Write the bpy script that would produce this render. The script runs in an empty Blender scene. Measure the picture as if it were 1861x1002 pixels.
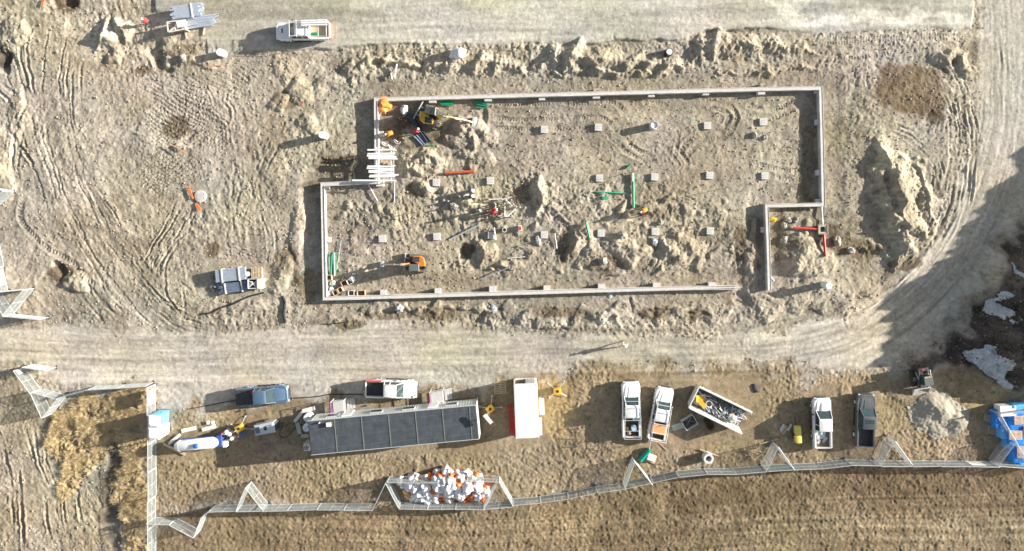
import bpy, bmesh, math, random
import numpy as np
from mathutils import Vector, Matrix
PI = math.pi
random.seed(7)

# ------------------------------------------------------------------ camera, sky, sun
S = 16.4            # pixels of the photograph per metre on the ground
CX, CY = 930.5, 501.0
NX, NY = 930.5, 390.0   # the point straight below the drone
HC = 75.0
CAMXY = ((NX-CX)/S, (CY-NY)/S)
scene = bpy.context.scene
COL = scene.collection
cam_d = bpy.data.cameras.new("drone_camera"); cam = bpy.data.objects.new("drone_camera", cam_d); COL.objects.link(cam)
cam.location = (CAMXY[0], CAMXY[1], HC)
cam_d.sensor_width = 36.0
cam_d.lens = 36.0*HC/(1861.0/S)
cam_d.shift_x = (CX-NX)/1861.0
cam_d.shift_y = -(CY-NY)/1861.0
cam_d.clip_end = 20000
scene.camera = cam
SUN_EL, SUN_AZ = math.radians(15.8), math.radians(12.8)     # azimuth counted from +X towards +Y
w = bpy.data.worlds.new("World"); scene.world = w; w.use_nodes = True
nt = w.node_tree; bg = nt.nodes["Background"]
sky = nt.nodes.new("ShaderNodeTexSky"); sky.sky_type = 'NISHITA'; sky.sun_disc = False
sky.sun_elevation = SUN_EL; sky.sun_rotation = math.radians(90)-SUN_AZ
sky.air_density = 1.0; sky.dust_density = 1.5; sky.ozone_density = 1.0
hs = nt.nodes.new("ShaderNodeHueSaturation"); hs.inputs["Saturation"].default_value = 0.55     # thin high haze takes the blue out of the sky
nt.links.new(sky.outputs[0], hs.inputs["Color"]); nt.links.new(hs.outputs[0], bg.inputs[0]); bg.inputs[1].default_value = 0.066
sd = bpy.data.lights.new("sun", 'SUN'); so = bpy.data.objects.new("sun", sd); COL.objects.link(so)
sd.energy = 5.0; sd.angle = math.radians(0.5); sd.color = (1.0, 0.93, 0.82)
dv = Vector((math.cos(SUN_EL)*math.cos(SUN_AZ), math.cos(SUN_EL)*math.sin(SUN_AZ), math.sin(SUN_EL)))
so.rotation_euler = dv.to_track_quat('Z', 'Y').to_euler()
so.location = dv*80
vs = scene.view_settings
vs.view_transform = 'Standard'; vs.look = 'None'; vs.gamma = 1.0; vs.exposure = 1.40
scene.display_settings.display_device = 'sRGB'

# ------------------------------------------------------------------ helpers
def P(px, py, z=0.0):
    """ground position of something at height z that shows at this place of the photograph"""
    k = 1 - z/HC
    x = NX + (px-NX)*k; y = NY + (py-NY)*k
    return ((x-CX)/S, (CY-y)/S)

_M = {}
def mat(name, col, rough=0.6, metal=0.0, var=0.12, scale=3.0, bump=0.0, bscale=20.0, coat=0.0, spec=0.5, dust=0.0):
    if name in _M: return _M[name]
    m = bpy.data.materials.new(name); m.use_nodes = True
    n = m.node_tree.nodes; l = m.node_tree.links; b = n["Principled BSDF"]
    b.inputs["Roughness"].default_value = rough; b.inputs["Metallic"].default_value = metal
    b.inputs["Specular IOR Level"].default_value = spec
    if coat: b.inputs["Coat Weight"].default_value = coat; b.inputs["Coat Roughness"].default_value = 0.08
    tc = n.new("ShaderNodeTexCoord"); no = n.new("ShaderNodeTexNoise")
    no.inputs["Scale"].default_value = scale; no.inputs["Detail"].default_value = 5; no.inputs["Roughness"].default_value = 0.65
    l.new(tc.outputs["Object"], no.inputs["Vector"])
    mr = n.new("ShaderNodeMapRange"); mr.inputs[1].default_value = 0.3; mr.inputs[2].default_value = 0.7
    mr.inputs[3].default_value = 1-var; mr.inputs[4].default_value = 1+var
    l.new(no.outputs["Fac"], mr.inputs[0])
    mx = n.new("ShaderNodeMix"); mx.data_type = 'RGBA'; mx.blend_type = 'MULTIPLY'; mx.inputs[0].default_value = 1.0
    mx.inputs[6].default_value = (*col, 1)
    l.new(mr.outputs[0], mx.inputs[7])
    out = mx.outputs[2]
    if dust:
        n2 = n.new("ShaderNodeTexNoise"); n2.inputs["Scale"].default_value = scale*2.3; n2.inputs["Detail"].default_value = 6
        l.new(tc.outputs["Object"], n2.inputs["Vector"])
        m2 = n.new("ShaderNodeMapRange"); m2.inputs[1].default_value = 0.45; m2.inputs[2].default_value = 0.75
        m2.inputs[3].default_value = 0; m2.inputs[4].default_value = dust
        l.new(n2.outputs["Fac"], m2.inputs[0])
        m3 = n.new("ShaderNodeMix"); m3.data_type = 'RGBA'; m3.inputs[7].default_value = (0.30, 0.25, 0.18, 1)
        l.new(m2.outputs[0], m3.inputs[0]); l.new(out, m3.inputs[6]); out = m3.outputs[2]
    l.new(out, b.inputs["Base Color"])
    if bump:
        nb = n.new("ShaderNodeTexNoise"); nb.inputs["Scale"].default_value = bscale; nb.inputs["Detail"].default_value = 4
        l.new(tc.outputs["Object"], nb.inputs["Vector"])
        bp = n.new("ShaderNodeBump"); bp.inputs["Strength"].default_value = bump; bp.inputs["Distance"].default_value = 0.03
        l.new(nb.outputs["Fac"], bp.inputs["Height"]); l.new(bp.outputs[0], b.inputs["Normal"])
    _M[name] = m
    return m

WHITE = mat("white_paint", (0.78, 0.78, 0.77), 0.35, coat=0.3, var=0.05, dust=0.25)
PAINTW = mat("car_white", (0.80, 0.80, 0.80), 0.25, coat=0.8, var=0.03, dust=0.18)
GLASS = mat("window_glass", (0.035, 0.06, 0.065), 0.06, var=0.35, scale=2.5, spec=0.9)
RUBBER = mat("rubber", (0.028, 0.027, 0.026), 0.85, dust=0.5, scale=5)
BLACKP = mat("black_plastic", (0.03, 0.03, 0.032), 0.55, dust=0.3)
DARKM = mat("dark_metal", (0.09, 0.09, 0.095), 0.45, 0.5, dust=0.4)
STEEL = mat("galvanised_steel", (0.62, 0.66, 0.68), 0.42, 0.35, var=0.2, scale=6)
PIPEG = mat("grey_pipe", (0.42, 0.48, 0.55), 0.4, 0.2, var=0.15, scale=4)
PIPEB = mat("slate_conduit", (0.20, 0.26, 0.36), 0.4, 0.2, var=0.25, scale=4)
WOOD = mat("raw_lumber", (0.56, 0.43, 0.29), 0.8, var=0.25, scale=5, bump=0.4)
WOODW = mat("weathered_lumber", (0.42, 0.34, 0.26), 0.85, var=0.3, scale=6, bump=0.4)
CONC = mat("cast_concrete", (0.50, 0.49, 0.46), 0.85, var=0.16, scale=2.5, bump=0.5, dust=0.3)
CONCW = mat("fresh_concrete", (0.60, 0.58, 0.56), 0.85, var=0.12, scale=3, bump=0.4, dust=0.35)
ORANGE = mat("orange_plastic", (0.75, 0.17, 0.04), 0.55, var=0.2, dust=0.2)
RED = mat("red_paint", (0.60, 0.04, 0.025), 0.45, var=0.15, dust=0.25)
GREEN = mat("green_pvc", (0.02, 0.33, 0.17), 0.45, var=0.2, dust=0.2)
YELLOW = mat("machine_yellow", (0.72, 0.42, 0.03), 0.4, coat=0.3, var=0.1, dust=0.3)
WPVC = mat("white_pvc", (0.76, 0.77, 0.78), 0.4, var=0.08, dust=0.2)

class MB:
    """collects shapes; build() links them as one mesh object"""
    def __init__(self): self.bm = bmesh.new()
    def _x(self, vs_, M):
        bmesh.ops.transform(self.bm, matrix=M, verts=vs_)
    def box(self, c, s, rz=0, ry=0, rx=0, bev=0.0, taper=None):
        r = bmesh.ops.create_cube(self.bm, size=1.0); v = r['verts']
        if taper:
            for q in v:
                if q.co.z > 0: q.co.x *= taper[0]; q.co.y *= taper[1]
        M = Matrix.Translation(c) @ Matrix.Rotation(rz, 4, 'Z') @ Matrix.Rotation(ry, 4, 'Y') @ Matrix.Rotation(rx, 4, 'X') @ Matrix.Diagonal((*s, 1))
        self._x(v, M)
        if bev:
            e = list({e for q in v for e in q.link_edges})
            bmesh.ops.bevel(self.bm, geom=e, offset=bev, segments=2, affect='EDGES', profile=0.6)
        return self
    def cyl(self, a, b, r0, r1=None, n=12, caps=True):
        a = Vector(a); b = Vector(b); r1 = r0 if r1 is None else r1
        d = b-a; L = d.length
        if L < 1e-6: return self
        r = bmesh.ops.create_cone(self.bm, cap_ends=caps, segments=n, radius1=r0, radius2=r1, depth=L)
        self._x(r['verts'], Matrix.Translation((a+b)/2) @ d.to_track_quat('Z', 'Y').to_matrix().to_4x4())
        return self
    def pipe(self, a, b, ro, ri, n=16):
        a = Vector(a); b = Vector(b); d = (b-a)
        q = d.to_track_quat('Z', 'Y').to_matrix()
        rings = []
        for (p, r) in ((a, ro), (b, ro), (b, ri), (a, ri)):
            rings.append([self.bm.verts.new(p + q @ Vector((r*math.cos(2*PI*i/n), r*math.sin(2*PI*i/n), 0))) for i in range(n)])
        for k in range(4):
            A, B = rings[k], rings[(k+1) % 4]
            for i in range(n):
                self.bm.faces.new((A[i], A[(i+1) % n], B[(i+1) % n], B[i]))
        return self
    def tube(self, pts, r, n=7):
        pts = [Vector(p) for p in pts]; rings = []
        for i, p in enumerate(pts):
            t = (pts[min(i+1, len(pts)-1)] - pts[max(i-1, 0)]).normalized()
            q = t.to_track_quat('Z', 'Y').to_matrix()
            rr = r[i] if isinstance(r, (list, tuple)) else r
            rings.append([self.bm.verts.new(p + q @ Vector((rr*math.cos(2*PI*k/n), rr*math.sin(2*PI*k/n), 0))) for k in range(n)])
        for A, B in zip(rings, rings[1:]):
            for k in range(n):
                self.bm.faces.new((A[k], A[(k+1) % n], B[(k+1) % n], B[k]))
        self.bm.faces.new(rings[0][::-1]); self.bm.faces.new(rings[-1])
        return self
    def sph(self, c, s, n=10, m=None):
        r = bmesh.ops.create_uvsphere(self.bm, u_segments=n, v_segments=max(5, n//2+1), radius=1.0)
        s = (s, s, s) if not hasattr(s, '__len__') else s
        M = Matrix.Translation(c) @ (m if m is not None else Matrix.Identity(4)) @ Matrix.Diagonal((*s, 1))
        self._x(r['verts'], M); return self
    def loft(self, rings, cap=True):
        """rings: lists of equal-length 3D loops"""
        R = [[self.bm.verts.new(p) for p in ring] for ring in rings]; n = len(R[0])
        for A, B in zip(R, R[1:]):
            for k in range(n): self.bm.faces.new((A[k], A[(k+1) % n], B[(k+1) % n], B[k]))
        if cap: self.bm.faces.new(R[0][::-1]); self.bm.faces.new(R[-1])
        return self
    def prism(self, poly, z0, z1):
        return self.loft([[(x, y, z0) for x, y in poly], [(x, y, z1) for x, y in poly]])
    def yprism(self, prof, y0, y1):
        """profile in x,z swept over y"""
        return self.loft([[(x, y0, z) for x, z in prof], [(x, y1, z) for x, z in prof]])
    def slab(self, q, t):
        """quad of four points thickened by t along its normal"""
        q = [Vector(p) for p in q]; n = (q[1]-q[0]).cross(q[2]-q[0]).normalized()*t
        return self.loft([q, [p+n for p in q]])
    def build(self, name, m, parent=None, smooth=None, loc=None, rz=0):
        bmesh.ops.recalc_face_normals(self.bm, faces=self.bm.faces)
        me = bpy.data.meshes.new(name); self.bm.to_mesh(me); self.bm.free()
        me.materials.append(m)
        if smooth is not None:
            me.polygons.foreach_set("use_smooth", [True]*len(me.polygons))
            me.set_sharp_from_angle(angle=math.radians(smooth))
        o = bpy.data.objects.new(name, me); COL.objects.link(o)
        if parent: o.parent = parent
        if loc is not None: o.location = loc; o.rotation_euler = (0, 0, rz)
        return o

def tag(o, label=None, cat=None, group=None, kind=None):
    if label: o["label"] = label
    if cat: o["category"] = cat
    if group: o["group"] = group
    if kind or cat: o["kind"] = kind or "thing"
    return o
def ang(x0, y0, x1, y1): return math.atan2(-(y1-y0), x1-x0)      # direction on the ground of a line in the photograph
def copy_tree(o, parent=None):
    c = o.copy(); COL.objects.link(c); c.parent = parent
    for ch in list(o.children): copy_tree(ch, c)
    return c

# ------------------------------------------------------------------ terrain
STEP = 1.5
xs_in = np.arange(-60, 1925, STEP); ys_in = np.arange(-60, 1065, STEP)
xr = [1932, 1942]
while xr[-1] < 2420: xr.append(xr[-1]+9)
out = np.cumsum(np.array([30, 60, 120, 240, 480, 960, 2000, 4000, 9000, 20000, 40000.]))
US = np.concatenate([(-60-out)[::-1], xs_in, xr, xr[-1]+out])
VS = np.concatenate([(-60-out)[::-1], ys_in, 1065+out])
U, V = np.meshgrid(US, VS)
rngs = {}
def noise(X, Y, sc, seed):
    """smooth noise about -1..1, feature size sc"""
    if seed not in rngs: rngs[seed] = np.random.default_rng(seed).normal(0, 1, (256, 256))
    R = rngs[seed]
    x = X/sc; y = Y/sc
    ix = np.floor(x).astype(np.int64); iy = np.floor(y).astype(np.int64); fx = x-ix; fy = y-iy
    def wts(f): return ((1-f)**3/6, (3*f**3-6*f**2+4)/6, (-3*f**3+3*f**2+3*f+1)/6, f**3/6)
    wx = wts(fx); wy = wts(fy); r = np.zeros_like(x)
    for a in range(4):
        for b in range(4):
            r += R[(iy+a) & 255, (ix+b) & 255]*wx[b]*wy[a]
    return r*1.9
def fbm(X, Y, sc, seed, octs=3, g=0.5):
    r = np.zeros_like(X); a = 1.0
    for k in range(octs):
        r += a*noise(X, Y, sc/(2**k), seed+k); a *= g
    return r
inner = ((U > -70) & (U < 1940) & (V > -70) & (V < 1075))
n_lo = fbm(U, V, 90, 11, 3); n_mid = fbm(U, V, 26, 21, 3); n_hi = fbm(U, V, 7, 31, 2, 0.6)
WX = 9*noise(U, V, 22, 41)+4*noise(U, V, 8, 43); WY = 9*noise(U, V, 22, 42)+4*noise(U, V, 8, 44)
def sstep(a, b, x): t = np.clip((x-a)/(b-a), 0, 1); return t*t*(3-2*t)
def polymask(poly, soft=4, rag=1.0):
    """1 inside, fading to 0 over soft px beyond the edge; ragged by noise"""
    X = U+WX*rag; Y = V+WY*rag
    x0 = min(p[0] for p in poly)-soft*2-25*rag-5; x1 = max(p[0] for p in poly)+soft*2+25*rag+5
    y0 = min(p[1] for p in poly)-soft*2-25*rag-5; y1 = max(p[1] for p in poly)+soft*2+25*rag+5
    i0, i1 = np.searchsorted(VS, [y0, y1]); j0, j1 = np.searchsorted(US, [x0, x1])
    X = X[i0:i1, j0:j1]; Y = Y[i0:i1, j0:j1]
    ins = np.zeros(X.shape, bool); d = np.full(X.shape, 1e9)
    n = len(poly)
    for k in range(n):
        ax, ay = poly[k]; bx, by = poly[(k+1) % n]
        c = ((ay > Y) != (by > Y)) & (X < (bx-ax)*(Y-ay)/((by-ay) or 1e-9)+ax); ins ^= c
        dx, dy = bx-ax, by-ay; t = np.clip(((X-ax)*dx+(Y-ay)*dy)/(dx*dx+dy*dy+1e-9), 0, 1)
        d = np.minimum(d, np.hypot(X-ax-t*dx, Y-ay-t*dy))
    sd_ = np.where(ins, d, -d)
    m = np.zeros(U.shape); m[i0:i1, j0:j1] = sstep(-soft, soft, sd_)
    return m
def smooth_pts(pts, step=5.0):
    pts = [np.array(p, float) for p in pts]; P_ = [2*pts[0]-pts[1]]+pts+[2*pts[-1]-pts[-2]]; o = []
    for i in range(1, len(P_)-2):
        a, b, c, d = P_[i-1:i+3]; n = max(2, int(np.linalg.norm(c-b)/step))
        for k in range(n):
            t = k/n
            o.append(0.5*((2*b)+(-a+c)*t+(2*a-5*b+4*c-d)*t*t+(-a+3*b-3*c+d)*t**3))
    o.append(pts[-1]); return np.array(o)
def linefield(pts, half, smooth=True):
    """signed distance d and arc length s about a curve: (slices, d, s)"""
    q = smooth_pts(pts) if smooth else np.array(pts, float)
    m = half+8
    i0, i1 = np.searchsorted(VS, [q[:, 1].min()-m, q[:, 1].max()+m]); j0, j1 = np.searchsorted(US, [q[:, 0].min()-m, q[:, 0].max()+m])
    d = np.full((i1-i0, j1-j0), 1e9); s = np.zeros_like(d); L = 0
    for a, b in zip(q, q[1:]):
        seg = b-a; ln = np.hypot(*seg)
        if ln < 1e-6: continue
        k0, k1 = np.searchsorted(VS, [min(a[1], b[1])-m, max(a[1], b[1])+m]); h0, h1 = np.searchsorted(US, [min(a[0], b[0])-m, max(a[0], b[0])+m])
        if k1 <= k0 or h1 <= h0: L += ln; continue
        X = U[k0:k1, h0:h1]-a[0]; Y = V[k0:k1, h0:h1]-a[1]
        t = np.clip((X*seg[0]+Y*seg[1])/(ln*ln), 0, 1); ex = X-t*seg[0]; ey = Y-t*seg[1]
        dd = np.hypot(ex, ey); sg = np.sign(seg[0]*Y-seg[1]*X); sg[sg == 0] = 1
        D = d[k0-i0:k1-i0, h0-j0:h1-j0]; SS = s[k0-i0:k1-i0, h0-j0:h1-j0]
        better = dd < np.abs(D); D[better] = (dd*sg)[better]; SS[better] = (L+t*ln)[better]
        L += ln
    return (slice(i0, i1), slice(j0, j1)), d, s, L

H = np.zeros_like(U)
rough_m = np.ones_like(U)*0.55          # how churned the soil is
C = np.zeros(U.shape+(3,)); 
def paint(m, col, var=0.0):
    global C
    c = np.array(col)[None, None, :]
    C = C*(1-m[..., None]) + c*m[..., None]
DRY = (0.375, 0.345, 0.285); paint(np.ones_like(U), DRY)
# --- zones
PAD = [(280, -200), (283, 24), (318, 34), (372, 52), (376, 96), (500, 90), (700, 81), (930, 80), (1240, 74), (1285, 54), (1390, 50), (1480, 62), (1765, 53), (1768, -200)]
m_pad = polymask(PAD, 2, 0.18)
ROAD = [(-900, 590), (0, 590), (300, 604), (480, 600), (600, 592), (900, 606), (1130, 610), (1300, 612), (1450, 600), (1560, 565), (1640, 505), (1710, 425), (1752, 330), (1782, 230), (1790, 110), (1772, -200),
        (1930, -200), (1925, 240), (1880, 330), (1810, 420), (1765, 520), (1690, 610), (1600, 665), (1400, 655), (1040, 655), (1022, 688), (930, 690), (800, 704), (660, 716), (530, 722), (345, 744), (300, 790), (288, 745), (283, 690), (200, 690), (120, 705), (60, 655), (0, 665), (-900, 665)]
m_road = polymask(ROAD, 7, 0.7)
YARD = [(285, 790), (345, 748), (530, 725), (660, 721), (800, 706), (930, 688), (1022, 690), (1050, 660), (1300, 668), (1600, 675), (1760, 690), (1861, 705), (2300, 720), (2600, 840), (1861, 846), (1530, 840), (1400, 850), (1230, 858), (1080, 888), (930, 912), (600, 918), (390, 925), (285, 945)]
m_yard = polymask(YARD, 13, 1.3)
FIELD = [(285, 940), (390, 925), (600, 918), (930, 912), (1080, 888), (1230, 858), (1400, 850), (1530, 840), (1861, 846), (60000, 846), (60000, 60000), (285, 60000)]
m_field = polymask(FIELD, 5, 0.4)
STRAW = [(88, 775), (130, 735), (200, 712), (262, 702), (272, 720), (274, 1065), (222, 1065), (214, 870), (196, 800), (170, 850), (150, 895), (128, 905), (110, 860), (95, 830)]
m_straw = polymask(STRAW, 7, 1.0)
LOWL = [(-900, 672), (60, 680), (110, 735), (88, 790), (110, 870), (150, 905), (200, 880), (210, 1070), (-900, 1070)]
m_lowl = polymask(LOWL, 8, 0.8)
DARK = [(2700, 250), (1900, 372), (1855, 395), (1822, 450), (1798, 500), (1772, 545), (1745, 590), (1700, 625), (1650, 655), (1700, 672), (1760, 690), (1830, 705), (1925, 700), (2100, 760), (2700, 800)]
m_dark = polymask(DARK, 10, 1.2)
BLD = [(683, 181), (1492, 160), (1497, 372), (1394, 374), (1399, 540), (1340, 540), (590, 545), (586, 334), (683, 330)]
m_bld = polymask(BLD, 4, 0.0)
WALLS = [[(1399, 520), (1394, 374), (1497, 372), (1492, 160), (683, 181), (683, 331), (586, 335), (590, 543), (1350, 523)]]
# --- colours
paint(polymask([(-60, 100), (40, 60), (250, 20), (420, 120), (560, 200), (560, 590), (0, 585), (-900, 585), (-900, 100)], 20, 2), (0.385, 0.352, 0.290))
paint(m_pad, (0.440, 0.430, 0.385)); paint(m_road, (0.470, 0.445, 0.385))
st = noise(U*0.12+V*0.02, V, 5, 77)+0.7*noise(U*0.05, V+0.03*U, 9, 78)
k = 1+0.10*st*np.maximum(m_pad, 0.5*m_road*(V > 560)); C *= k[..., None]
paint(m_pad*sstep(0.1, 0.9, noise(U*0.35, V, 40, 79)+0.3*st-0.1)*0.45, (0.34, 0.335, 0.30))
paint(m_pad*polymask([(280, -200), (283, 24), (318, 34), (372, 52), (376, 96), (470, 90), (560, 60), (660, 30), (720, -200)], 25, 2)*0.6, (0.285, 0.275, 0.225))
paint(polymask([(1380, 8), (1420, 35), (1480, 60), (1765, 52), (1768, 30), (1600, 30), (1470, 25), (1410, 6)], 8, 1.2)*0.9, (0.66, 0.64, 0.58))
GRAV = [(283, 690), (420, 690), (700, 690), (1020, 645), (1022, 688), (930, 690), (800, 704), (660, 716), (530, 722), (345, 744), (300, 800), (288, 745)]
m_grav = polymask(GRAV, 10, 0.8); paint(m_grav*0.7, (0.44, 0.42, 0.38))
paint(m_yard, (0.298, 0.243, 0.164)); paint(m_field, (0.226, 0.179, 0.114))
m_fdark = m_field*polymask([(1000, 1200), (1080, 980), (1250, 885), (1500, 850), (1900, 852), (3000, 852), (3000, 900), (1861, 935), (1500, 930), (1300, 960), (1150, 1010)], 40, 2)
paint(m_fdark*0.85, (0.132, 0.100, 0.062))
for (y, wd, a) in ((942, 5, .55), (953, 4, .55), (972, 5, .5), (990, 6, .35)):
    mm = m_field*np.exp(-((V-y-6*np.sin(U/260)+(1861-U)*-0.012)/wd)**2)*sstep(1150, 1450, U)*np.clip(0.7+0.5*noise(U*.3, V, 9, 90), 0, 1)
    paint(mm*a, (0.36, 0.31, 0.21))
paint(m_field*sstep(0.5, 1.3, noise(U, V, 60, 91)+0.5*n_mid)*0.5*(U < 1300), (0.31, 0.25, 0.155))
paint(m_yard*sstep(0.2, 1.2, noise(U, V, 45, 92)+0.6*n_mid)*0.5, (0.37, 0.315, 0.225))
paint(m_yard*sstep(0.6, 1.4, noise(U, V, 35, 93)+0.6*n_mid)*0.35, (0.19, 0.15, 0.10))
paint(polymask([(983, 690), (1030, 690), (1040, 740), (1020, 800), (985, 790)], 10, 1)*0.6, (0.45, 0.36, 0.19))
paint(m_lowl, (0.350, 0.305, 0.235)); paint(m_straw, (0.46, 0.355, 0.205))
paint(m_straw*sstep(0.1, 0.9, n_mid)*0.5, (0.22, 0.15, 0.08))
paint(polymask([(188, 795), (212, 800), (216, 900), (214, 1065), (188, 1065), (192, 900)], 5, 0.8)*0.8, (0.10, 0.085, 0.07))
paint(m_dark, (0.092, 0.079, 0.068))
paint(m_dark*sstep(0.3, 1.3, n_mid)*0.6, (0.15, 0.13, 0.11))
paint(m_bld*0.6, (0.345, 0.312, 0.250))
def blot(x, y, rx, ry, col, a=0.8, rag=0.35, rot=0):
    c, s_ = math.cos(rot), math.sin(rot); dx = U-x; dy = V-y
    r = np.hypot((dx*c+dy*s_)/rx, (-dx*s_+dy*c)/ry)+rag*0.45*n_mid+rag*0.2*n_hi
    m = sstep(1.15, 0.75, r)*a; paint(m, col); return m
DAMP_SHADE = (0.105, 0.080, 0.052); DAMP_SHADE2 = (0.165, 0.132, 0.090)  # wet soil tones; some patches also paint shade into the ground
paint(polymask([(1508, 215), (1560, 235), (1600, 300), (1610, 400), (1590, 470), (1530, 470), (1508, 380)], 10, 1.2)*0.5, (0.19, 0.172, 0.138))  # grey damp plus the spoil heap's shade, painted into the soil
paint(polymask([(566, 255), (680, 250), (680, 332), (560, 345)], 10, 1.2)*.6, (0.15, 0.125, 0.09))  # wet soil and the shade west of the wall, painted into the colour
paint(polymask([(690, 195), (790, 190), (815, 240), (780, 262), (700, 262)], 8, 1)*.6, (0.13, 0.10, 0.065))
mwet = polymask([(1588, 120), (1660, 112), (1700, 140), (1705, 180), (1680, 212), (1640, 215), (1600, 195)], 8, 1.0); paint(mwet*0.9, (0.175, 0.130, 0.080))
for a in [(1740, 120, 38, 28, DAMP_SHADE2), (1525, 405, 45, 26, DAMP_SHADE), (1450, 440, 30, 14, DAMP_SHADE), (1550, 450, 40, 20, DAMP_SHADE2), (745, 225, 50, 38, DAMP_SHADE), (620, 305, 48, 24, DAMP_SHADE), (570, 340, 20, 14, DAMP_SHADE),
          (690, 105, 20, 24, DAMP_SHADE2), (615, 120, 26, 14, DAMP_SHADE2), (200, 112, 18, 20, DAMP_SHADE2), (316, 232, 24, 20, DAMP_SHADE2), (385, 455, 16, 18, DAMP_SHADE2), (113, 500, 20, 18, DAMP_SHADE), (522, 470, 22, 30, DAMP_SHADE2),
          (120, 8, 26, 18, DAMP_SHADE), (8, 100, 14, 22, (0.07, 0.055, 0.045)), (1195, 570, 30, 12, DAMP_SHADE), (1270, 573, 24, 12, DAMP_SHADE), (800, 570, 60, 12, DAMP_SHADE2), (900, 572, 40, 9, DAMP_SHADE), (1010, 568, 50, 8, DAMP_SHADE2), (700, 575, 40, 7, DAMP_SHADE2), (1470, 560, 24, 10, DAMP_SHADE2), (1455, 545, 10, 12, DAMP_SHADE), (1645, 480, 24, 10, DAMP_SHADE2), (1700, 215, 14, 12, DAMP_SHADE), (820, 250, 14, 20, DAMP_SHADE2), (1460, 380, 40, 8, DAMP_SHADE2), (1180, 445, 24, 18, DAMP_SHADE2), (1030, 450, 20, 24, DAMP_SHADE2), (1345, 470, 10, 60, DAMP_SHADE2), (340, 95, 30, 12, DAMP_SHADE2), (290, 108, 8, 24, DAMP_SHADE), (640, 590, 25, 8, DAMP_SHADE2), (1095, 480, 40, 14, DAMP_SHADE2), (850, 455, 16, 20, DAMP_SHADE),
          (1160, 385, 30, 16, DAMP_SHADE2), (950, 350, 22, 26, DAMP_SHADE2), (1420, 430, 22, 60, DAMP_SHADE2), (1373, 440, 16, 70, DAMP_SHADE2), (1468, 260, 14, 90, DAMP_SHADE2), (520, 180, 24, 20, DAMP_SHADE2), (260, 130, 20, 12, DAMP_SHADE2), (860, 110, 12, 8, DAMP_SHADE2), (560, 520, 30, 34, DAMP_SHADE2), (1330, 545, 20, 14, DAMP_SHADE2), (760, 345, 24, 14, DAMP_SHADE2)]:
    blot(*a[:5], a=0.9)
paint(sstep(0.5, 1.0, fbm(U, V, 34, 96, 5, .7))*0.42*(1-m_road)*(1-m_field)*(1-m_yard)*(1-m_dark)*(1-m_pad), (0.24, 0.205, 0.15))
paint(sstep(0.4, 1.2, fbm(U, V, 60, 86, 5, .65))*0.40*(1-.8*m_road)*(1-.8*m_pad)*(1-m_field)*(1-m_yard)*(1-m_dark)*(1-m_straw), (0.465, 0.435, 0.365))

# --- churned soil amount
rough_m = 0.55+0.40*noise(U, V, 60, 55)
rough_m = np.clip(rough_m, 0.06, 1.1)
rough_m *= (1-0.95*m_pad)*(1-0.93*m_road)
WAFF = [([(300, 150), (380, 135), (470, 130), (470, 148), (400, 170), (395, 240), (300, 235), (255, 225)], 7.0, .5, .085), ([(270, 225), (400, 240), (398, 330), (360, 335), (285, 400), (268, 330)], 6.8, -.45, .08),
        ([(280, 335), (340, 340), (330, 400), (300, 420), (282, 400)], 6.8, -.3, .08), ([(345, 380), (370, 400), (345, 420)], 6.4, .7, .07), ([(390, 460), (470, 455), (480, 480), (400, 482)], 6.6, .3, .07),
        ([(500, 110), (540, 112), (545, 135), (505, 140)], 6, .9, .06), ([(236, 140), (290, 100), (300, 130), (245, 170)], 6.2, .9, .06)]
inz = polymask([(700, 185), (1300, 175), (1470, 172), (1470, 365), (1100, 300), (900, 290), (880, 210)], 15, 1); rough_m *= 1-0.8*inz
churn = polymask([(560, 90), (700, 85), (1500, 70), (1560, 110), (1500, 150), (680, 172), (560, 170)], 12, 1) + polymask([(560, 552), (1370, 540), (1420, 560), (1300, 595), (620, 590)], 10, 1) + polymask([(760, 300), (1000, 330), (1340, 390), (1360, 500), (1000, 500), (850, 430), (610, 420), (600, 350)], 15, 1)
rough_m += 0.7*np.clip(churn, 0, 1)
blow = polymask([(1740, 110), (1700, 90), (1760, 95), (1775, 200), (1700, 250), (1590, 220), (1580, 260), (1700, 330), (1720, 450), (1620, 490), (1560, 480)], 15, 1); rough_m += 0.4*blow
# --- walls: smoothed backfill strip either side
dw = np.full(U.shape, 1e9)
for wl in WALLS:
    sl, d, s_, L = linefield(wl, 60, smooth=False); dw[sl] = np.minimum(dw[sl], np.abs(d))
near = sstep(46, 26, dw); rough_m *= 1-0.8*near
paint(near*0.4*(1-m_road), (0.25, 0.225, 0.18))
for wf in WAFF: rough_m *= 1-.85*polymask(wf[0], 10, 1.6)
rough_m *= 0.45; wsm = polymask([(60, 100), (180, 60), (250, 330), (360, 590), (200, 600), (90, 420)], 25, 1); rough_m *= 1-.4*wsm
mg = (1-m_field)*(1-m_yard)*(1-m_straw)
H += 0.07*n_lo*(1-m_pad)*(1-near)
clod = np.maximum(0, noise(U, V, 5.5, 61)+0.4*noise(U, V, 3.2, 62)-0.2)
clod2 = np.maximum(0, noise(U, V, 13, 63)+0.35*n_hi-0.15)
an = fbm(U*0.9+V*0.5, V*0.35-U*0.12, 9, 64, 3, 0.6)
n_f1 = noise(U, V, 3.4, 65); n_f2 = noise(U, V, 2.1, 66); n_f3 = noise(U+.4*WX, V+.4*WY, 5.0, 67)
H += mg*rough_m*(0.022*n_mid + 0.022*clod + 0.024*clod2*np.clip(rough_m, 0, 1.4) + 0.020*an + 0.016*n_f1 + 0.012*n_f2 + 0.022*np.abs(n_f3))
def scratch(th, sc, seed):
    c, s_ = math.cos(th), math.sin(th); return noise((U*c+V*s_)*.22, -U*s_+V*c, sc, seed)
wA = sstep(-.6, .6, noise(U, V, 80, 201)); wB = sstep(-.6, .6, noise(U, V, 80, 202))
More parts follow.
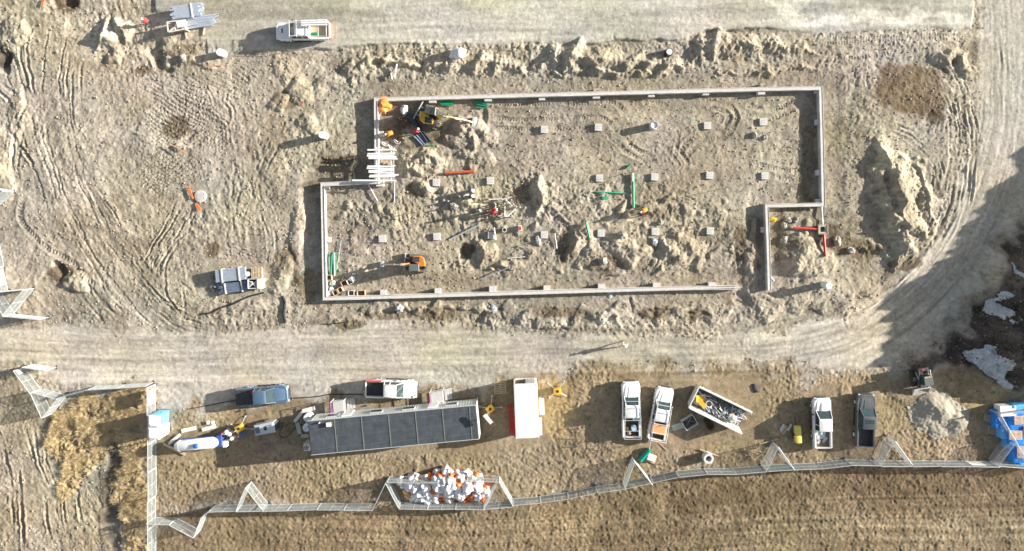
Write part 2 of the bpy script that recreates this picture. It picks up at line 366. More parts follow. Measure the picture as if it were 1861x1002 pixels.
scrt = wA*scratch(1.35, 2.6, 203)+(1-wA)*scratch(.9, 2.6, 204)*wB+(1-wA)*(1-wB)*scratch(2.1, 2.6, 205)
scrt2 = wB*scratch(1.2, 5, 206)+(1-wB)*scratch(1.7, 5, 207)
H += mg*np.clip(rough_m+.12*(1-m_road)*(1-m_pad), 0, 1)*(.026*scrt+.017*scrt2)
rdg = lambda sc, sd_, w_=.35: np.maximum(0, 1-np.abs(noise(U+w_*WX, V+w_*WY, sc, sd_))*2.2)
scr = rdg(5.5, 101)*0.040+rdg(3.2, 102)*0.034+rdg(11, 103, .8)*0.028
H += mg*rough_m*(scr-0.03)+mg*0.010*n_f2*(1-.5*m_pad)*(1-.5*m_road)
H -= mg*np.clip(rough_m, 0, 1.3)*0.075*sstep(1.0, 1.7, noise(U, V, 4.0, 104)+.3*n_hi)
H += 0.012*n_hi*(1-0.6*m_pad)*(1-.7*m_road)
H += m_yard*(0.018*np.abs(noise(U, V, 2.6, 71))+0.008*n_f1+0.020*n_f2+0.009*n_mid-.03*sstep(1.1, 1.8, noise(U, V, 4.5, 107))) + m_field*(0.018*np.maximum(noise(U, V*.9, 2.3, 72)+0.3, -0.7)+0.015*n_f2+0.006*n_f1+0.006*noise(U, V, 14, 73)-.025*sstep(1.2, 1.8, noise(U, V, 4.5, 107)))
H += m_straw*(0.10*np.abs(noise(U, V, 9, 74))+0.07*n_mid+0.08*np.abs(noise(U, V, 4, 75))+.04*n_f2)
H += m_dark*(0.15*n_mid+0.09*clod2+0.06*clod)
H += 0.16*m_pad
# gravel speckle height
H += 0.012*m_grav*noise(U, V, 3.2, 76)
paint(near*0, DRY)

# --- streaks left by passing wheels, along the direction of travel
def streaks(pts, half, amp, ht, sc=3.2, seed=120, soft=20):
    sl, d, s_, L = linefield(pts, half)
    env = sstep(half, half-soft, np.abs(d))
    dd = np.where(np.abs(d) < 1e6, d, 0)
    st_ = noise(s_*0.035, dd, sc, seed)+.7*noise(s_*0.09, dd, sc*.55, seed+1)+.6*noise(s_*0.03, dd, sc*3, seed+2)
    st_ = st_+.8*noise(s_*.012, dd, sc*1.6, seed+5)
    C[sl] *= (1+amp*st_*env)[..., None]; H[sl] += ht*st_*env
ROADC = [(-60, 640), (200, 648), (500, 645), (900, 642), (1300, 640), (1490, 622), (1620, 560), (1725, 450), (1790, 320), (1820, 170), (1815, -60)]
streaks(ROADC, 66, .085, .003)
streaks([(1380, 625), (1500, 600), (1600, 545), (1690, 440), (1740, 330), (1765, 210)], 50, .09, .006, 3.0, 180, 20)
streaks([(-60, 30), (500, 40), (930, 30), (1300, 22), (1765, 20)], 70, .06, .003, 4.5, 130)
WEST = [(70, 20), (80, 150), (110, 300), (165, 420), (240, 530), (330, 600)]
streaks(WEST, 80, .085, .004, 2.8, 140, 35)
streaks([(430, 120), (440, 250), (450, 400), (470, 520)], 60, .04, .006, 3.2, 150, 40)
streaks([(1720, 90), (1745, 220), (1735, 380), (1660, 500), (1560, 580)], 45, .05, .012, 3.0, 160, 25)
for k, yy in enumerate((945, 968, 912, 988, 930)):
    pp = [(300, yy+30), (800, yy+40), (1150, yy+22), (1450, yy), (1900, yy-14)]
    sl, d, s_, L = linefield(pp, 16); e = sstep(0, 500, s_)*np.exp(-(np.abs(d)/9)**4)*(np.abs(d) < 1e6); dd = np.where(np.abs(d) < 1e6, d, 0)
    st_ = noise(s_*.02, dd, 2.6, 170+k); C[sl] *= (1+(.20*st_+.14)*e)[..., None]; H[sl] += .010*st_*e
# --- ground levels
H -= 0.12*near
def mound(x, y, rx, ry, h, rot=0.0, rag=0.25, sharp=1.0, col=None, ca=0.8):
    """pile of soil: straight slopes, ragged foot; h metres high"""
    c, s_ = math.cos(rot), math.sin(rot)
    h *= 0.58; rag *= 0.7
    m = max(rx, ry)*1.6+10; i0, i1 = np.searchsorted(VS, [y-m, y+m]); j0, j1 = np.searchsorted(US, [x-m, x+m]); sl = (slice(i0, i1), slice(j0, j1))
    dx = U[sl]-x+WX[sl]*rag*1.3; dy = V[sl]-y+WY[sl]*rag*1.3
    r = np.hypot((dx*c+dy*s_)/rx, (-dx*s_+dy*c)/ry)
    t = np.clip(1.05-r, 0, 1); top = 1-np.exp(-t*2.6*sharp); top = top/(1-math.exp(-2.6*sharp))
    gully = 1+rag*(0.35*n_mid[sl]+0.12*n_hi[sl])
    H[sl] = H[sl]*(1-0.3*sstep(0, .3, t)) + h*top*gully*(t > 0) + sstep(0, .3, t)*min(h, 1)*(0.026*n_f1[sl]+0.026*n_f2[sl]+0.9*scr[sl]+0.03*an[sl])
    if col is not None:
        mm = np.zeros(U.shape); mm[sl] = sstep(0, 0.2, t)*ca; paint(mm, col)
PALE = (0.40, 0.36, 0.28); PALE2 = (0.44, 0.395, 0.30)
# spoil row under the gravel pad
def ridge(pts, hs, slope, rag=6.0, scal=0.0, per=40, col=PALE2, ca=.5, slope2=None):
    """bank of loose soil tipped along a line; hs: heights along it"""
    mx = max(hs); half = mx/min(slope, slope2 or slope)*S*1.5+25
    sl, d, s_, L = linefield(pts, half); X, Y = U[sl], V[sl]
    hh = np.interp(s_/L, np.linspace(0, 1, len(hs)), hs)
    hh = hh*(1-scal*np.abs(np.cos(np.pi*(s_+.35*d+10*noise(X, Y, 45, 191))/per))**1.5)
    end = np.minimum(s_, L-s_)
    dd = np.abs(d+rag*.55*noise(X, Y, 17, 192)+rag*.3*noise(X, Y, 7, 193))
    z = hh*(1+.10*noise(X, Y, 12, 194))-np.where(d < 0, slope2 or slope, slope)*dd/S
    z = np.where(np.abs(d) < 1e6, z, -1); t = np.clip(z, 0, 1)
    zz = np.where(z > 0, z, 0)
    zz = np.where(zz < .15, zz*zz/.3, zz-.075)
    H[sl] = np.maximum(H[sl]*.6, 0)*(t > 0)*0+H[sl]*(1-.4*sstep(0, .2, t))+zz+sstep(0, .25, t)*(.018*n_f1[sl]+.020*n_f2[sl]+.45*scr[sl]+.02*an[sl])
    mm = np.zeros(U.shape); mm[sl] = sstep(0, .25, t)*ca*np.clip(.7+.5*noise(X, Y, 20, 195), 0, 1); paint(mm, col)
ridge([(760, 120), (820, 116), (900, 114), (945, 124)], [.4, .95, .9, .5], .52, 3, .35, 42)
ridge([(950, 128), (985, 118), (1015, 100), (1050, 104), (1120, 112), (1190, 116), (1250, 118)], [.2, .7, 1.35, 1.05, .9, .8, .5], .54, 3, .32, 42)
ridge([(1258, 112), (1285, 84), (1330, 84), (1390, 82), (1440, 92), (1500, 104)], [.4, 1.1, .85, .7, .45, .1], .50, 4, .3, 44)
ridge([(1010, 128), (1100, 132), (1210, 134)], [.3, .45, .3], .6, 6, .3, 30)
ridge([(640, 130), (700, 112), (760, 120)], [.2, .7, .4], .6, 8, .4, 40)
ridge([(1310, 128), (1400, 132), (1485, 126)], [.2, .4, .25], .5, 8, .4, 50)
for i, (x, y, rx, ry, h) in enumerate([(655, 122, 26, 26, .4), (600, 145, 30, 22, .4), (550, 165, 32, 26, .4), (520, 120, 26, 26, .3), (505, 190, 24, 22, .4), (1720, 108, 36, 18, .7), (1755, 118, 20, 22, .6)]):
    mound(x, y, rx, ry, h, rot=0.2*(i % 3-1), rag=0.75, sharp=0.9, col=PALE if i % 2 else PALE2, ca=0.45)
# pale spoil heap east of the building
ridge([(1592, 258), (1608, 290), (1618, 340), (1632, 395), (1640, 440), (1632, 476)], [.4, 1.15, 1.45, 1.55, 1.35, .5], .60, 9, .2, 70, (0.54, 0.49, 0.37), .8, .32)
ridge([(1668, 300), (1685, 360), (1690, 430)], [.3, .7, .4], .4, 9, .2, 50, (0.50, 0.455, 0.345), .5)
ridge([(1560, 455), (1600, 452), (1640, 440)], [.2, .6, .9], .5, 9, .2, 40, (0.50, 0.455, 0.345), .4)
sl, d, s_, L = linefield([(1612, 318), (1622, 372)], 14); H[sl] -= .45*np.exp(-(np.abs(d)/8)**4)*(np.abs(d) < 1e6)
# heaps inside the building
for (x, y, rx, ry, h) in [(1072, 446, 24, 28, .5), (1250, 450, 30, 26, .5), (1150, 462, 28, 18, .6), (770, 292, 42, 24, .8), (745, 300, 28, 20, .7),
        (850, 245, 40, 30, .8), (790, 340, 34, 20, .7), (840, 380, 40, 22, .4), (700, 400, 40, 40, .3), (930, 480, 26, 14, .35), (1075, 480, 30, 14, .4), (1300, 400, 36, 26, .35), (1010, 380, 26, 16, .35), (870, 300, 24, 16, .4), (1120, 440, 22, 20, .6), (1180, 380, 40, 10, .3)]:
    mound(x, y, rx, ry, h*1.1, rag=0.85, sharp=0.8, col=PALE, ca=0.4)
ridge([(978, 325), (982, 350), (975, 378)], [.4, .95, .4], .52, 6, .1, 60)
ridge([(872, 440), (884, 458), (876, 482)], [.4, .85, .3], .52, 6, .1, 60)
ridge([(1042, 420), (1046, 445), (1036, 468)], [.4, .85, .3], .55, 6, .1, 60)
ridge([(1205, 430), (1212, 452), (1200, 470)], [.3, .7, .3], .5, 7, .1, 60)
ridge([(752, 300), (780, 286), (810, 300)], [.4, .8, .3], .6, 8, .2, 30)
ridge([(850, 235), (862, 262), (835, 280)], [.3, .6, .3], .5, 6, .2, 30)
for i in range(70):
    x = random.uniform(600, 1340); y = random.uniform(335, 515)
    if dw[np.searchsorted(VS, y), np.searchsorted(US, x)] < 34: continue
    mound(x, y, random.uniform(7, 17), random.uniform(6, 13), random.uniform(.12, .38), random.uniform(0, 3), rag=1.0)
# spoil south of the wall, and by the small room
for i in range(34):
    x = 620+i*21+random.uniform(-6, 6); mound(x, 572+random.uniform(-8, 6)+(x-600)*0.004, random.uniform(12, 22), random.uniform(9, 15), random.uniform(.15, .4), rag=1.0)
for a in [(1470, 480, 46, 36, .7), (1440, 460, 30, 40, .8), (1500, 540, 50, 30, .45), (1440, 545, 36, 26, .45), (1560, 520, 40, 26, .35), (1365, 480, 14, 80, .5), (1385, 560, 34, 22, .5), (1455, 420, 18, 14, .4)]:
    mound(*a, rag=0.7, col=PALE, ca=0.4)
# heaps and humps on the west side
ridge([(178, 92), (196, 72), (200, 44)], [.4, 1.1, .6], .8, 5, .2, 60, (0.50, 0.465, 0.38), .7)
ridge([(228, 72), (224, 52), (214, 36)], [.4, 1.0, .5], .85, 4, .1, 60, (0.50, 0.465, 0.38), .7)
for a in [ (205, 95, 20, 14, .5), (310, 85, 32, 22, .4), (340, 105, 20, 16, .5), (290, 108, 20, 14, .4), (370, 100, 24, 14, .3),
          (135, 505, 24, 20, .7), (560, 230, 30, 18, .4), (512, 500, 20, 40, .5), (540, 420, 14, 60, .35), (500, 300, 22, 50, .25), (470, 560, 26, 14, .3), (326, 268, 18, 10, .5), (640, 130, 20, 20, .4), (24, 60, 30, 20, .5), (5, 300, 28, 60, .4), (35, 210, 20, 40, .4)]:
    mound(*a, rag=0.7, col=PALE, ca=0.35)
mound(470, 545, 60, 26, .22, -0.3, rag=0.5, col=(0.40, 0.37, 0.32), ca=.7)
# holes
for (x, y, rx, ry, h) in [(108, 492, 14, 11, -.8), (345, 248, 14, 6, -.3), (600, 300, 26, 16, -.35), (1345, 540, 18, 14, -.4), (120, 6, 24, 14, -.9), (8, 105, 14, 26, -.8), (1195, 568, 26, 6, -.3), (1268, 572, 18, 6, -.3), (285, 98, 14, 26, -.6), (300, 125, 18, 10, -.6), (202, 850, 12, 60, -.5), (202, 960, 12, 60, -.5), (845, 460, 12, 22, -.4), (1165, 392, 22, 10, -.4)]:
    mound(x, y, rx, ry, h, rag=0.6)

# --- ruts and tracks
def rut(pts, offs=(0,), wd=4.0, depth=0.08, berm=0.6, tread=0.0, per=5.0, wob=1.5, pale=0.0, fade=30):
    half = max(abs(o) for o in offs)+wd*3
    sl, d, s_, L = linefield(pts, half)
    X, Y = U[sl], V[sl]
    dd = d+wob*noise(X, Y, 30, 83)+0.5*wob*noise(X, Y, 9, 84)
    env = sstep(0, fade, s_)*sstep(0, fade, L-s_)*(np.abs(d) < 1e6)*np.clip(0.75+0.45*noise(X, Y, 24, 85), 0.1, 1.3)
    z = np.zeros_like(d); pm = np.zeros_like(d); depth *= 0.46; wd *= 0.72; wob *= .6
    if not tread: depth *= 0.9
    for o in offs:
        e = dd-o*(1+.06*math.sin(o*3.1))-.55*noise(X+o*31, Y+o*17, 30, 87); env_o = env*np.clip(.75+.9*noise(X-o*23, Y+o*11, 26, 89), 0, 1.5) if not tread else env; g = np.exp(-(e/wd)**4)
        z += -depth*g*env_o + depth*berm*np.exp(-((np.abs(e)-wd*1.35)/(wd*0.38))**2)*env_o
        if tread: z += tread*g*env*np.sin(2*PI*(s_+0.7*np.abs(e))/per)
        pm += g*env
    H[sl] += z
    if pale:
        mm = np.zeros(U.shape); mm[sl] = np.clip(pm, 0, 1)*abs(pale); paint(mm, (0.46, 0.42, 0.34) if pale > 0 else DAMP_SHADE2)
A1 = [(12, 60), (40, 150), (72, 260), (92, 330), (130, 420), (190, 520), (260, 590)]
rut(A1, (-10, 0, 24), 3.5, .08, tread=.02)
rut([(110, 50), (98, 140), (104, 230), (128, 320), (160, 400), (205, 480), (300, 590)], (-24, -12, 22), 3.2, .09, tread=.02)
rut([(140, 60), (128, 180), (150, 300), (182, 400), (222, 500)], (0, 13), 4.5, .05, pale=.5)
rut([(118, 165), (125, 280), (150, 380), (178, 480)], (0,), 4, .03, pale=.9)
rut([(132, 190), (145, 260), (165, 350), (197, 450), (230, 530)], (0,), 4, .03, pale=.9)
rut([(175, 30), (150, 100), (140, 200), (168, 330), (230, 440), (300, 540), (380, 600)], (-6, 8, 20), 3.2, .08)
rut([(60, 40), (50, 100), (62, 180), (40, 260), (30, 330)], (0, 12), 4, .14, 1.0)
rut([(0, 150), (36, 190), (30, 250), (60, 300), (52, 360)], (0, 16), 5, .2, 1.0)
rut([(40, 345), (34, 400), (70, 440), (130, 480), (178, 530)], (0,), 8, .10, tread=.045, per=6)
rut([(72, 360), (100, 400), (118, 440)], (0, 16), 6, .10, tread=.045, per=6)
rut([(60, 380), (95, 430), (110, 450)], (0,), 6, .10, tread=.045, per=6)
rut([(345, 370), (320, 420), (296, 460), (274, 500)], (-14, -6, 4, 14, 24), 3, .11, 1.0)
rut([(350, 380), (352, 420), (322, 450), (300, 490), (304, 540), (340, 582)], (0, 8), 3.5, .12, 1.0)
rut([(440, 120), (430, 200), (446, 300), (430, 420), (470, 540)], (-20, -8, 6, 20), 4, .05, .8)
rut([(405, 170), (425, 200), (420, 230), (400, 210)], (0, 9), 4, .10, 1.0)
rut([(500, 250), (470, 330), (500, 430), (492, 520)], (-12, 0, 14), 4, .06, .9)
rut([(160, 490), (170, 540), (220, 590)], (-20, -8, 4, 16), 4, .12, .9)
rut([(255, 520), (290, 555), (350, 590), (420, 600)], (-12, -4, 6, 14), 3.2, .10, .9)
rut([(0, 745), (20, 820), (34, 900), (42, 1060)], (-6, 12), 5, .2, .9)
rut([(40, 760), (72, 860), (88, 960), (110, 1060)], (-12, 0), 4, .12, .9)
rut([(70, 740), (85, 830), (115, 930), (130, 1060)], (0, 14), 3.5, .12, .9)
rut([(120, 850), (140, 900), (148, 960), (158, 1060)], (0,), 4, .16, .9)
rut([(-60, 612), (200, 622), (500, 636), (900, 632), (1300, 640), (1500, 628), (1640, 560), (1730, 460), (1790, 330), (1815, 180), (1810, -60)], (-26, -17, -8, 4, 14, 26), 4, .022, .6, pale=.25, fade=5)
rut([(1300, 650), (1500, 640), (1650, 560), (1760, 440), (1830, 300), (1835, 150), (1800, -60)], (-10, 0, 10), 4, .03, .6, pale=.2, fade=5)
rut([(1470, 600), (1560, 556), (1640, 492), (1700, 400), (1720, 300), (1730, 200)], (-18, -9, 0, 9, 18), 3.2, .06, .9)
rut([(1680, 110), (1720, 160), (1745, 230), (1745, 300), (1735, 380)], (-28, -20, -12, -4, 4, 12), 3.0, .10, .9)
rut([(1760, 150), (1740, 180), (1745, 220), (1775, 250), (1765, 170)], (0, 8), 3.0, .08, .9)
rut([(1570, 200), (1600, 225), (1660, 250), (1700, 290), (1715, 340)], (-8, 0, 9), 3.5, .11, 1.0)
rut([(1610, 145), (1630, 150), (1700, 200)], (0,), 3, .06)
rut([(1577, 115), (1578, 178)], (-8, 0), 2.2, .08, fade=6); rut([(1554, 120), (1556, 172)], (0,), 2.2, .08, fade=6)
rut([(1480, 70), (1600, 66), (1760, 62)], (0, 8), 3.5, .02, tread=.035, per=5)
rut([(1490, 100), (1560, 104), (1640, 96)], (0,), 5, .03, tread=.04, per=5)
# excavator tracks inside the building
TK = dict(wd=6.2, depth=.085, tread=.034, per=5.0, berm=1.1)
rut([(885, 190), (980, 188), (1060, 190), (1110, 186), (1135, 205), (1155, 235)], (0,), **TK)
rut([(890, 216), (990, 218), (1090, 216), (1120, 240), (1150, 268), (1190, 285)], (0, 18), **TK)
rut([(1160, 190), (1210, 192), (1235, 230), (1228, 280), (1215, 300)], (0,), **TK)
rut([(1200, 235), (1225, 260), (1250, 300), (1225, 330)], (0, 18), **TK)
rut([(1240, 220), (1260, 190), (1310, 184), (1338, 210), (1320, 245), (1270, 262), (1240, 300)], (0, 16), **TK)
rut([(1350, 190), (1400, 200), (1440, 186), (1460, 200)], (0, 16), **TK)
rut([(1340, 310), (1380, 300), (1440, 312), (1470, 300)], (0, 15), **TK)
rut([(1395, 255), (1440, 260), (1470, 256)], (0,), **TK)
rut([(600, 500), (700, 505), (800, 512), (1000, 500), (1200, 492), (1330, 500)], (-12, 0, 10), 4, .05, 1.0)
rut([(760, 470), (840, 480), (960, 495)], (0,), 4, .07, 1.0, tread=.03)
rut([(1330, 380), (1345, 430), (1362, 490), (1395, 560)], (0, 14), 5, .09, 1.0)
for i in range(26):
    x = random.uniform(610, 1330); y = random.uniform(345, 505); a = random.uniform(-.9, .9)+1.2; L = random.uniform(16, 40)
    rut([(x, y), (x+L*.5*math.cos(a)+4, y+L*.5*math.sin(a)), (x+L*math.cos(a), y+L*math.sin(a))], (0, 8), 2.6, .07, 1.0, fade=8)
for i in range(24):
    x = random.uniform(200, 540); y = random.uniform(60, 560); a = random.uniform(-.5, .5)+1.3; L = random.uniform(24, 80)
    rut([(x, y), (x+L*.5*math.cos(a)+5, y+L*.5*math.sin(a)), (x+L*math.cos(a), y+L*math.sin(a))], (0,), random.uniform(2, 4), .06, 1.0, fade=10)
for i in range(30):
    x = random.uniform(1410, 1700); y = random.uniform(150, 560); a = random.uniform(0, 3.1); L = random.uniform(18, 50)
    if 1380 < x < 1500 and y < 540: continue
    rut([(x, y), (x+L*.5*math.cos(a)+5, y+L*.5*math.sin(a)), (x+L*math.cos(a), y+L*math.sin(a))], (0, 7), 2.4, .05, 1.0, fade=10)
# digger bucket scoop by the yellow excavator
sl, d, s_, L = linefield([(812, 240), (850, 245), (874, 215), (876, 190)], 30)
rut([(868, 188), (880, 208), (874, 235), (856, 252)], (0,), 8, .16, .4, fade=10)
# padfoot roller pattern
def waffle(poly, per, rot, amp, soft=10):
    m = polymask(poly, soft, 1.6); c, s_ = math.cos(rot), math.sin(rot)
    X = (U+WX*.25)*c+(V+WY*.25)*s_; Y = -(U+WX*.25)*s_+(V+WY*.25)*c
    rowi = np.floor(Y/per); X = X+(rowi % 2)*per*.5
    k = np.cos(2*PI*X/per)*0.5+np.cos(2*PI*Y/per)*0.5
    H[:] = H - m*amp*sstep(0.0, 0.8, k)*np.clip(0.7+0.5*noise(U, V, 35, 88), 0, 1.2)
for wf in WAFF: waffle(*wf)
# rough lip of the gravel pad and the road edge
sl, d, s_, L = linefield([(376, 97), (500, 91), (700, 82), (930, 81), (1240, 75)], 12, smooth=False)
# topsoil stockpile to the east: a ridge, its crest beyond the frame
tl = 1/math.tan(SUN_EL); sx, sy = math.cos(SUN_AZ)*S*tl, -math.sin(SUN_AZ)*S*tl
edge = [((1608, 636), 5.6), ((1650, 585), 6.0), ((1705, 520), 6.4), ((1765, 445), 6.8), ((1835, 365), 7.0), ((1900, 300), 7.2), ((2000, 215), 7.2)]
crest = [(e[0]+sx*h, e[1]+sy*h, h) for e, h in edge]
crest = [(crest[0][0]+70, crest[0][1]+52, 4.4)]+crest
crest = [(crest[0][0]+90, crest[0][1]+30, 3.0)]+crest
Z = np.zeros_like(U); j0 = np.searchsorted(US, 1600)
for (ax, ay, ah), (bx, by, bh) in zip(crest, crest[1:]):
    dx, dy = bx-ax, by-ay; X = U[:, j0:]; Y = V[:, j0:]
    t = np.clip(((X-ax)*dx+(Y-ay)*dy)/(dx*dx+dy*dy), 0, 1)
    r = np.hypot(X-ax-t*dx, Y-ay-t*dy)/S
    hh = ah+(bh-ah)*t; slope = 0.52
    z = hh*1.07-slope*r; z = np.where(z > 0, z, 0)
    Z[:, j0:] = np.maximum(Z[:, j0:], z)
Z += sstep(0, 1.5, Z)*(0.28*n_mid+0.35*n_lo*0.5+0.12*clod2)
H += np.where(Z > 0, Z, 0)
H[~inner & (U < 1935)] *= 0.0
H[(U < -3000) | (U > 5000) | (V < -3000) | (V > 5000)] = 0.0
# --- level spots under vehicles and machines (px, py, rx, ry)
FLATS = [(475, 720, 64, 26), (710, 707, 60, 26), (1147, 742, 28, 66), (1202, 750, 32, 62), (1495, 765, 26, 56), (1574, 765, 26, 58), (1308, 745, 70, 60), (718, 770, 180, 46), (960, 742, 32, 62), (548, 58, 66, 26), (355, 806, 62, 24),
         (482, 778, 30, 22), (285, 772, 26, 32), (783, 210, 40, 30), (758, 480, 36, 22), (1677, 692, 26, 34), (425, 510, 56, 30), (345, 32, 54, 34), (1832, 790, 46, 60), (435, 778, 18, 18), (1013, 710, 18, 18), (1451, 790, 12, 24), (1130, 625, 10, 10), (360, 358, 18, 18), (1496, 417, 16, 16), (693, 300, 30, 36)]
for (x, y, rx, ry) in FLATS:
    i0, i1 = np.searchsorted(VS, [y-ry*1.5, y+ry*1.5]); j0, j1 = np.searchsorted(US, [x-rx*1.5, x+rx*1.5]); sl = (slice(i0, i1), slice(j0, j1))
    r = np.maximum(np.abs(U[sl]-x)/rx, np.abs(V[sl]-y)/ry); m = sstep(1.35, 0.95, r)
    mean = float(np.median(H[sl][r < 1])) if y > 90 else 0.16
    H[sl] = H[sl]*(1-0.8*m)+mean*0.8*m
PADS = [(989, 236), (1087, 232), (1186, 230), (1285, 229), (1386, 222), (793, 332), (891, 329), (1089, 324), (1189, 322), (1289, 319), (1389, 320), (695, 434), (794, 430), (893, 428), (989, 427), (1092, 424), (1190, 421), (1290, 420)]
for (x, y) in PADS:
    r = np.hypot(U-x, V-y); m = sstep(22, 9, r); H[:] = H*(1-m)+m*(-0.02)
iy0 = np.arange(len(VS))
def gz(x, y):
    u = x*S+CX; v = CY-y*S
    j = int(np.clip(np.searchsorted(US, u)-1, 0, len(US)-2)); i = int(np.clip(np.searchsorted(VS, v)-1, 0, len(VS)-2))
    fu = min(max((u-US[j])/(US[j+1]-US[j]), 0), 1); fv = min(max((v-VS[i])/(VS[i+1]-VS[i]), 0), 1)
    return float(H[i, j]*(1-fu)*(1-fv)+H[i, j+1]*fu*(1-fv)+H[i+1, j]*(1-fu)*fv+H[i+1, j+1]*fu*fv)
def gmax(x, y, r=0.3): return max(gz(x+a*r, y+b*r) for a in (-1, 0, 1) for b in (-1, 0, 1))

# per-soil tint variation that belongs to the soil itself
tint = (1+(0.06*n_mid+0.05*n_hi+0.05*n_lo)*(1-.75*m_road)*(1-.6*m_pad))*(1+.05*n_f1+.07*n_f2)*(1-.3*sstep(1.0, 1.9, noise(U, V, 3.0, 108))*(1-m_pad)*(1-.6*m_road))
C = np.clip(C*tint[..., None]*np.array([0.958, 0.930, 0.905]), 0.01, 0.9)
C[..., 0] *= 1+0.015*noise(U, V, 60, 97); C[..., 2] *= 1-0.04*noise(U, V, 50, 98)

def grid_mesh(name, X, Y, Zz, Cc, m):
    ny, nx = X.shape
    co = np.stack([X, Y, Zz], -1).astype(np.float32).reshape(-1, 3)
    idx = np.arange(ny*nx).reshape(ny, nx)
    f = np.stack([idx[1:, :-1], idx[1:, 1:], idx[:-1, 1:], idx[:-1, :-1]], -1).reshape(-1, 4)
    me = bpy.data.meshes.new(name)
    me.vertices.add(len(co)); me.vertices.foreach_set("co", co.ravel())
    me.loops.add(f.size); me.loops.foreach_set("vertex_index", f.ravel().astype(np.int32))
    me.polygons.add(len(f)); me.polygons.foreach_set("loop_start", np.arange(0, f.size, 4, dtype=np.int32))
    me.update(calc_edges=True)
    me.polygons.foreach_set("use_smooth", np.ones(len(f), bool))
    if Cc is not None:
        at = me.color_attributes.new("soil", 'FLOAT_COLOR', 'POINT')
        at.data.foreach_set("color", np.concatenate([Cc.reshape(-1, 3), np.ones((ny*nx, 1))], 1).astype(np.float32).ravel())
    me.materials.append(m)
    o = bpy.data.objects.new(name, me); COL.objects.link(o); return o

def soil_mat():
    m = bpy.data.materials.new("soil"); m.use_nodes = True; n = m.node_tree.nodes; l = m.node_tree.links; b = n["Principled BSDF"]
    b.inputs["Roughness"].default_value = 0.95; b.inputs["Specular IOR Level"].default_value = 0.15
    at = n.new("ShaderNodeAttribute"); at.attribute_name = "soil"
    tc = n.new("ShaderNodeTexCoord")
    def nz(sc, det, ro=.6):
        x = n.new("ShaderNodeTexNoise"); x.inputs["Scale"].default_value = sc; x.inputs["Detail"].default_value = det; x.inputs["Roughness"].default_value = ro
        l.new(tc.outputs["Object"], x.inputs["Vector"]); return x
    a = nz(2.2, 8, .72); c2 = nz(11, 3, .7)
    mr = n.new("ShaderNodeMapRange"); mr.inputs[1].default_value = .32; mr.inputs[2].default_value = .68; mr.inputs[3].default_value = .84; mr.inputs[4].default_value = 1.16
    l.new(a.outputs["Fac"], mr.inputs[0])
    mr2 = n.new("ShaderNodeMapRange"); mr2.inputs[1].default_value = .3; mr2.inputs[2].default_value = .7; mr2.inputs[3].default_value = .80; mr2.inputs[4].default_value = 1.2
    l.new(c2.outputs["Fac"], mr2.inputs[0])
    mu = n.new("ShaderNodeMath"); mu.operation = 'MULTIPLY'; l.new(mr.outputs[0], mu.inputs[0]); l.new(mr2.outputs[0], mu.inputs[1])
    mx = n.new("ShaderNodeMix"); mx.data_type = 'RGBA'; mx.blend_type = 'MULTIPLY'; mx.inputs[0].default_value = 1
    l.new(at.outputs["Color"], mx.inputs[6]); l.new(mu.outputs[0], mx.inputs[7]); l.new(mx.outputs[2], b.inputs["Base Color"])
    bp = n.new("ShaderNodeBump"); bp.inputs["Distance"].default_value = 0.05; bp.inputs["Strength"].default_value = 0.9
    bb = nz(5, 10, .8); l.new(bb.outputs["Fac"], bp.inputs["Height"])
    bp2 = n.new("ShaderNodeBump"); bp2.inputs["Distance"].default_value = 0.035; bp2.inputs["Strength"].default_value = 1.0
    b3 = nz(16, 8, .8); l.new(b3.outputs["Fac"], bp2.inputs["Height"]); l.new(bp.outputs[0], bp2.inputs["Normal"]); l.new(bp2.outputs[0], b.inputs["Normal"])
    return m
SOIL = soil_mat()
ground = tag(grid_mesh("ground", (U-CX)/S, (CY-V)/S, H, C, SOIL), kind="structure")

# snow left on the shaded flank of the topsoil pile
SNOW = mat("old_snow", (0.46, 0.49, 0.53), 0.7, var=0.4, scale=1.6, bump=0.9, bscale=8, dust=0.8)
def snow(cx, cy, poly, label):
    x0, x1 = min(p[0] for p in poly)-6, max(p[0] for p in poly)+6; y0, y1 = min(p[1] for p in poly)-6, max(p[1] for p in poly)+6
    m = polymask(poly, 7, 0.9)
    i0, i1 = np.searchsorted(VS, [y0-15, y1+15]); j0, j1 = np.searchsorted(US, [x0-15, x1+15]); sl = (slice(i0, i1), slice(j0, j1))
    mm = m[sl]-0.35*np.clip(n_hi[sl]+n_mid[sl]*.5-0.9, 0, 1)
    k = H[sl]+0.24*np.clip(mm, 0, 1)+0.04*(n_hi[sl])*mm-0.045+.03*n_f2[sl]
    ox, oy = P(cx, cy); oz = gz(ox, oy)
    o = grid_mesh("snow_patch", (U[sl]-CX)/S-ox, (CY-V[sl])/S-oy, k-oz, None, SNOW); o.location = (ox, oy, oz)
    bm = bmesh.new(); bm.from_mesh(o.data); bm.verts.ensure_lookup_table(); fl = mm.ravel()
    bmesh.ops.delete(bm, geom=[v for v in bm.verts if fl[v.index] < 0.22], context='VERTS'); bm.to_mesh(o.data); bm.free()
    tag(o, label, "snow", "snow patches on the dark topsoil")
snow(1797, 665, [(1760, 625), (1780, 612), (1805, 616), (1815, 640), (1812, 665), (1835, 690), (1845, 706), (1825, 708), (1800, 690), (1778, 680), (1757, 660)], "largest patch of old snow, trailing downhill on dark topsoil")
snow(1797, 554, [(1780, 545), (1790, 538), (1812, 548), (1816, 562), (1800, 573), (1784, 566)], "middle-sized patch of old snow beside the road bend")
snow(1822, 488, [(1814, 480), (1822, 478), (1832, 488), (1828, 498), (1818, 496)], "smallest patch of old snow, highest on the road side")

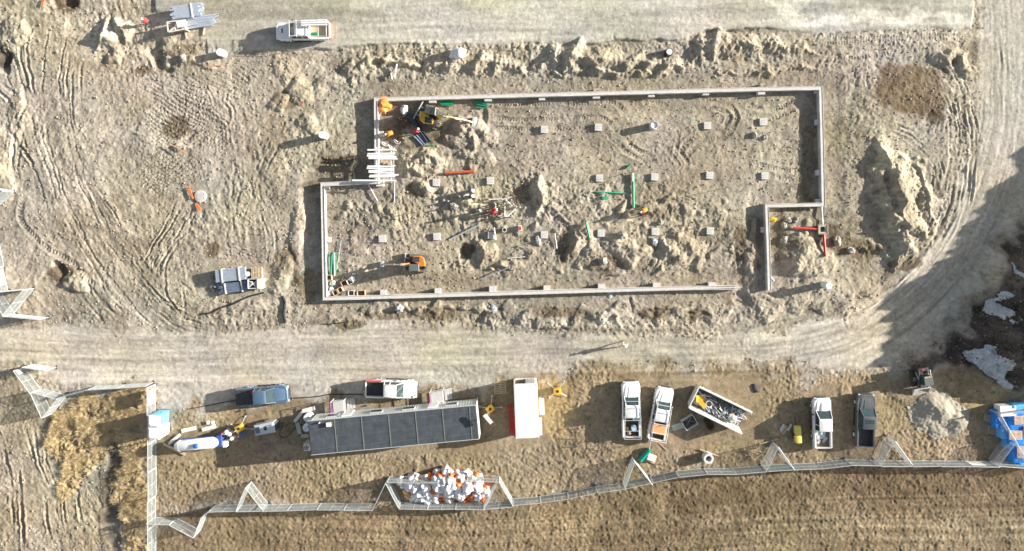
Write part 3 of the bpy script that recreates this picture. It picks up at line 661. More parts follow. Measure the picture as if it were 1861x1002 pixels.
# ------------------------------------------------------------------ grass, clods (nobody could count them)
rg = np.random.default_rng(5)
def tri_cloud(name, m, pts, ln, wd, flat, label, cat, gsc=1.0):
    n = len(pts); a = rg.uniform(0, 2*PI, n); L = rg.uniform(.5, 1.2, n)*ln; up = rg.uniform(.15, 1, n)*flat
    z = np.array([gz(x, y) for x, y in pts])
    b = np.stack([pts[:, 0], pts[:, 1], z-0.01], -1)
    d = np.stack([np.cos(a)*L, np.sin(a)*L, up*L], -1); s_ = np.stack([-np.sin(a), np.cos(a), np.zeros(n)], -1)*wd
    co = np.stack([b-s_, b+s_, b+d], 1).reshape(-1, 3).astype(np.float32)
    me = bpy.data.meshes.new(name); me.vertices.add(len(co)); me.vertices.foreach_set("co", co.ravel())
    me.loops.add(len(co)); me.loops.foreach_set("vertex_index", np.arange(len(co), dtype=np.int32))
    me.polygons.add(n); me.polygons.foreach_set("loop_start", np.arange(0, 3*n, 3, dtype=np.int32)); me.update(calc_edges=True)
    me.materials.append(m); o = bpy.data.objects.new(name, me); COL.objects.link(o); tag(o, label, cat, kind="stuff"); return o
def scatter(mask, n, bias=None):
    p = mask*(bias if bias is not None else 1.0)*((U > -60) & (U < 1925) & (V > -60) & (V < 1064)); p = p.ravel(); cs = np.cumsum(p); r = np.searchsorted(cs, rg.uniform(0, cs[-1], n))
    u = U.ravel()[r]+rg.uniform(-1, 1, n); v = V.ravel()[r]+rg.uniform(-1, 1, n)
    return np.stack([(u-CX)/S, (CY-v)/S], -1)
def blade_mat(name, a, b_):
    m = bpy.data.materials.new(name); m.use_nodes = True; n = m.node_tree.nodes; l = m.node_tree.links; b = n["Principled BSDF"]
    b.inputs["Roughness"].default_value = .8; b.inputs["Specular IOR Level"].default_value = .2
    gi = n.new("ShaderNodeNewGeometry"); mx = n.new("ShaderNodeMix"); mx.data_type = 'RGBA'; mx.inputs[6].default_value = (*a, 1); mx.inputs[7].default_value = (*b_, 1)
    l.new(gi.outputs["Random Per Island"], mx.inputs[0]); l.new(mx.outputs[2], b.inputs["Base Color"]); return m
tri_cloud("dry_grass", blade_mat("straw_blades", (.38, .27, .14), (.72, .59, .35)), scatter(m_straw, 42000, np.clip(.4+n_mid, 0.05, 2)), .36, .022, .7, "tall golden dead grass bending along the fence corner", "grass")
tri_cloud("stubble", blade_mat("stubble_blades", (.17, .125, .07), (.38, .30, .175)), scatter(np.clip(m_field+.5*m_yard-m_fdark*.6, 0, 1), 80000, np.clip(.5+n_hi, 0.05, 2)), .16, .016, .6, "short dry brown stubble covering the field and yard", "grass")
def clods(name, m, pts, lo, hi, label):
    V0 = []; F0 = []
    bm = bmesh.new(); bmesh.ops.create_icosphere(bm, subdivisions=1, radius=1); bm.verts.ensure_lookup_table()
    base = np.array([v.co for v in bm.verts]); fc = np.array([[v.index for v in f.verts] for f in bm.faces]); bm.free()
    n = len(pts); r = lo*(hi/lo)**(rg.uniform(0, 1, n)**2.2)
    z = np.array([gz(x, y) for x, y in pts]); sc = rg.uniform(.6, 1.2, (n, 1, 3))*r[:, None, None]; sc[..., 2] *= .7
    jit = rg.uniform(.7, 1.25, (n, len(base), 1))
    a = rg.uniform(0, 2*PI, n); ca, sa = np.cos(a)[:, None], np.sin(a)[:, None]
    v = base[None]*jit*sc; x = v[..., 0]*ca-v[..., 1]*sa; y = v[..., 0]*sa+v[..., 1]*ca
    co = np.stack([x+pts[:, :1], y+pts[:, 1:2], v[..., 2]+(z+r*.25)[:, None]], -1).reshape(-1, 3).astype(np.float32)
    f = (fc[None]+(np.arange(n)*len(base))[:, None, None]).reshape(-1, 3)
    me = bpy.data.meshes.new(name); me.vertices.add(len(co)); me.vertices.foreach_set("co", co.ravel())
    me.loops.add(f.size); me.loops.foreach_set("vertex_index", f.ravel().astype(np.int32)); me.polygons.add(len(f)); me.polygons.foreach_set("loop_start", np.arange(0, f.size, 3, dtype=np.int32)); me.update(calc_edges=True)
    me.materials.append(m); o = bpy.data.objects.new(name, me); COL.objects.link(o); tag(o, label, "clods", kind="stuff"); return o
bias = np.clip(rough_m-0.5, 0, 2)**1.5*mg*(1-near)*(1-m_dark)*np.clip(.3+n_mid, 0, 2)
clods("soil_clods", blade_mat("clod_soil", (.24, .20, .15), (.42, .375, .30)), scatter(np.ones_like(U), 34000, bias+.06*mg*(1-m_pad)*(1-m_road)), .02, .12, "broken lumps of dry soil over the churned ground")
clods("pebbles", blade_mat("pebble_stone", (.22, .20, .17), (.60, .57, .52)), scatter(np.ones_like(U), 22000, (m_road*.6+m_pad*.4+m_grav)*np.clip(.5+n_mid, .1, 2)), .012, .032, "loose pebbles strewn over the haul road and gravel pad")
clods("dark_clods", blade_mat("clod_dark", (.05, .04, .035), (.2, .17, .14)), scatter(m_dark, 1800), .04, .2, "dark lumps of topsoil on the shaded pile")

# ================================================================== OBJECTS
def thing(name, label, cat, px, py, rz=0.0, group=None, z=None, h=0.0, r=0.3):
    """Empty at the base; px, py is where the spot at height h above ground shows"""
    x, y = P(px, py, h)
    o = bpy.data.objects.new(name, None); COL.objects.link(o); o.empty_display_size = 0.3
    o.location = (x, y, gz(x, y) if z is None else z); o.rotation_euler = (0, 0, rz)
    return tag(o, label, cat, group)
def local(o, px, py, h=0.0):
    """pixel -> coordinates in the frame of thing o"""
    x, y = P(px, py, h); c, s_ = math.cos(-o.rotation_euler[2]), math.sin(-o.rotation_euler[2]); dx, dy = x-o.location[0], y-o.location[1]
    return (dx*c-dy*s_, dx*s_+dy*c)
def single(name, mb, m, label, cat, px, py, rz=0.0, group=None, z=None, h=0.0, smooth=None, dz=0.0):
    x, y = P(px, py, h)
    o = mb.build(name, m, smooth=smooth); o.location = (x, y, (gz(x, y) if z is None else z)+dz); o.rotation_euler = (0, 0, rz)
    return tag(o, label, cat, group)

# ---------------------------------------------------------------- foundation
WT = 0.58                                   # top of the wall
def ribbon(mb, pts, wd, z0, z1):
    n = len(pts); Lf, Rt = [], []
    for i, p in enumerate(pts):
        p = Vector(p); a = Vector(pts[i-1]) if i else None; b = Vector(pts[i+1]) if i < n-1 else None
        if a is None: d = (b-p).normalized(); nn = Vector((-d.y, d.x)); k = 1
        elif b is None: d = (p-a).normalized(); nn = Vector((-d.y, d.x)); k = 1
        else:
            d1 = (p-a).normalized(); d2 = (b-p).normalized(); n1 = Vector((-d1.y, d1.x)); n2 = Vector((-d2.y, d2.x)); nn = (n1+n2).normalized(); k = 1/max(.3, nn.dot(n1))
        ww = wd[i] if isinstance(wd, list) else wd
        Lf.append(p+nn*ww/2*k); Rt.append(p-nn*ww/2*k)
    for i in range(n-1):
        q = [Lf[i], Lf[i+1], Rt[i+1], Rt[i]]
        mb.loft([[(v.x, v.y, z0) for v in q], [(v.x, v.y, z1) for v in q]])
WP = [(1399, 528), (1397, 450), (1394, 374), (1446, 373), (1497, 372), (1495, 270), (1492, 160), (1382, 162), (1200, 167), (1000, 172), (850, 176), (683, 181), (684, 255), (684, 331), (586, 335), (588, 440), (590, 543), (700, 540), (900, 534), (1100, 528), (1250, 524), (1345, 523)]
wpt = [P(x, y, WT) for x, y in WP]
fw = tag(bpy.data.objects.new("foundation_wall", None), "long pale cast foundation wall stepping around the dug building plot", "foundation wall"); COL.objects.link(fw)
mb = MB(); ribbon(mb, wpt, [.30]*(len(wpt)-2)+[.30, .12], -0.5, WT-.03); mb.build("wall_core", CONCW, fw)
mb = MB(); ribbon(mb, wpt, .8, -0.5, -0.16); mb.build("wall_footing", CONC, fw)
def offs_line(pts, o):
    r = []
    for i, p in enumerate(pts):
        p = Vector(p); a = Vector(pts[max(i-1, 0)]); b = Vector(pts[min(i+1, len(pts)-1)])
        n1 = (p-a).normalized() if i else (b-p).normalized(); n2 = (b-p).normalized() if i < len(pts)-1 else n1
        n1 = Vector((-n1.y, n1.x)); n2 = Vector((-n2.y, n2.x)); nn = (n1+n2).normalized(); r.append(tuple(p+nn*o/max(.3, nn.dot(n1))))
    return r
for sgn in (-1, 1):
    mb = MB(); ribbon(mb, offs_line(wpt, sgn*.185), .06, -0.3, WT+(.02 if sgn > 0 else 0)); mb.build("form_panel", mat("form_board", (.54, .52, .49), .8, var=.35, scale=.8, dust=.45), fw)
for (x, y, a, b) in [(786, 183, .8, .5), (887, 180, .8, .5), (985, 178, .7, .5), (1084, 174, .8, .6), (1184, 172, .7, .5), (1283, 169, .7, .5), (1384, 167, .8, .6), (1487, 165, .5, .5), (1488, 222, .5, .6), (1489, 314, .5, .6), (1488, 366, .5, .5),
        (696, 532, .65, .5), (795, 529, .65, .5), (895, 526, .75, .6), (994, 524, .75, .5), (1093, 521, .75, .5), (1193, 519, .75, .5), (1294, 518, .75, .5), (595, 436, .55, .55), (594, 340, .55, .5), (690, 334, .8, .6), (1389, 418, .5, .6), (691, 243, .7, .5)]:
    q = P(x, y, .45); hh = random.uniform(.40, .5); MB().box((q[0], q[1], hh/2-.15), (a, b, hh+.3), bev=.015).build("pilaster", CONCW, fw)
for (x, y) in [(1080, 164), (1383, 155), (888, 172)]:
    q = P(x, y, .3); MB().box((q[0], q[1], .2), (.3, .3, .7), rz=.3, bev=.02).box((q[0]+.25, q[1]+.1, .1), (.5, .12, .2), rz=.4).build("form_brace", WOODW, fw)

pad0 = None
nm = ["west end", "second", "third", "fourth", "fifth", "sixth"]
wet_ = mat("pad_concrete", (.62, .61, .59), .85, var=.3, scale=7, bump=.6, dust=.55)
for i, (x, y) in enumerate(PADS):
    row = "northern" if y < 260 else ("middle" if y < 350 else "southern")
    lst = [p for p in PADS if ("northern" if p[1] < 260 else ("middle" if p[1] < 350 else "southern")) == row]; k = lst.index((x, y))
    lab = "square concrete column pad, %s from the west in the %s row" % (["first", "second", "third", "fourth", "fifth", "sixth", "seventh"][k], row)
    o = thing("column_pad", lab, "concrete pad", x, y, random.uniform(-.06, .06), "column pads inside the foundation", z=-.05)
    MB().box((0, 0, .12), (.78, .78, .3), bev=.02).build("pad_block", wet_, o)
    for a in (-1, 1):
        for b in (-1, 1): MB().cyl((a*.12, b*.12, .2), (a*.12, b*.12, .42), .012, n=5).build("anchor_bolt", DARKM, o)
    if (x, y) == (1186, 230): MB().pipe((.03, .03, .27), (.03, .03, 1.0), .4, .36, 20).cyl((.03, .03, .3), (.03, .03, .9), .35, n=20).build("round_form", WPVC, o, 40)

# ---------------------------------------------------------------- pickups
def outline(L, W, nose=.55, tail=.12, x0=None, n=6):
    """plan outline of a car body: rounded nose at +x"""
    pts = []
    for k in range(n+1):
        t = k/n*PI/2; pts.append((L/2-nose*(1-math.cos(PI/2-t))*1.0, W/2*(1)-(0 if k == n else 0)-(W*.16)*(1-math.sin(t))**1.3-0))
    pts = [(L/2-nose*(1-math.cos((1-k/n)*PI/2))**1.0*0-nose*(k/n)**2*1.0, (W/2-.25*W)+.25*W*math.sin(k/n*PI/2)) for k in range(n+1)]
    up = pts+[(-L/2+tail, W/2), (-L/2, W/2-tail)]
    return up+[(x, -y) for x, y in up[::-1]]
def make_pickup(label, px, py, rz, paint_, L=5.75, cab='crew', bedmat=None, rack=False, h=1.0):
    t = thing("pickup_truck", label, "pickup truck", px, py, rz, "pickup trucks parked on the site", h=h)
    W = 1.98; xb = -0.78         # rear of the cab
    def ring(z, s=1.0, w=1.0, xf=0):
        o = outline(L, W*w); return [(max(x*s+xf, xb-.02), y, z) for x, y in o]
    MB().loft([ring(.42, .985, .93), ring(.60, 1, .99), ring(.86, 1, 1.0), ring(1.02, .985, .975), ring(1.10, .955, .92)]).build("body", paint_, t, 35)
    xh0, xh1 = 1.40, L/2-.22
    mb = MB(); mb.loft([[(xh0, -.80, 1.08), (xh1, -.62, 1.04), (xh1, .62, 1.04), (xh0, .80, 1.08)], [(xh0-.05, -.72, 1.19), (xh1-.12, -.56, 1.12), (xh1-.12, .56, 1.12), (xh0-.05, .72, 1.19)]])
    mb.loft([[(xh0, -.42, 1.15), (xh1-.2, -.3, 1.10), (xh1-.2, .3, 1.10), (xh0, .42, 1.15)], [(xh0-.04, -.36, 1.23), (xh1-.35, -.24, 1.155), (xh1-.35, .24, 1.155), (xh0-.04, .36, 1.23)]]).build("bonnet", paint_, t, 40)
    # cab: greenhouse of glass below, roof above
    xw0, xw1 = 1.46, .62; xr1 = xb+.10
    mb = MB(); rr = [(xw0, .80), (xb+.02, .86)]; g0 = [(xw0, -.80, 1.12), (xw0, .80, 1.12), (xb+.02, .86, 1.08), (xb+.02, -.86, 1.08)]; g1 = [(xw1+.02, -.66, 1.80), (xw1+.02, .66, 1.80), (xr1, .68, 1.80), (xr1, -.68, 1.80)]
    mb.loft([g0, g1]).build("cab_window", GLASS, t)
    mb = MB(); mb.loft([[(xw1+.06, -.70, 1.79), (xw1+.06, .70, 1.79), (xr1-.05, .72, 1.79), (xr1-.05, -.72, 1.79)], [(xw1-.02, -.69, 1.85), (xw1-.02, .69, 1.85), (xr1, .70, 1.85), (xr1, -.70, 1.85)], [(xw1-.2, -.58, 1.885), (xw1-.2, .58, 1.885), (xr1+.12, .58, 1.885), (xr1+.12, -.58, 1.885)]])
    mb.build("roof", paint_, t, 35)
    mb = MB()
    for s_ in (-1, 1):
        for (a, b) in (((xw0+.02, s_*.81, 1.12), (xw1+.04, s_*.68, 1.81)), (((xw1+xb)/2+.02, s_*.875, 1.08), ((xw1+xb)/2, s_*.70, 1.81)), ((xb+.06, s_*.875, 1.07), (xr1+.02, s_*.70, 1.81))): mb.cyl(a, b, .045, n=6)
    mb.build("pillar", paint_, t, 40)
    # cargo bed
    bl = xb-.04; bt = -L/2
    mb = MB(); mb.box(((bl+bt)/2, 0, .72), (bl-bt-.02, W-.3, .06)); mb.build("bed_floor", bedmat or BLACKP, t)
    for s_ in (-1, 1):
        mb = MB(); prof = [(s_*(W/2-.20), .60), (s_*(W/2-.20), 1.15), (s_*(W/2-.04), 1.16), (s_*(W/2), 1.08), (s_*W/2, .62), (s_*(W/2-.06), .46)]
        mb.loft([[(bl, y, z) for y, z in prof], [(bt+.06, y, z) for y, z in prof]]).build("bed_side", paint_, t, 40)
    MB().box((bt+.05, 0, .86), (.09, W-.30, .58), bev=.02).build("tailgate", paint_, t)
    MB().box((bt-.06, 0, .52), (.16, W-.24, .16), bev=.03).build("rear_bumper", DARKM if paint_ is not PAINTW else STEEL, t)
    mb = MB(); o = outline(L+.16, W*.98); rg_ = [[(x, y, z) for x, y in o if x > L/2-.5] for z in (.42, .62)]
    mb.loft(rg_).build("front_bumper", DARKM, t, 40)
    MB().box((L/2-.02, 0, .82), (.06, 1.0, .26), bev=.02).build("grille", BLACKP, t)
    for s_ in (-1, 1):
        MB().box((L/2-.10, s_*.70, .86), (.14, .34, .2), rz=-s_*.35, bev=.03).build("headlight", mat("lamp_glass", (.75, .78, .8), .1, var=.05), t)
        MB().box((bt+.03, s_*(W/2-.10), .95), (.06, .16, .36), bev=.01).build("taillight", mat("tail_red", (.5, .02, .02), .2, var=.05), t)
        MB().box((1.02, s_*(W/2+.14), 1.22), (.14, .2, .2), rz=s_*.2, bev=.04).build("mirror", BLACKP, t, 40)
        MB().tube([(.55, s_*(W/2+.005), .98), (.42, s_*(W/2+.03), .98), (.3, s_*(W/2+.005), .98)], .018, 5).build("door_handle", BLACKP, t)
        MB().box((.3, s_*(W/2-.02), .42), (2.0, .22, .07), bev=.02).build("side_step", BLACKP, t)
        for x in (L/2-1.0, -L/2+1.15):
            w_ = MB().pipe((x, s_*(W/2-.26), .38), (x, s_*(W/2+.0), .38), .39, .23, 22).build("wheel", RUBBER, t, 40)
            MB().cyl((x, s_*(W/2-.22), .38), (x, s_*(W/2-.02), .38), .235, n=16).cyl((x, s_*(W/2-.03), .38), (x, s_*(W/2+.01), .38), .09, n=10).build("rim", STEEL, w_, 40)
            mb = MB(); arc = [(x+.52*math.cos(a), s_*(W/2+.0), .38+.50*math.sin(a)) for a in np.linspace(.1, PI-.1, 9)]
            mb.tube(arc, .045, 6).build("wheel_arch", paint_, t, 50)
    for s_ in (-1, 1): MB().box((xw0+.10, s_*.32, 1.14), (.02, .5, .02), rz=s_*.25).build("wiper", BLACKP, t)
    if rack:
        mb = MB()
        for s_ in (-1, 1):
            mb.tube([(bt+.12, s_*.93, 1.16), (bt+.12, s_*.90, 1.98), (xb+.05, s_*.84, 2.0), (1.2, s_*.78, 2.0)], .03, 6)
            mb.cyl((bl-.1, s_*.93, 1.1), (bl-.1, s_*.90, 1.99), .03, n=6)
        for x in (bt+.12, bt+1.0, bl-.1, .4, 1.15): mb.cyl((x, -.90, 2.0), (x, .90, 2.0), .028, n=6)
        mb.build("ladder_rack", rack, t, 40)
    return t, dict(L=L, W=W, xb=xb, bl=bl, bt=bt)
PB = mat("car_slate_blue", (.11, .19, .30), .3, .3, coat=.8, var=.05, dust=.22)
PG = mat("car_graphite", (.13, .14, .155), .3, .4, coat=.8, var=.05, dust=.35)
REDV = mat("red_wrap", (.55, .035, .04), .4, coat=.4, var=.2, dust=.2)
def load(mb, name, m, label, cat, t, smooth=None, group=None):
    """thing lying on thing t, given in t's own coordinates: stays top-level"""
    o = mb.build(name, m, smooth=smooth); o.location = t.location; o.rotation_euler = t.rotation_euler
    # centre the origin under the shape
    me = o.data; c = sum((v.co for v in me.vertices), Vector())/len(me.vertices); zmin = min(v.co.z for v in me.vertices); c.z = zmin
    me.transform(Matrix.Translation(-c)); o.location = t.matrix_basis @ c
    return tag(o, label, cat, group)

t, d = make_pickup("slate blue crew cab pickup beside the gravel edge, black cover over its bed", 476, 720, ang(430, 724, 524, 717), PB)
MB().box(((d['bl']+d['bt'])/2, 0, 1.165), (d['bl']-d['bt']-.08, 1.62, .04), bev=.01).build("bed_cover", BLACKP, t)
for k in range(3):
    MB().box((d['bl']-.4-.42*k, 0, 1.19), (.03, 1.6, .02)).build("cover_rib", DARKM, t)
load(MB().pipe((-1.0, .55, 1.19), (-1.0, .55, 1.30), .2, .12, 12).cyl((-1.0, .55, 1.19), (-1.0, .55, 1.25), .1), "strap_reel", RED, "small red strap reel on the black bed cover of the slate blue pickup", "reel", t)
t, d = make_pickup("white crew cab pickup with a red printed flank at its bed", 711, 708, ang(664, 707, 758, 709), PAINTW, L=5.65)
MB().box(((d['bl']+d['bt'])/2, d['W']/2+.012, .86), (d['bl']-d['bt']-.2, .02, .46)).build("flank_print", REDV, t)
MB().box(((d['bl']+d['bt'])/2-.1, d['W']/2-.09, 1.165), (d['bl']-d['bt']-.3, .16, .015)).build("rail_print", REDV, t)
t, d = make_pickup("white pickup with steel rack, drum and tools in its open bed", 1147, 744, ang(1147, 800, 1146, 700), PAINTW, L=6.1, rack=STEEL)
load(MB().pipe((-2.0, -.25, .76), (-2.0, -.25, 1.25), .30, .28, 18).cyl((-2.0, -.25, .8), (-2.0, -.25, 1.24), .285, n=18), "drum", mat("pale_blue_drum", (.42, .53, .64), .5), "pale blue round drum in the bed of the white pickup with rack", "drum", t, 40)
load(MB().box((-2.1, .42, .92), (.3, .22, .3), bev=.04).cyl((-2.1, .42, 1.07), (-2.1, .42, 1.14), .05), "fuel_can", YELLOW, "small yellow fuel can beside the pale blue drum", "fuel can", t)
load(MB().sph((-2.6, .25, .93), (.22, .2, .18)).box((-2.55, .1, .9), (.3, .1, .3), rz=.5), "tool_bag", mat("brown_bag", (.35, .25, .17), .9), "brown tool bag near the tailgate of the white pickup with drum", "bag", t, 50)
load(MB().tube([(-.9+.25*math.cos(a), .3+.25*math.sin(a), .80+.02*a) for a in np.linspace(0, 14, 50)], .025, 5), "hose_coil", BLACKP, "black hose coil behind the cab of the white pickup with drum", "hose", t, 60)
load(MB().box((-.95, -.45, .92), (.35, .6, .34), bev=.02).box((-.95, -.45, 1.10), (.36, .62, .03)), "toolbox", STEEL, "grey steel toolbox behind the cab of the white pickup with drum", "toolbox", t)
t, d = make_pickup("tilted white pickup with ladder rack, orange box in its bed", 1201, 752, ang(1192, 800, 1210, 706), PAINTW, L=5.8, rack=WHITE)
load(MB().box((-1.72, 0, 1.0), (.9, 1.45, .5), bev=.02).box((-1.72, 0, 1.27), (.94, 1.5, .04), bev=.01), "cargo_box", mat("orange_ply", (.75, .36, .16), .6, var=.1, dust=.2), "flat orange box in the bed of the tilted white pickup", "box", t)
load(MB().cyl((-3.9, .78, 2.02), (1.6, .78, 2.06), .035, n=7), "conduit", STEEL, "long steel conduit on the rack over the tilted white pickup's left side", "pipe", t, 40)
load(MB().box((-2.5, -.45, .86), (.4, .35, .2), rz=.3, bev=.03), "tool_case", DARKM, "dark tool case near the tailgate behind the orange box", "case", t)
t, d = make_pickup("plain white crew cab pickup with scraps in its bed, by the yellow cart", 1495, 769, ang(1496, 820, 1494, 720), PAINTW, L=5.5, bedmat=mat("bed_mud", (.21, .165, .12), .9, var=.3))
load(MB().box((-1.3, .15, .80), (1.0, .9, .08), rz=.2).box((-1.9, -.3, .82), (.7, .25, .08), rz=-.7).box((-1.0, -.1, .88), (.7, .5, .1), rz=-.15).box((-2.1, .35, .8), (.25, .5, .06), rz=.9), "scrap_sheet", STEEL, "bent grey metal scraps in the bed of the plain white pickup", "scrap metal", t)
t, d = make_pickup("dark grey crew cab pickup with a sunroof and an empty black bed", 1574, 765, ang(1573, 815, 1576, 718), PG, L=5.75)
MB().box((.12, 0, 1.895), (.42, .95, .02), bev=.008).build("sunroof", GLASS, t)
for k in range(7): MB().box(((d['bl']+d['bt'])/2, -.66+.22*k, .757), (d['bl']-d['bt']-.1, .05, .02)).build("bed_rib", BLACKP, t)
for k in range(5): MB().box((-.3, -.4+.2*k, 1.888), (.55, .03, .015)).build("roof_rib", PG, t)
t, d = make_pickup("white work pickup with roof rack, on the gravel pad near the top edge", 551, 57, ang(600, 57, 498, 59), PAINTW, L=5.9, rack=WHITE, bedmat=WOOD)
MB().box((2.0, .0, 1.16), (.55, .5, .03), bev=.01).build("bonnet_scoop", BLACKP, t)
MB().box((d['bt']-.35, 0, .78), (.75, 1.7, .05), bev=.01).build("lowered_gate", WOODW, t)
for k in range(3): load(MB().cyl((-2.95, -.3-.24*k, 2.11), (-.2, -.26-.24*k, 2.11), .10, n=10), "pipe", WPVC, "white pipe strapped on the rack of the pickup at the top edge", "pipe", t, 50, "white pipes on the rack of the top pickup")
for k in range(5):
    load(MB().cyl((-1.9+.12*k, .28+.11*(k % 3)-.05, .84+.13*(k//3)), (-.85+.05*k, .32+.11*(k % 3)-.05, .84+.13*(k//3)), .06, n=9), "pipe", GREEN, "short green pipe in the bed of the pickup at the top edge", "pipe", t, 50, "green pipes in the bed of the top pickup")

# ---------------------------------------------------------------- site office trailer
ra = ang(560, 766, 864, 737)
c0 = ((560+864+869+567)/4, (766+737+799+826)/4)
t = thing("site_trailer", "long site office trailer with a dark grey seamed roof and pale walls", "trailer", *c0, ra, h=3.35, z=0)
TL, TW, TH = 17.85, 3.6, 3.25
t.location.z = gz(t.location.x, t.location.y)-.02
wallm = mat("trailer_siding", (.60, .62, .62), .5, .1, var=.07, scale=2, dust=.2)
MB().box((0, 0, (TH+.55)/2), (TL-.14, TW-.14, TH-.55), bev=.02).build("wall", wallm, t)
mb = MB()
for k in range(60):
    x = -TL/2+.25+k*(TL-.5)/59
    mb.box((x, TW/2-.062, 1.9), (.03, .03, 2.6))
mb.build("siding_rib", wallm, t)
rm = mat("roof_membrane", (.052, .063, .076), .6, var=.3, scale=1.1, dust=.10)
nd = rm.node_tree.nodes; lk = rm.node_tree.links; br = nd.new("ShaderNodeTexBrick"); tcx = nd.new("ShaderNodeTexCoord"); br.inputs["Scale"].default_value = 1.0
br.inputs["Brick Width"].default_value = 1.43; br.inputs["Row Height"].default_value = 1.17; br.inputs["Mortar Size"].default_value = .018; br.offset = .45
mpn = nd.new("ShaderNodeMapping"); mpn.inputs["Location"].default_value = (.3, .03, 0)
mixn = nd.new("ShaderNodeMix"); mixn.data_type = 'RGBA'; mixn.inputs[7].default_value = (.095, .11, .125, 1); bsdf = nd["Principled BSDF"]; src = bsdf.inputs["Base Color"].links[0].from_socket
lk.new(tcx.outputs["Object"], mpn.inputs[0]); lk.new(mpn.outputs[0], br.inputs["Vector"]); lk.new(br.outputs["Fac"], mixn.inputs[0]); lk.new(src, mixn.inputs[6]); lk.new(mixn.outputs[2], bsdf.inputs["Base Color"])
mb = MB(); mb.loft([[(-TL/2, -TW/2, TH), (TL/2, -TW/2, TH), (TL/2, TW/2, TH), (-TL/2, TW/2, TH)], [(-TL/2, -TW/2, TH+.08), (TL/2, -TW/2, TH+.08), (TL/2, TW/2, TH+.08), (-TL/2, TW/2, TH+.08)], [(-TL/2+.06, -TW/2+.06, TH+.10), (TL/2-.06, -TW/2+.06, TH+.10), (TL/2-.06, TW/2-.06, TH+.10), (-TL/2+.06, TW/2-.06, TH+.10)]]).build("roof", rm, t)
for k in range(6):
    x = -TL/2+2.78+k*2.87
    if k == 5: x -= .0
    MB().box((x, 0, TH+.115), (.07, TW-.1, .03)).build("roof_strip", mat("strip_grey", (.19, .195, .18), .7, var=.2), t)
mb = MB().box((0, TW/2+.0, TH+.05), (TL+.04, .06, .12)).box((0, -TW/2, TH+.05), (TL+.04, .06, .12)); mb.build("eave_trim", STEEL, t)
MB().box((TL/2+.03, 0, (TH+.4)/2), (.05, TW+.02, TH-.35)).build("end_wall", mat("end_white", (.74, .74, .73), .5, var=.05, dust=.1), t)
for x in (-6.6, -1.9, 1.6, 6.2):
    w_ = MB().box((x, TW/2-.0, 2.05), (1.35, .10, .85), bev=.01).build("window", STEEL, t); MB().box((x, TW/2+.045, 2.05), (1.2, .04, .70)).build("pane", GLASS, w_)
for x in (-5.1, 4.2):
    w_ = MB().box((x, TW/2, 1.6), (.98, .12, 2.05), bev=.01).build("door", mat("door_white", (.72, .73, .73), .45, var=.04), t); MB().sph((x+.36, TW/2+.1, 1.55), .05).build("handle", DARKM, w_)
for x in (-7.5, -3.5, .5, 4.5, 8): MB().box((x, 1.2, .28), (.4, .4, .56), bev=.01).box((x, -1.2, .28), (.4, .4, .56), bev=.01).build("pier", CONC, t)
MB().box((TL/2+.0, 0, .5), (.06, TW-.3, .12)).box((0, 0, .5), (TL-.5, 2.2, .14)).build("chassis", DARKM, t)
TRL = t
def on_roof(name, mb, m, label, cat, lx, ly):
    for v in mb.bm.verts: v.co += Vector((lx, ly, TH+.1))
    return load(mb, name, m, label, cat, t)
on_roof("roof_vent", MB().box((0, 0, .14), (.5, .42, .24), bev=.03), WHITE, "small white vent box on the trailer roof", "vent", *(lambda q: q)(local(t, 597, 772, 3.5)))
on_roof("vent_pipe", MB().cyl((0, 0, 0), (0, 0, .25), .08, n=12), STEEL, "short round vent pipe at the trailer roof's west end", "vent pipe", *local(t, 580, 769, 3.5))
RAILP = mat("stair_paint", (.55, .56, .56), .5, var=.1, dust=.3)
for (px, py, lab) in ((617, 738, "grey stair landing at the trailer's west door, behind the red flanked pickup"), (795, 721, "grey stair landing with purple and white rails at the trailer's east door")):
    s = thing("stair_landing", lab, "stair landing", px, py, ra, "stair landings on the trailer's road side", h=.75)
    mb = MB()
    for k in range(9): mb.box((-.62+.155*k, 0, .75), (.14, 1.35, .04))
    mb.build("deck", RAILP, s)
    for (a, b) in ((-.7, -.7), (.7, -.7), (-.7, .7), (.7, .7)): MB().cyl((a, b, 0), (a, b, 1.7), .035, n=7).build("leg", RAILP, s)
    for sx_ in (-.7, .7): MB().cyl((sx_, -.7, 1.7), (sx_, .7, 1.7), .03, n=7).cyl((sx_, -.7, 1.25), (sx_, .7, 1.25), .025, n=7).build("rail", mat("rail_purple", (.45, .20, .42), .5) if sx_ < 0 else RAILP, s)
    MB().cyl((-.7, .7, 1.7), (.7, .7, 1.7), .03, n=7).build("rail", RAILP, s)
    for k in range(3): MB().box((.9+.26*k, 0, .58-.19*k), (.26, 1.1, .04), bev=.005).build("tread", RAILP, s)
    for b in (-.56, .56): MB().slab([(.72, b, .55), (1.6, b, .05), (1.6, b, -.05), (.72, b, .40)], .03).build("stringer", RAILP, s)
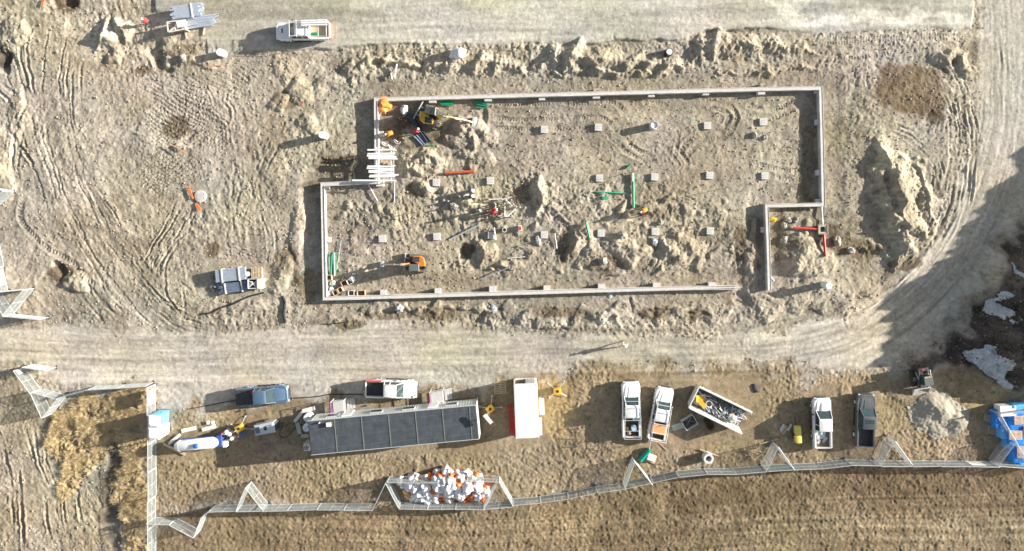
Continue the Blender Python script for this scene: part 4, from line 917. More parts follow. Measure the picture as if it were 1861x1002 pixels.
# things at the trailer's west end
for (px, py, lab) in ((558, 760, "white round water drum nearer the road at the trailer's end"), (557, 778, "white round water drum farther from the road at the trailer's end")):
    o = thing("water_drum", lab, "drum", px, py, 0, "white drums at the trailer's end", h=1.1)
    MB().cyl((0, 0, 0), (0, 0, 1.05), .43, n=22).cyl((0, 0, 1.05), (0, 0, 1.12), .43, .36, n=22).build("drum_body", WPVC, o, 40)
    MB().cyl((.15, .1, 1.12), (.15, .1, 1.17), .06).cyl((-.15, -.12, 1.12), (-.15, -.12, 1.17), .04).build("bung", BLACKP, o)
    for z in (.35, .7): MB().pipe((0, 0, z), (0, 0, z+.04), .45, .42, 22).build("hoop", WPVC, o, 50)
o = thing("air_conditioner", "square grey air conditioning unit at the trailer's southwest corner", "air conditioner", 557, 814, ra, h=.8)
MB().box((0, 0, .42), (.62, .7, .78), bev=.02).build("casing", WHITE, o)
MB().pipe((0, 0, .80), (0, 0, .84), .27, .22, 20).cyl((0, 0, .79), (0, 0, .83), .08, n=12).build("fan_guard", DARKM, o, 50)
mb = MB()
for k in range(5): a = k*2*PI/5; mb.slab([(0, 0, .815), (.2*math.cos(a), .2*math.sin(a), .815), (.2*math.cos(a+.5), .2*math.sin(a+.5), .825), (.04*math.cos(a+.5), .04*math.sin(a+.5), .82)], .008)
mb.build("fan", DARKM, o)
def board(px0, py0, px1, py1, wd, th, m, label, cat="board", name="board", group=None, z=None, dz=.06, tilt=0):
    x0, y0 = P(px0, py0); x1, y1 = P(px1, py1); L = math.hypot(x1-x0, y1-y0); a = math.atan2(y1-y0, x1-x0)
    mb = MB().box((0, 0, th/2), (L, wd, th), ry=tilt, bev=min(.008, th/4))
    zz = max(gz(x0+(x1-x0)*k, y0+(y1-y0)*k) for k in (.1, .5, .9)) if z is None else z
    o = mb.build(name, m); o.location = ((x0+x1)/2, (y0+y1)/2, zz+dz*.3); o.rotation_euler = (0, 0, a); return tag(o, label, cat, group)
BW = mat("white_sheet", (.70, .68, .64), .6, var=.1, dust=.25)
board(536, 766, 550, 748, .35, .06, BW, "white board leaning by the drums, bent toward the road", dz=.4)
board(550, 747, 573, 741, .45, .05, BW, "white sheet lying between the trailer's west end and the road", "sheet", dz=.4)
board(541, 768, 546, 788, .45, .05, mat("grey_sheet", (.38, .42, .38), .6), "grey sheet standing west of the white drums", "sheet", dz=.5)
board(548, 792, 562, 791, .40, .05, mat("grey_sheet", (.38, .42, .38), .6), "small grey sheet poking out under the trailer's west end", "sheet", dz=.5)
board(553, 807, 563, 800, .35, .04, WOOD, "light brown plywood offcut beside the air conditioning unit", "plywood", dz=.4)

# ---------------------------------------------------------------- shipping container
cw = 2.5; t = thing("shipping_container", "cream white steel container with its north door open", "shipping container", 957, 748, ang(939, 797, 932, 699)-PI/2+.0, h=2.6)
ca = ang(937, 798, 933, 698); t.rotation_euler = (0, 0, ca)
CRM = mat("cream_steel", (.80, .79, .75), .5, var=.06, dust=.12)
CLn = 5.75
mb = MB()
for k in range(30):
    x = -CLn/2+.2+k*(CLn-.4)/29; mb.box((x, 0, 2.60), (.09, cw-.2, .03))
mb.box((0, 0, 2.57), (CLn, cw, .05)).build("roof", CRM, t)
for s_ in (-1, 1):
    mb = MB().box((0, s_*(cw/2-.02), 1.35), (CLn, .04, 2.4))
    for k in range(26): mb.box((-CLn/2+.2+k*(CLn-.4)/25, s_*(cw/2+.01), 1.35), (.1, .035, 2.2))
    mb.build("side_wall", CRM, t)
MB().box((-CLn/2+.02, 0, 1.35), (.04, cw-.06, 2.4)).build("end_wall", CRM, t)
MB().box((0, 0, .12), (CLn, cw-.1, .1)).build("floor", WOODW, t)
for a in (-1, 1):
    for b in (-1, 1): MB().box((a*(CLn/2-.06), b*(cw/2-.06), 1.32), (.14, .14, 2.62), bev=.01).build("corner_post", CRM, t)
MB().box((CLn/2+.02, -cw/4+.02, 1.35), (.05, cw/2-.12, 2.35), bev=.01).build("door", CRM, t)
MB().box((CLn/2+.01, 0, 2.50), (.10, cw-.26, .2)).build("header", CRM, t); MB().box((CLn/2+.01, 0, .12), (.10, cw-.26, .16)).build("sill", CRM, t)
for k in range(5): MB().box((CLn/2-.5-.5*k, .55, .9), (.4, .8, 1.2), bev=.02).build("inner_box", DARKM, t)
for k in range(4): MB().cyl((CLn/2+.07, -1.0+.22*k, .3), (CLn/2+.07, -1.0+.22*k, 2.4), .022, n=6).build("locking_rod", STEEL, t)
BARR = mat("barrier_red", (.55, .03, .025), .45, var=.15, dust=.15)
for k, (x, lab) in enumerate(((925, "outer red steel beam leaning on the container's west side"), (929, "middle red steel beam leaning on the container's west side"), (933, "inner red steel beam leaning on the container's west side"))):
    o = board(x, 733, x+3, 788, .16, .22, BARR, lab, "beam", "steel_beam", "red beams beside the container", dz=.5+1.6*k)
board(984, 722, 985, 752, .5, .05, WHITE, "white panel leaning on the container's sunny side", "panel", "panel", dz=1.5)
board(982, 758, 983, 790, .3, .05, BW, "narrow cream board leaning at the container's southeast corner", dz=1.0)

# ---------------------------------------------------------------- pallets
def pallet(label, px, py, rz=0, h=.15, z=None, W=1.2, D=1.0, m=WOOD, name="pallet", group="wooden pallets on the site", rx=0):
    o = thing(name, label, "pallet", px, py, rz, group, h=h, z=z)
    for k in range(7): MB().box((0, -D/2+.05+k*(D-.1)/6, .13), (W, .09, .02)).build("deck_board", m, o)
    for x in (-W/2+.05, 0, W/2-.05): MB().box((x, 0, .075), (.09, D, .085)).build("stringer", m, o)
    for k in range(3): MB().box((0, -D/2+.05+k*(D-.1)/2, .02), (W, .09, .02)).build("bottom_board", m, o)
    return o
pallet("light wooden pallet on the ground between the trailer and the container", 909, 706, .05, W=1.35, D=1.25)

# ---------------------------------------------------------------- light towers
def light_tower(label, px, py, rz, mh, lamps):
    o = thing("light_tower", label, "light tower", px, py, rz, "yellow light towers", h=.7)
    MB().box((0, 0, .62), (.85, .72, .62), bev=.08).build("housing", YELLOW, o, 40)
    MB().box((0, 0, .26), (1.0, .5, .1), bev=.01).build("frame", DARKM, o)
    MB().pipe((0, .02, .93), (0, .02, .97), .16, .10, 14).cyl((0, .02, .9), (0, .02, .95), .1, n=12).build("exhaust_port", BLACKP, o, 50)
    for (a, b) in ((1, 1), (1, -1), (-1, 1), (-1, -1)):
        l_ = MB().cyl((a*.35, b*.3, .35), (a*.9, b*.8, .18), .03, n=7).cyl((a*.9, b*.8, .32), (a*.9, b*.8, .03), .022, n=7).build("outrigger", STEEL, o, 40)
        MB().cyl((a*.9, b*.8, 0), (a*.9, b*.8, .04), .1, n=12).build("foot", STEEL, l_)
    for b in (-.32, .32): w_ = MB().pipe((-.1, b-.06, .22), (-.1, b+.06, .22), .22, .1, 16).build("wheel", RUBBER, o, 40)
    m_ = MB().cyl((-.3, 0, .8), (-.3, 0, mh*.6), .05, n=8).cyl((-.3, 0, mh*.55), (-.3, 0, mh), .035, n=8).build("mast", STEEL, o, 40)
    if lamps:
        MB().cyl((-.3, -.5, mh), (-.3, .5, mh), .03, n=7).build("crossbar", STEEL, o)
        for k in range(4):
            q = MB().loft([[(-.3+a*.12, -.45+.3*k+b*.1, mh+.02) for a, b in ((-1, -1), (1, -1), (1, 1), (-1, 1))], [(-.15+a*.2, -.45+.3*k+b*.14, mh+.22) for a, b in ((-1, -1), (1, -1), (1, 1), (-1, 1))]]).build("lamp", WHITE, o, 40)
    return o
light_tower("yellow light tower with mast lamps at the trailer's east end", 891, 743, .7, 3.9, True)
light_tower("yellow light tower standing alone east of the container", 1013, 711, .1, 1.2, False)
light_tower("yellow light tower between the gas tank and the grey generator", 435, 779, .5, 1.5, False)

# ---------------------------------------------------------------- generator, gas tank, toilets
gm = mat("generator_grey", (.52, .58, .63), .4, .2, coat=.3, var=.06, dust=.12)
o = thing("generator", "pale grey trailer generator with louvred side, west of the trailer", "generator", 480, 780, ang(461, 784, 500, 777), h=1.4)
MB().box((0, 0, .85), (2.2, 1.15, 1.1), bev=.05).build("housing", gm, o, 40)
MB().box((0, 0, 1.43), (2.0, 1.0, .06), bev=.02).build("top_panel", gm, o)
MB().box((.15, .05, 1.47), (.3, .4, .03)).build("hatch", BLACKP, o)
for k in range(9): MB().box((-.98+.06*k, 0, 1.475), (.02, .7, .02)).build("louvre", DARKM, o)
MB().box((0, 0, .27), (2.5, .9, .12)).cyl((1.2, 0, .3), (1.9, 0, .35), .05).build("chassis", DARKM, o)
MB().box((1.13, 0, .85), (.08, 1.0, .8), bev=.01).build("radiator_grille", mat("grille_navy", (.04, .06, .10), .6), o)
for b in (-.62, .62): w_ = MB().pipe((-.1, b-.09, .33), (-.1, b+.09, .33), .33, .18, 18).build("wheel", RUBBER, o, 40); MB().cyl((-.1, b-.07, .33), (-.1, b+.07, .33), .19, n=12).build("rim", STEEL, w_)
MB().cyl((.8, .3, 1.4), (.8, .3, 1.65), .05, n=8).build("exhaust_pipe", DARKM, o)

BLUE = mat("deep_blue_paint", (.03, .07, .30), .45, var=.15, dust=.15)
o = thing("gas_tank", "white horizontal gas tank on a blue skid, blue cap on top", "gas tank", 355, 809, ang(314, 812, 396, 804), h=1.5)
mb = MB(); R_ = .60; Lh = 1.85
prof = [(-Lh-.55, .02), (-Lh-.5, .25), (-Lh-.33, .43), (-Lh-.12, .55), (-Lh, R_), (Lh, R_), (Lh+.12, .55), (Lh+.33, .43), (Lh+.5, .25), (Lh+.55, .02)]
mb.loft([[(x, r*math.cos(a), 1.25+r*math.sin(a)) for a in np.linspace(0, 2*PI, 28, endpoint=False)] for x, r in prof]).build("tank", mat("tank_white", (.8, .8, .8), .3, coat=.5, var=.04, dust=.08), o, 40)
for x in (-1.75, 0, 1.75): MB().pipe((x-.01, 0, 1.25), (x+.01, 0, 1.25), R_+.012, R_-.02, 28).build("weld_band", WHITE, o, 50)
MB().cyl((.25, 0, 1.8), (.25, 0, 2.02), .26, n=18).sph((.25, 0, 2.0), (.26, .26, .1), 14).build("valve_cap", mat("cap_blue", (.03, .14, .50), .4), o, 40)
MB().cyl((-.15, .0, 1.86), (.1, 0, 1.92), .03).build("lift_lug", STEEL, o)
MB().box((.2, 0, .38), (5.2, 1.0, .16), bev=.02).build("skid", BLUE, o)
for x in (-1.3, 1.3): MB().box((x, 0, .68), (.25, 1.05, .5), bev=.02).build("saddle", BLUE, o)
for b in (-.58, .58): MB().box((.4, b, .95), (4.4, .06, .12)).build("guard_rail", BLUE, o)
mb = MB()
for k in range(7): mb.box((-.6+.16*k, .52, 1.45), (.09, .015, .10), rx=-.6)
MB().box((2.45, .05, .85), (.55, 1.2, .8), bev=.03).build("valve_box", BLUE, o)
mb.bm.free()
MB().box((2.95, -.35, .75), (.4, .7, .75), bev=.03).build("regulator_cabinet", WHITE, o)
for (x, y, r, m_, lab) in ((409, 788, .26, WHITE, "white gas bottle nearest the blue valve box"), (415, 791, .22, WHITE, "white gas bottle, middle one beside the gas tank"), (419, 799, .2, WHITE, "white gas bottle farthest from the gas tank"), (404, 789, .2, mat("magenta_bottle", (.45, .03, .16), .4), "dark pink gas bottle at the end of the gas tank skid")):
    q = thing("gas_bottle", lab, "gas bottle", x, y, 0, "gas bottles by the tank", h=1.0)
    MB().loft([[(rr*math.cos(a), rr*math.sin(a), z) for a in np.linspace(0, 2*PI, 16, endpoint=False)] for rr, z in ((r*.9, 0), (r, .08), (r, .8), (r*.75, .95), (r*.3, 1.02))]).build("bottle", m_, q, 40)
    MB().pipe((0, 0, 1.0), (0, 0, 1.16), r*.45, r*.36, 12).build("collar", STEEL, q, 50)
board(308, 806, 329, 789, .32, .06, BW, "white plank forming half of the V at the gas tank's west end", "plank", dz=.5)
board(298, 806, 338, 826, .26, .08, WOOD, "tan timber crossing the gas tank's west end", "timber", "timber", dz=.3)
for (a, b, c, d_, lab) in ((331, 783, 357, 777, "left of two white sheets lying north of the gas tank"), (368, 781, 393, 774, "right of two white sheets lying north of the gas tank")):
    board(a, b, c, d_, .45, .05, BW, lab, "sheet", "sheet", "white sheets north of the gas tank", dz=.3)
for (x, lab) in ((379, "left of two small pale blocks above the white sheets"), (387, "right of two small pale blocks above the white sheets")):
    single("block", MB().box((0, 0, .12), (.36, .36, .24), bev=.02).box((0, 0, .25), (.2, .2, .02)), BW, lab, "block", x, 768, .05, "pale blocks north of the gas tank")
# hoses: blue tangle, black lines
def curvepts(pts, n=6, dz=.04):
    q = smooth_pts(pts, 3); return [(*P(x, y), gz(*P(x, y))+dz) for x, y in q]
def hose(pts, r, m, label, cat="hose", name="hose", dz=.04, group=None):
    w_ = curvepts(pts, dz=dz); c = w_[0]
    o = MB().tube([(p[0]-c[0], p[1]-c[1], p[2]-c[2]) for p in w_], r, 6).build(name, m, smooth=60); o.location = c; return tag(o, label, cat, group)
ccc = [(442+5*math.cos(k*.9)*(1+.3*math.sin(k)), 790+5*math.sin(k*.9)*(1+.2*math.cos(k*1.7))) for k in range(34)]
hose(ccc, .035, mat("hose_blue", (.04, .16, .42), .5), "tangled blue hose on the ground below the yellow light tower", dz=.12)
hose([(502, 768), (514, 772), (508, 790), (520, 795), (540, 775), (556, 770)], .03, BLACKP, "black cable winding from the generator to the trailer", "cable", "cable")
hose([(345, 743), (400, 733), (440, 726)], .05, BLACKP, "black fabric edge showing west of the slate blue pickup", "fabric edge", "fabric_edge")
hose([(528, 724), (575, 721), (600, 717), (660, 717)], .06, BLACKP, "black fabric edge along the gravel between the two roadside pickups", "fabric edge", "fabric_edge")
hose([(368, 571), (385, 568), (400, 560), (425, 552), (450, 540), (480, 532)], .10, mat("geotextile", (.03, .03, .032), .9), "dark buried fabric edge below the pipe pallets", "fabric edge", "fabric_edge")
hose([(514, 538), (518, 550), (516, 570), (519, 587)], .16, mat("geotextile", (.03, .03, .032), .9), "short upright dark fabric strip in the soil by the southwest wall corner", "fabric strip", "fabric_strip")
hose([(586, 589), (600, 589), (625, 586)], .05, mat("geotextile", (.03, .03, .032), .9), "thin black strip at the road edge below the wall", "fabric strip", "fabric_strip")

def toilet(label, px, py, wm, rmm):
    o = thing("portable_toilet", label, "portable toilet", px, py, -.03, "portable toilets by the fence", h=2.25)
    W_ = 1.2; mb = MB()
    mb.loft([[(a*W_/2*s_, b*W_/2*s_, z) for a, b in ((-1, -1), (1, -1), (1, 1), (-1, 1))] for s_, z in ((1.04, .1), (1, .2), (.96, 2.05), (1.0, 2.08))]).build("cabin", wm, o)
    MB().loft([[(a*W_/2*s_, b*W_/2*s_, z) for a, b in ((-1, -1), (1, -1), (1, 1), (-1, 1))] for s_, z in ((1.06, 2.08), (1.04, 2.18), (.75, 2.32))]).build("roof", rmm, o)
    d_ = MB().box((0, W_/2+.0, 1.1), (.72, .07, 1.75), bev=.02).build("door", wm, o); MB().box((.26, W_/2+.05, 1.1), (.05, .04, .2)).build("handle", BLACKP, d_)
    MB().cyl((-.4, -.4, 2.0), (-.4, -.4, 2.6), .06, n=10).build("vent_pipe", BLACKP, o)
    MB().box((0, 0, .06), (1.3, 1.3, .12), bev=.02).build("skid", BLACKP, o)
    for s_ in (-1, 1): MB().box((W_/2+.0, s_*.3, 1.1), (.05, .3, 1.7), bev=.01).build("side_rib", wm, o)
toilet("light blue portable toilet with white roof, northern of the two", 279, 766, mat("toilet_blue", (.14, .42, .66), .4, var=.06), WPVC)
toilet("white portable toilet, southern of the two by the fence", 279, 789, mat("toilet_white", (.70, .74, .78), .4, var=.06), WPVC)

# ---------------------------------------------------------------- temporary fence panels
FT = mat("fence_zinc", (.60, .64, .66), .45, .25, var=.12)
WIRE = mat("fence_wire", (.46, .50, .50), .5, .2, var=.1)
FH, FL = 1.85, 2.95
def fence_proto():
    o = bpy.data.objects.new("fence_panel", None); COL.objects.link(o)
    mb = MB(); h = FL/2-.03
    for x in (-h, h): mb.cyl((x, 0, .05), (x, 0, FH), .028, n=7)
    for z in (.12, FH): mb.cyl((-h, 0, z), (h, 0, z), .025, n=7)
    mb.cyl((0, 0, .12), (0, 0, FH), .018, n=6); mb.cyl((-h, 0, 1.0), (h, 0, 1.0), .014, n=6)
    mb.build("frame", FT, o, 50)
    mb = MB(); n = int(2*h/.062)
    def thin(a, b, wd):
        a = Vector(a); b = Vector(b); d = (b-a).normalized(); s_ = d.cross(Vector((0, 1, 0)))*wd/2; y = Vector((0, wd/2, 0))
        q = [a-s_-y, a+s_-y, a+s_+y, a-s_+y]; r = [p+(b-a) for p in q]
        A = [mb.bm.verts.new(p) for p in q]; B = [mb.bm.verts.new(p) for p in r]
        for k in range(4): mb.bm.faces.new((A[k], A[(k+1) % 4], B[(k+1) % 4], B[k]))
    for k in range(1, n): thin((-h+2*h*k/n, 0, .12), (-h+2*h*k/n, 0, FH), .008)
    for k in range(1, 24): thin((-h, 0, .12+(FH-.12)*k/24), (h, 0, .12+(FH-.12)*k/24), .008)
    mb.build("wire_mesh", WIRE, o)
    for x in (-h, h): MB().box((x, 0, .035), (.12, .45, .05), bev=.01).build("foot", DARKM, o)
    return o
fp = fence_proto(); fp_parts = list(fp.children); first = [True]
fence_n = [0]
def fpanel(ax, ay, bx, by, label, banner=None):
    x0, y0 = P(ax, ay); x1, y1 = P(bx, by); L = math.hypot(x1-x0, y1-y0)
    if first[0]: o = fp; first[0] = False
    else:
        o = fp.copy(); COL.objects.link(o)
        for q in fp_parts: c_ = q.copy(); COL.objects.link(c_); c_.parent = o
    cx, cy = (x0+x1)/2, (y0+y1)/2
    o.location = (cx, cy, gz(cx, cy)-.02+.01*math.sin(cx*3)); o.rotation_euler = (0, 0, math.atan2(y1-y0, x1-x0)); o.scale = (L/FL, 1, 1)
    tag(o, label, "fence panel", "temporary fence panels round the yard")
    if banner:
        a, b, z0, z1 = banner
        MB().box(((a+b)/2*FL, .04, (z0+z1)/2), ((b-a)*FL, .012, z1-z0)).build("banner", mat("banner_white", (.78, .78, .78), .6, var=.05), o)
    return o
def frun(pts, base_label, banners={}):
    """consecutive panels; every label is completed with its landmark"""
    for i, ((a, b), (c, d)) in enumerate(zip(pts, pts[1:])):
        n = max(1, round(math.hypot(c-a, d-b)/49))
        for k in range(n):
            u0, u1 = k/n, (k+1)/n
            fence_n[0] += 1
            yield (a+(c-a)*u0, b+(d-b)*u0, a+(c-a)*u1, b+(d-b)*u1)
ORD = ["first", "second", "third", "fourth", "fifth", "sixth", "seventh", "eighth", "ninth", "tenth", "eleventh", "twelfth", "thirteenth", "fourteenth", "fifteenth"]
def fence_line(pts, fmt, banners={}):
    segs = list(frun(pts, fmt))
    for i, s_ in enumerate(segs): fpanel(*s_, fmt % ORD[i], banners.get(i))
fence_line([(284, 697), (284, 1002), (284, 1052)], "%s panel down the straight west fence, counted from its corner by the gravel", {0: (-.35, .15, .5, 1.6), 1: (-.48, -.1, .2, 1.2)})
fence_line([(280, 940), (322, 941), (365, 964)], "%s panel from the southwest fence corner toward the dip")
fence_line([(365, 964), (379, 928), (391, 919), (440, 917)], "%s panel climbing east out of the southwest dip")
fence_line([(440, 917), (457, 875)], "%s slanting panel on the west leg of the brace west of the rubbish bags")
fence_line([(457, 875), (487, 914)], "%s slanting panel on the east leg of the brace west of the rubbish bags")
fence_line([(440, 918), (487, 917), (531, 916), (584, 914), (632, 914), (683, 914)], "%s panel of the run between the southwest brace and the rubbish bags")
fence_line([(683, 914), (706, 867)], "%s slanting outer panel west of the rubbish bags")
fence_line([(706, 867), (729, 911)], "%s slanting inner panel west of the rubbish bags")
fence_line([(708, 866), (755, 867), (800, 866)], "%s panel on the back row behind the west part of the rubbish bags")
fence_line([(850, 862), (908, 865)], "%s panel on the back row behind the east part of the rubbish bags")
fence_line([(902, 872), (880, 915)], "%s slanting inner panel east of the rubbish bags")
fence_line([(908, 866), (933, 908)], "%s slanting outer panel east of the rubbish bags")
fence_line([(729, 913), (780, 914), (830, 913), (880, 913), (931, 909)], "%s panel right below the rubbish bags")
fence_line([(933, 906), (981, 902), (1031, 895), (1082, 884), (1131, 877), (1181, 866), (1227, 856)], "%s panel of the sloping run east of the rubbish bags")
fence_line([(1131, 877), (1148, 829)], "%s slanting panel on the west leg of the brace by the green roll")
fence_line([(1148, 829), (1180, 870)], "%s slanting panel on the east leg of the brace by the green roll")
fence_line([(1227, 856), (1278, 851), (1329, 851), (1382, 846)], "%s panel of the run below the concrete ring")
fence_line([(1382, 846), (1403, 802)], "%s slanting panel on the west leg of the brace east of the broken pallet")
fence_line([(1403, 802), (1432, 844)], "%s slanting panel on the east leg of the brace east of the broken pallet")
fence_line([(1385, 846), (1432, 843), (1483, 841), (1534, 835), (1586, 836)], "%s panel of the run below the plain white pickup")
fence_line([(1586, 834), (1609, 791)], "%s slanting panel on the west leg of the brace below the dark grey pickup")
fence_line([(1609, 791), (1640, 834)], "%s slanting panel on the east leg of the brace below the dark grey pickup")
fence_line([(1586, 837), (1640, 837), (1688, 836), (1743, 836), (1794, 837), (1850, 841), (1896, 845)], "%s panel of the run below the gravel pile", {3: (-.4, .1, .3, 1.5)})
fence_line([(1794, 836), (1824, 795)], "%s slanting panel bracing the fence beside the blue wrapped stack")
fence_line([(1797, 744), (1826, 795), (1853, 842)], "%s slanting panel closing the west side of the blue wrapped stack")
fence_line([(1797, 744), (1845, 738), (1893, 733)], "%s panel closing the north side of the blue wrapped stack")
# west side zigzags
fence_line([(60, 662), (103, 668)], "%s panel at the northern tip of the west zigzag, white banner on it", {0: (-.42, .3, .5, 1.65)})
fence_line([(46, 667), (76, 708)], "%s panel descending from the northern tip of the west zigzag", {0: (-.48, -.3, .9, 1.6)})
fence_line([(76, 708), (96, 752)], "%s lower panel on the west side of the west zigzag")
fence_line([(76, 706), (120, 718)], "%s panel crossing inside the west zigzag")
fence_line([(96, 752), (124, 716)], "%s panel rising from the lower tip of the west zigzag")
fence_line([(124, 716), (176, 702), (228, 699), (280, 695)], "%s panel of the gently curving run behind the tall golden grass")
fence_line([(-30, 335), (27, 348)], "%s panel of the upper wedge at the far west edge")
fence_line([(27, 349), (-10, 382)], "%s lower panel of the upper wedge at the far west edge")
fence_line([(-2, 440), (7, 486), (17, 530)], "%s panel along the west edge between the two wedges", {1: (-.4, .2, .4, 1.6)})
fence_line([(-12, 532), (20, 528), (64, 524)], "%s top panel of the lower west wedge")
fence_line([(64, 524), (26, 571)], "%s slanting panel on the east side of the lower west wedge")
fence_line([(4, 530), (30, 571)], "%s slanting panel on the west side of the lower west wedge")
fence_line([(28, 571), (90, 577)], "%s panel with a white banner at the foot of the lower west wedge", {0: (-.35, .3, .3, 1.5)})

# ---------------------------------------------------------------- rubbish bags
def lump(seed, sx=1, sy=1, sz=.8, tie=True):
    rr = random.Random(seed); mb = MB(); r = bmesh.ops.create_icosphere(mb.bm, subdivisions=3, radius=1)
    ph = [(Vector((rr.uniform(-1, 1), rr.uniform(-1, 1), rr.uniform(-1, 1))).normalized(), rr.uniform(2, 6), rr.uniform(0, 6), rr.uniform(.03, .07)) for _ in range(14)]
    for v in mb.bm.verts:
        d = v.co.normalized(); k = 1+sum(a*math.sin(f*d.dot(q)*2+p) for q, f, p, a in ph)
        if tie and d.z > .8: k *= 1+.55*(d.z-.8)/.2
        v.co = Vector((d.x*k*sx, d.y*k*sy, max(-.45, d.z*k)*sz))
    return mb
BAGM = {"white": mat("bag_white", (.74, .74, .76), .45, var=.08, bump=.5, bscale=6, dust=.06), "orange": mat("bag_orange", (.72, .16, .03), .45, var=.2, bump=.5, bscale=6), "peach": mat("bag_peach", (.76, .40, .18), .45, var=.2, bump=.5, bscale=6)}
BM = {}
for c_, m_ in BAGM.items():
    BM[c_] = []
    for k in range(4):
        o = lump(k*7+hash(c_) % 1*0+len(c_), random.Random(k).uniform(.8, 1.1), random.Random(k+9).uniform(.8, 1.1)).build("rubbish_bag", m_, smooth=70); me = o.data; bpy.data.objects.remove(o); BM[c_].append(me)
rb = random.Random(12)
def in_poly(x, y, poly):
    c = False
    for (ax, ay), (bx, by) in zip(poly, poly[1:]+poly[:1]):
        if (ay > y) != (by > y) and x < (bx-ax)*(y-ay)/(by-ay)+ax: c = not c
    return c
HEAP = [(724, 872), (760, 868), (800, 856), (812, 853), (840, 858), (872, 864), (880, 876), (890, 886), (880, 908), (830, 910), (760, 910), (735, 905)]
pts_ = []
while len(pts_) < 135:
    x = rb.uniform(720, 895); y = rb.uniform(850, 912)
    if in_poly(x, y, HEAP) and all(math.hypot(x-a, y-b) > 5.6 for a, b in pts_): pts_.append((x, y))
    elif rb.random() < .004: pts_.append((x, y)) if in_poly(x, y, HEAP) else None
for (x, y) in pts_:
    dd = min(math.hypot(x-a, y-b) for a, b in [(ax+(bx-ax)*k/8, ay+(by-ay)*k/8) for (ax, ay), (bx, by) in zip(HEAP, HEAP[1:]+HEAP[:1]) for k in range(8)])
    z = min(1.25, dd*.055)*rb.uniform(.8, 1.1)
    orange_ok = (x > 745)
    u = rb.random(); kind_ = "orange" if (u < (.36 if x > 800 else .24) and orange_ok) else ("peach" if u > .90 else "white")
    s_ = rb.uniform(.30, .62) if kind_ == "white" else rb.uniform(.22, .42)
    o = bpy.data.objects.new("rubbish_bag", BM[kind_][rb.randrange(4)]); COL.objects.link(o); q = P(x, y, z+.3)
    o.location = (q[0], q[1], gz(*q)+z+s_*.3); o.rotation_euler = (rb.uniform(-.5, .5), rb.uniform(-.5, .5), rb.uniform(0, 6)); o.scale = (s_, s_*rb.uniform(.8, 1.2), s_*rb.uniform(.8, 1.1))
    tag(o, {"white": "crumpled white rubbish bag in the fenced heap", "orange": "bright orange rubbish bag in the fenced heap", "peach": "pale peach rubbish bag in the fenced heap"}[kind_], "rubbish bag", {"white": "white rubbish bags in the heap", "orange": "orange rubbish bags in the heap", "peach": "peach rubbish bags in the heap"}[kind_])
# inner body of the heap so bags rest on something
mb = MB(); rings = []
for s_, z in ((1.0, 0), (.86, .22), (.6, .62), (.25, .95)):
    rings.append([(*(lambda q: (q[0], q[1]))(P(810+(x-810)*s_, 884+(y-884)*s_)), z) for x, y in HEAP])
cc = P(810, 884); mb.loft([[(x-cc[0], y-cc[1], z) for x, y, z in r_] for r_ in rings])
o = mb.build("debris", mat("heap_core", (.42, .40, .38), .9, var=.5, scale=2, bump=.8), smooth=60); o.location = (*cc, gz(*cc)-.05); tag(o, "grey packed debris under the rubbish bags", "debris", kind="stuff")
for k, (a, b, c, d_) in enumerate(((852, 870, 855, 848), (857, 870, 861, 848))): board(a, b, c, d_, .09, .09, WOOD, ("left" if not k else "right")+" of two light poles sticking out of the rubbish heap", "pole", "pole", "poles in the rubbish heap", z=1.0, dz=0)
MB_ = MB().slab([(0, 0, 0), (1.9, 0, .1), (1.7, 1.2, .3), (.1, .9, .35)], .03)
single("brown_sheet", MB_, mat("rust_sheet", (.30, .12, .06), .7, var=.3), "brown rigid sheet at the east end of the rubbish heap", "sheet", 872, 886, .35, dz=.45)

# ---------------------------------------------------------------- waste skip
sk = thing("waste_skip", "long white open waste skip full of scrap, tilted across the yard", "waste skip", 1308, 744, ang(1262, 724, 1356, 770), h=1.2)
SL, SW, SH = 6.3, 2.5, 1.55
SKM = mat("skip_white", (.74, .73, .70), .45, var=.08, dust=.28)
MB().box((0, 0, .16), (SL, SW-.3, .1)).build("floor", DARKM, sk)
for s_ in (-1, 1):
    MB().loft([[(x, s_*(SW/2-.25), .1), (x, s_*(SW/2+.08), SH), (x, s_*(SW/2-.06), SH), (x, s_*(SW/2-.34), .1)] for x in (-SL/2, SL/2)]).build("side_wall", SKM, sk)
    MB().box((0, s_*(SW/2+.02), SH+.03), (SL+.05, .20, .12), bev=.02).build("rim", SKM, sk)
    for k in range(8): MB().slab([(-SL/2+.35+k*.8, s_*(SW/2-.20), .15), (-SL/2+.47+k*.8, s_*(SW/2-.20), .15), (-SL/2+.47+k*.8, s_*(SW/2+.10), SH-.05), (-SL/2+.35+k*.8, s_*(SW/2+.10), SH-.05)], s_*-.06).build("side_rib", SKM, sk)
MB().slab([(-SL/2+.02, -SW/2+.25, .1), (-SL/2+.02, SW/2-.25, .1), (-SL/2-.12, SW/2, SH), (-SL/2-.12, -SW/2, SH)], .07).build("end_wall", SKM, sk)
MB().box((-SL/2-.08, 0, SH+.03), (.12, SW+.1, .12), bev=.02).build("rim", SKM, sk)
MB().box((SL/2+.05, SW/2-.1, .8), (.06, .35, 1.4), rz=.3).build("door", STEEL, sk)
rs = random.Random(4)
def skl(x, y, z=0): return sk.matrix_basis @ Vector((x, y, z))
mb = MB(); n0 = 24
rings = []
for i in range(n0+1):
    x = -SL/2+.08+i*(SL-.2)/n0; rings.append([(x, y, .95*math.cos(y*1.2)*(.75+.3*math.sin(i*1.9+y*5))*(1 if i < n0-2 else .5)+.1) for y in np.linspace(-SW/2+.28, SW/2-.28, 12)]+[(x, SW/2-.3, .2), (x, -SW/2+.3, .2)])
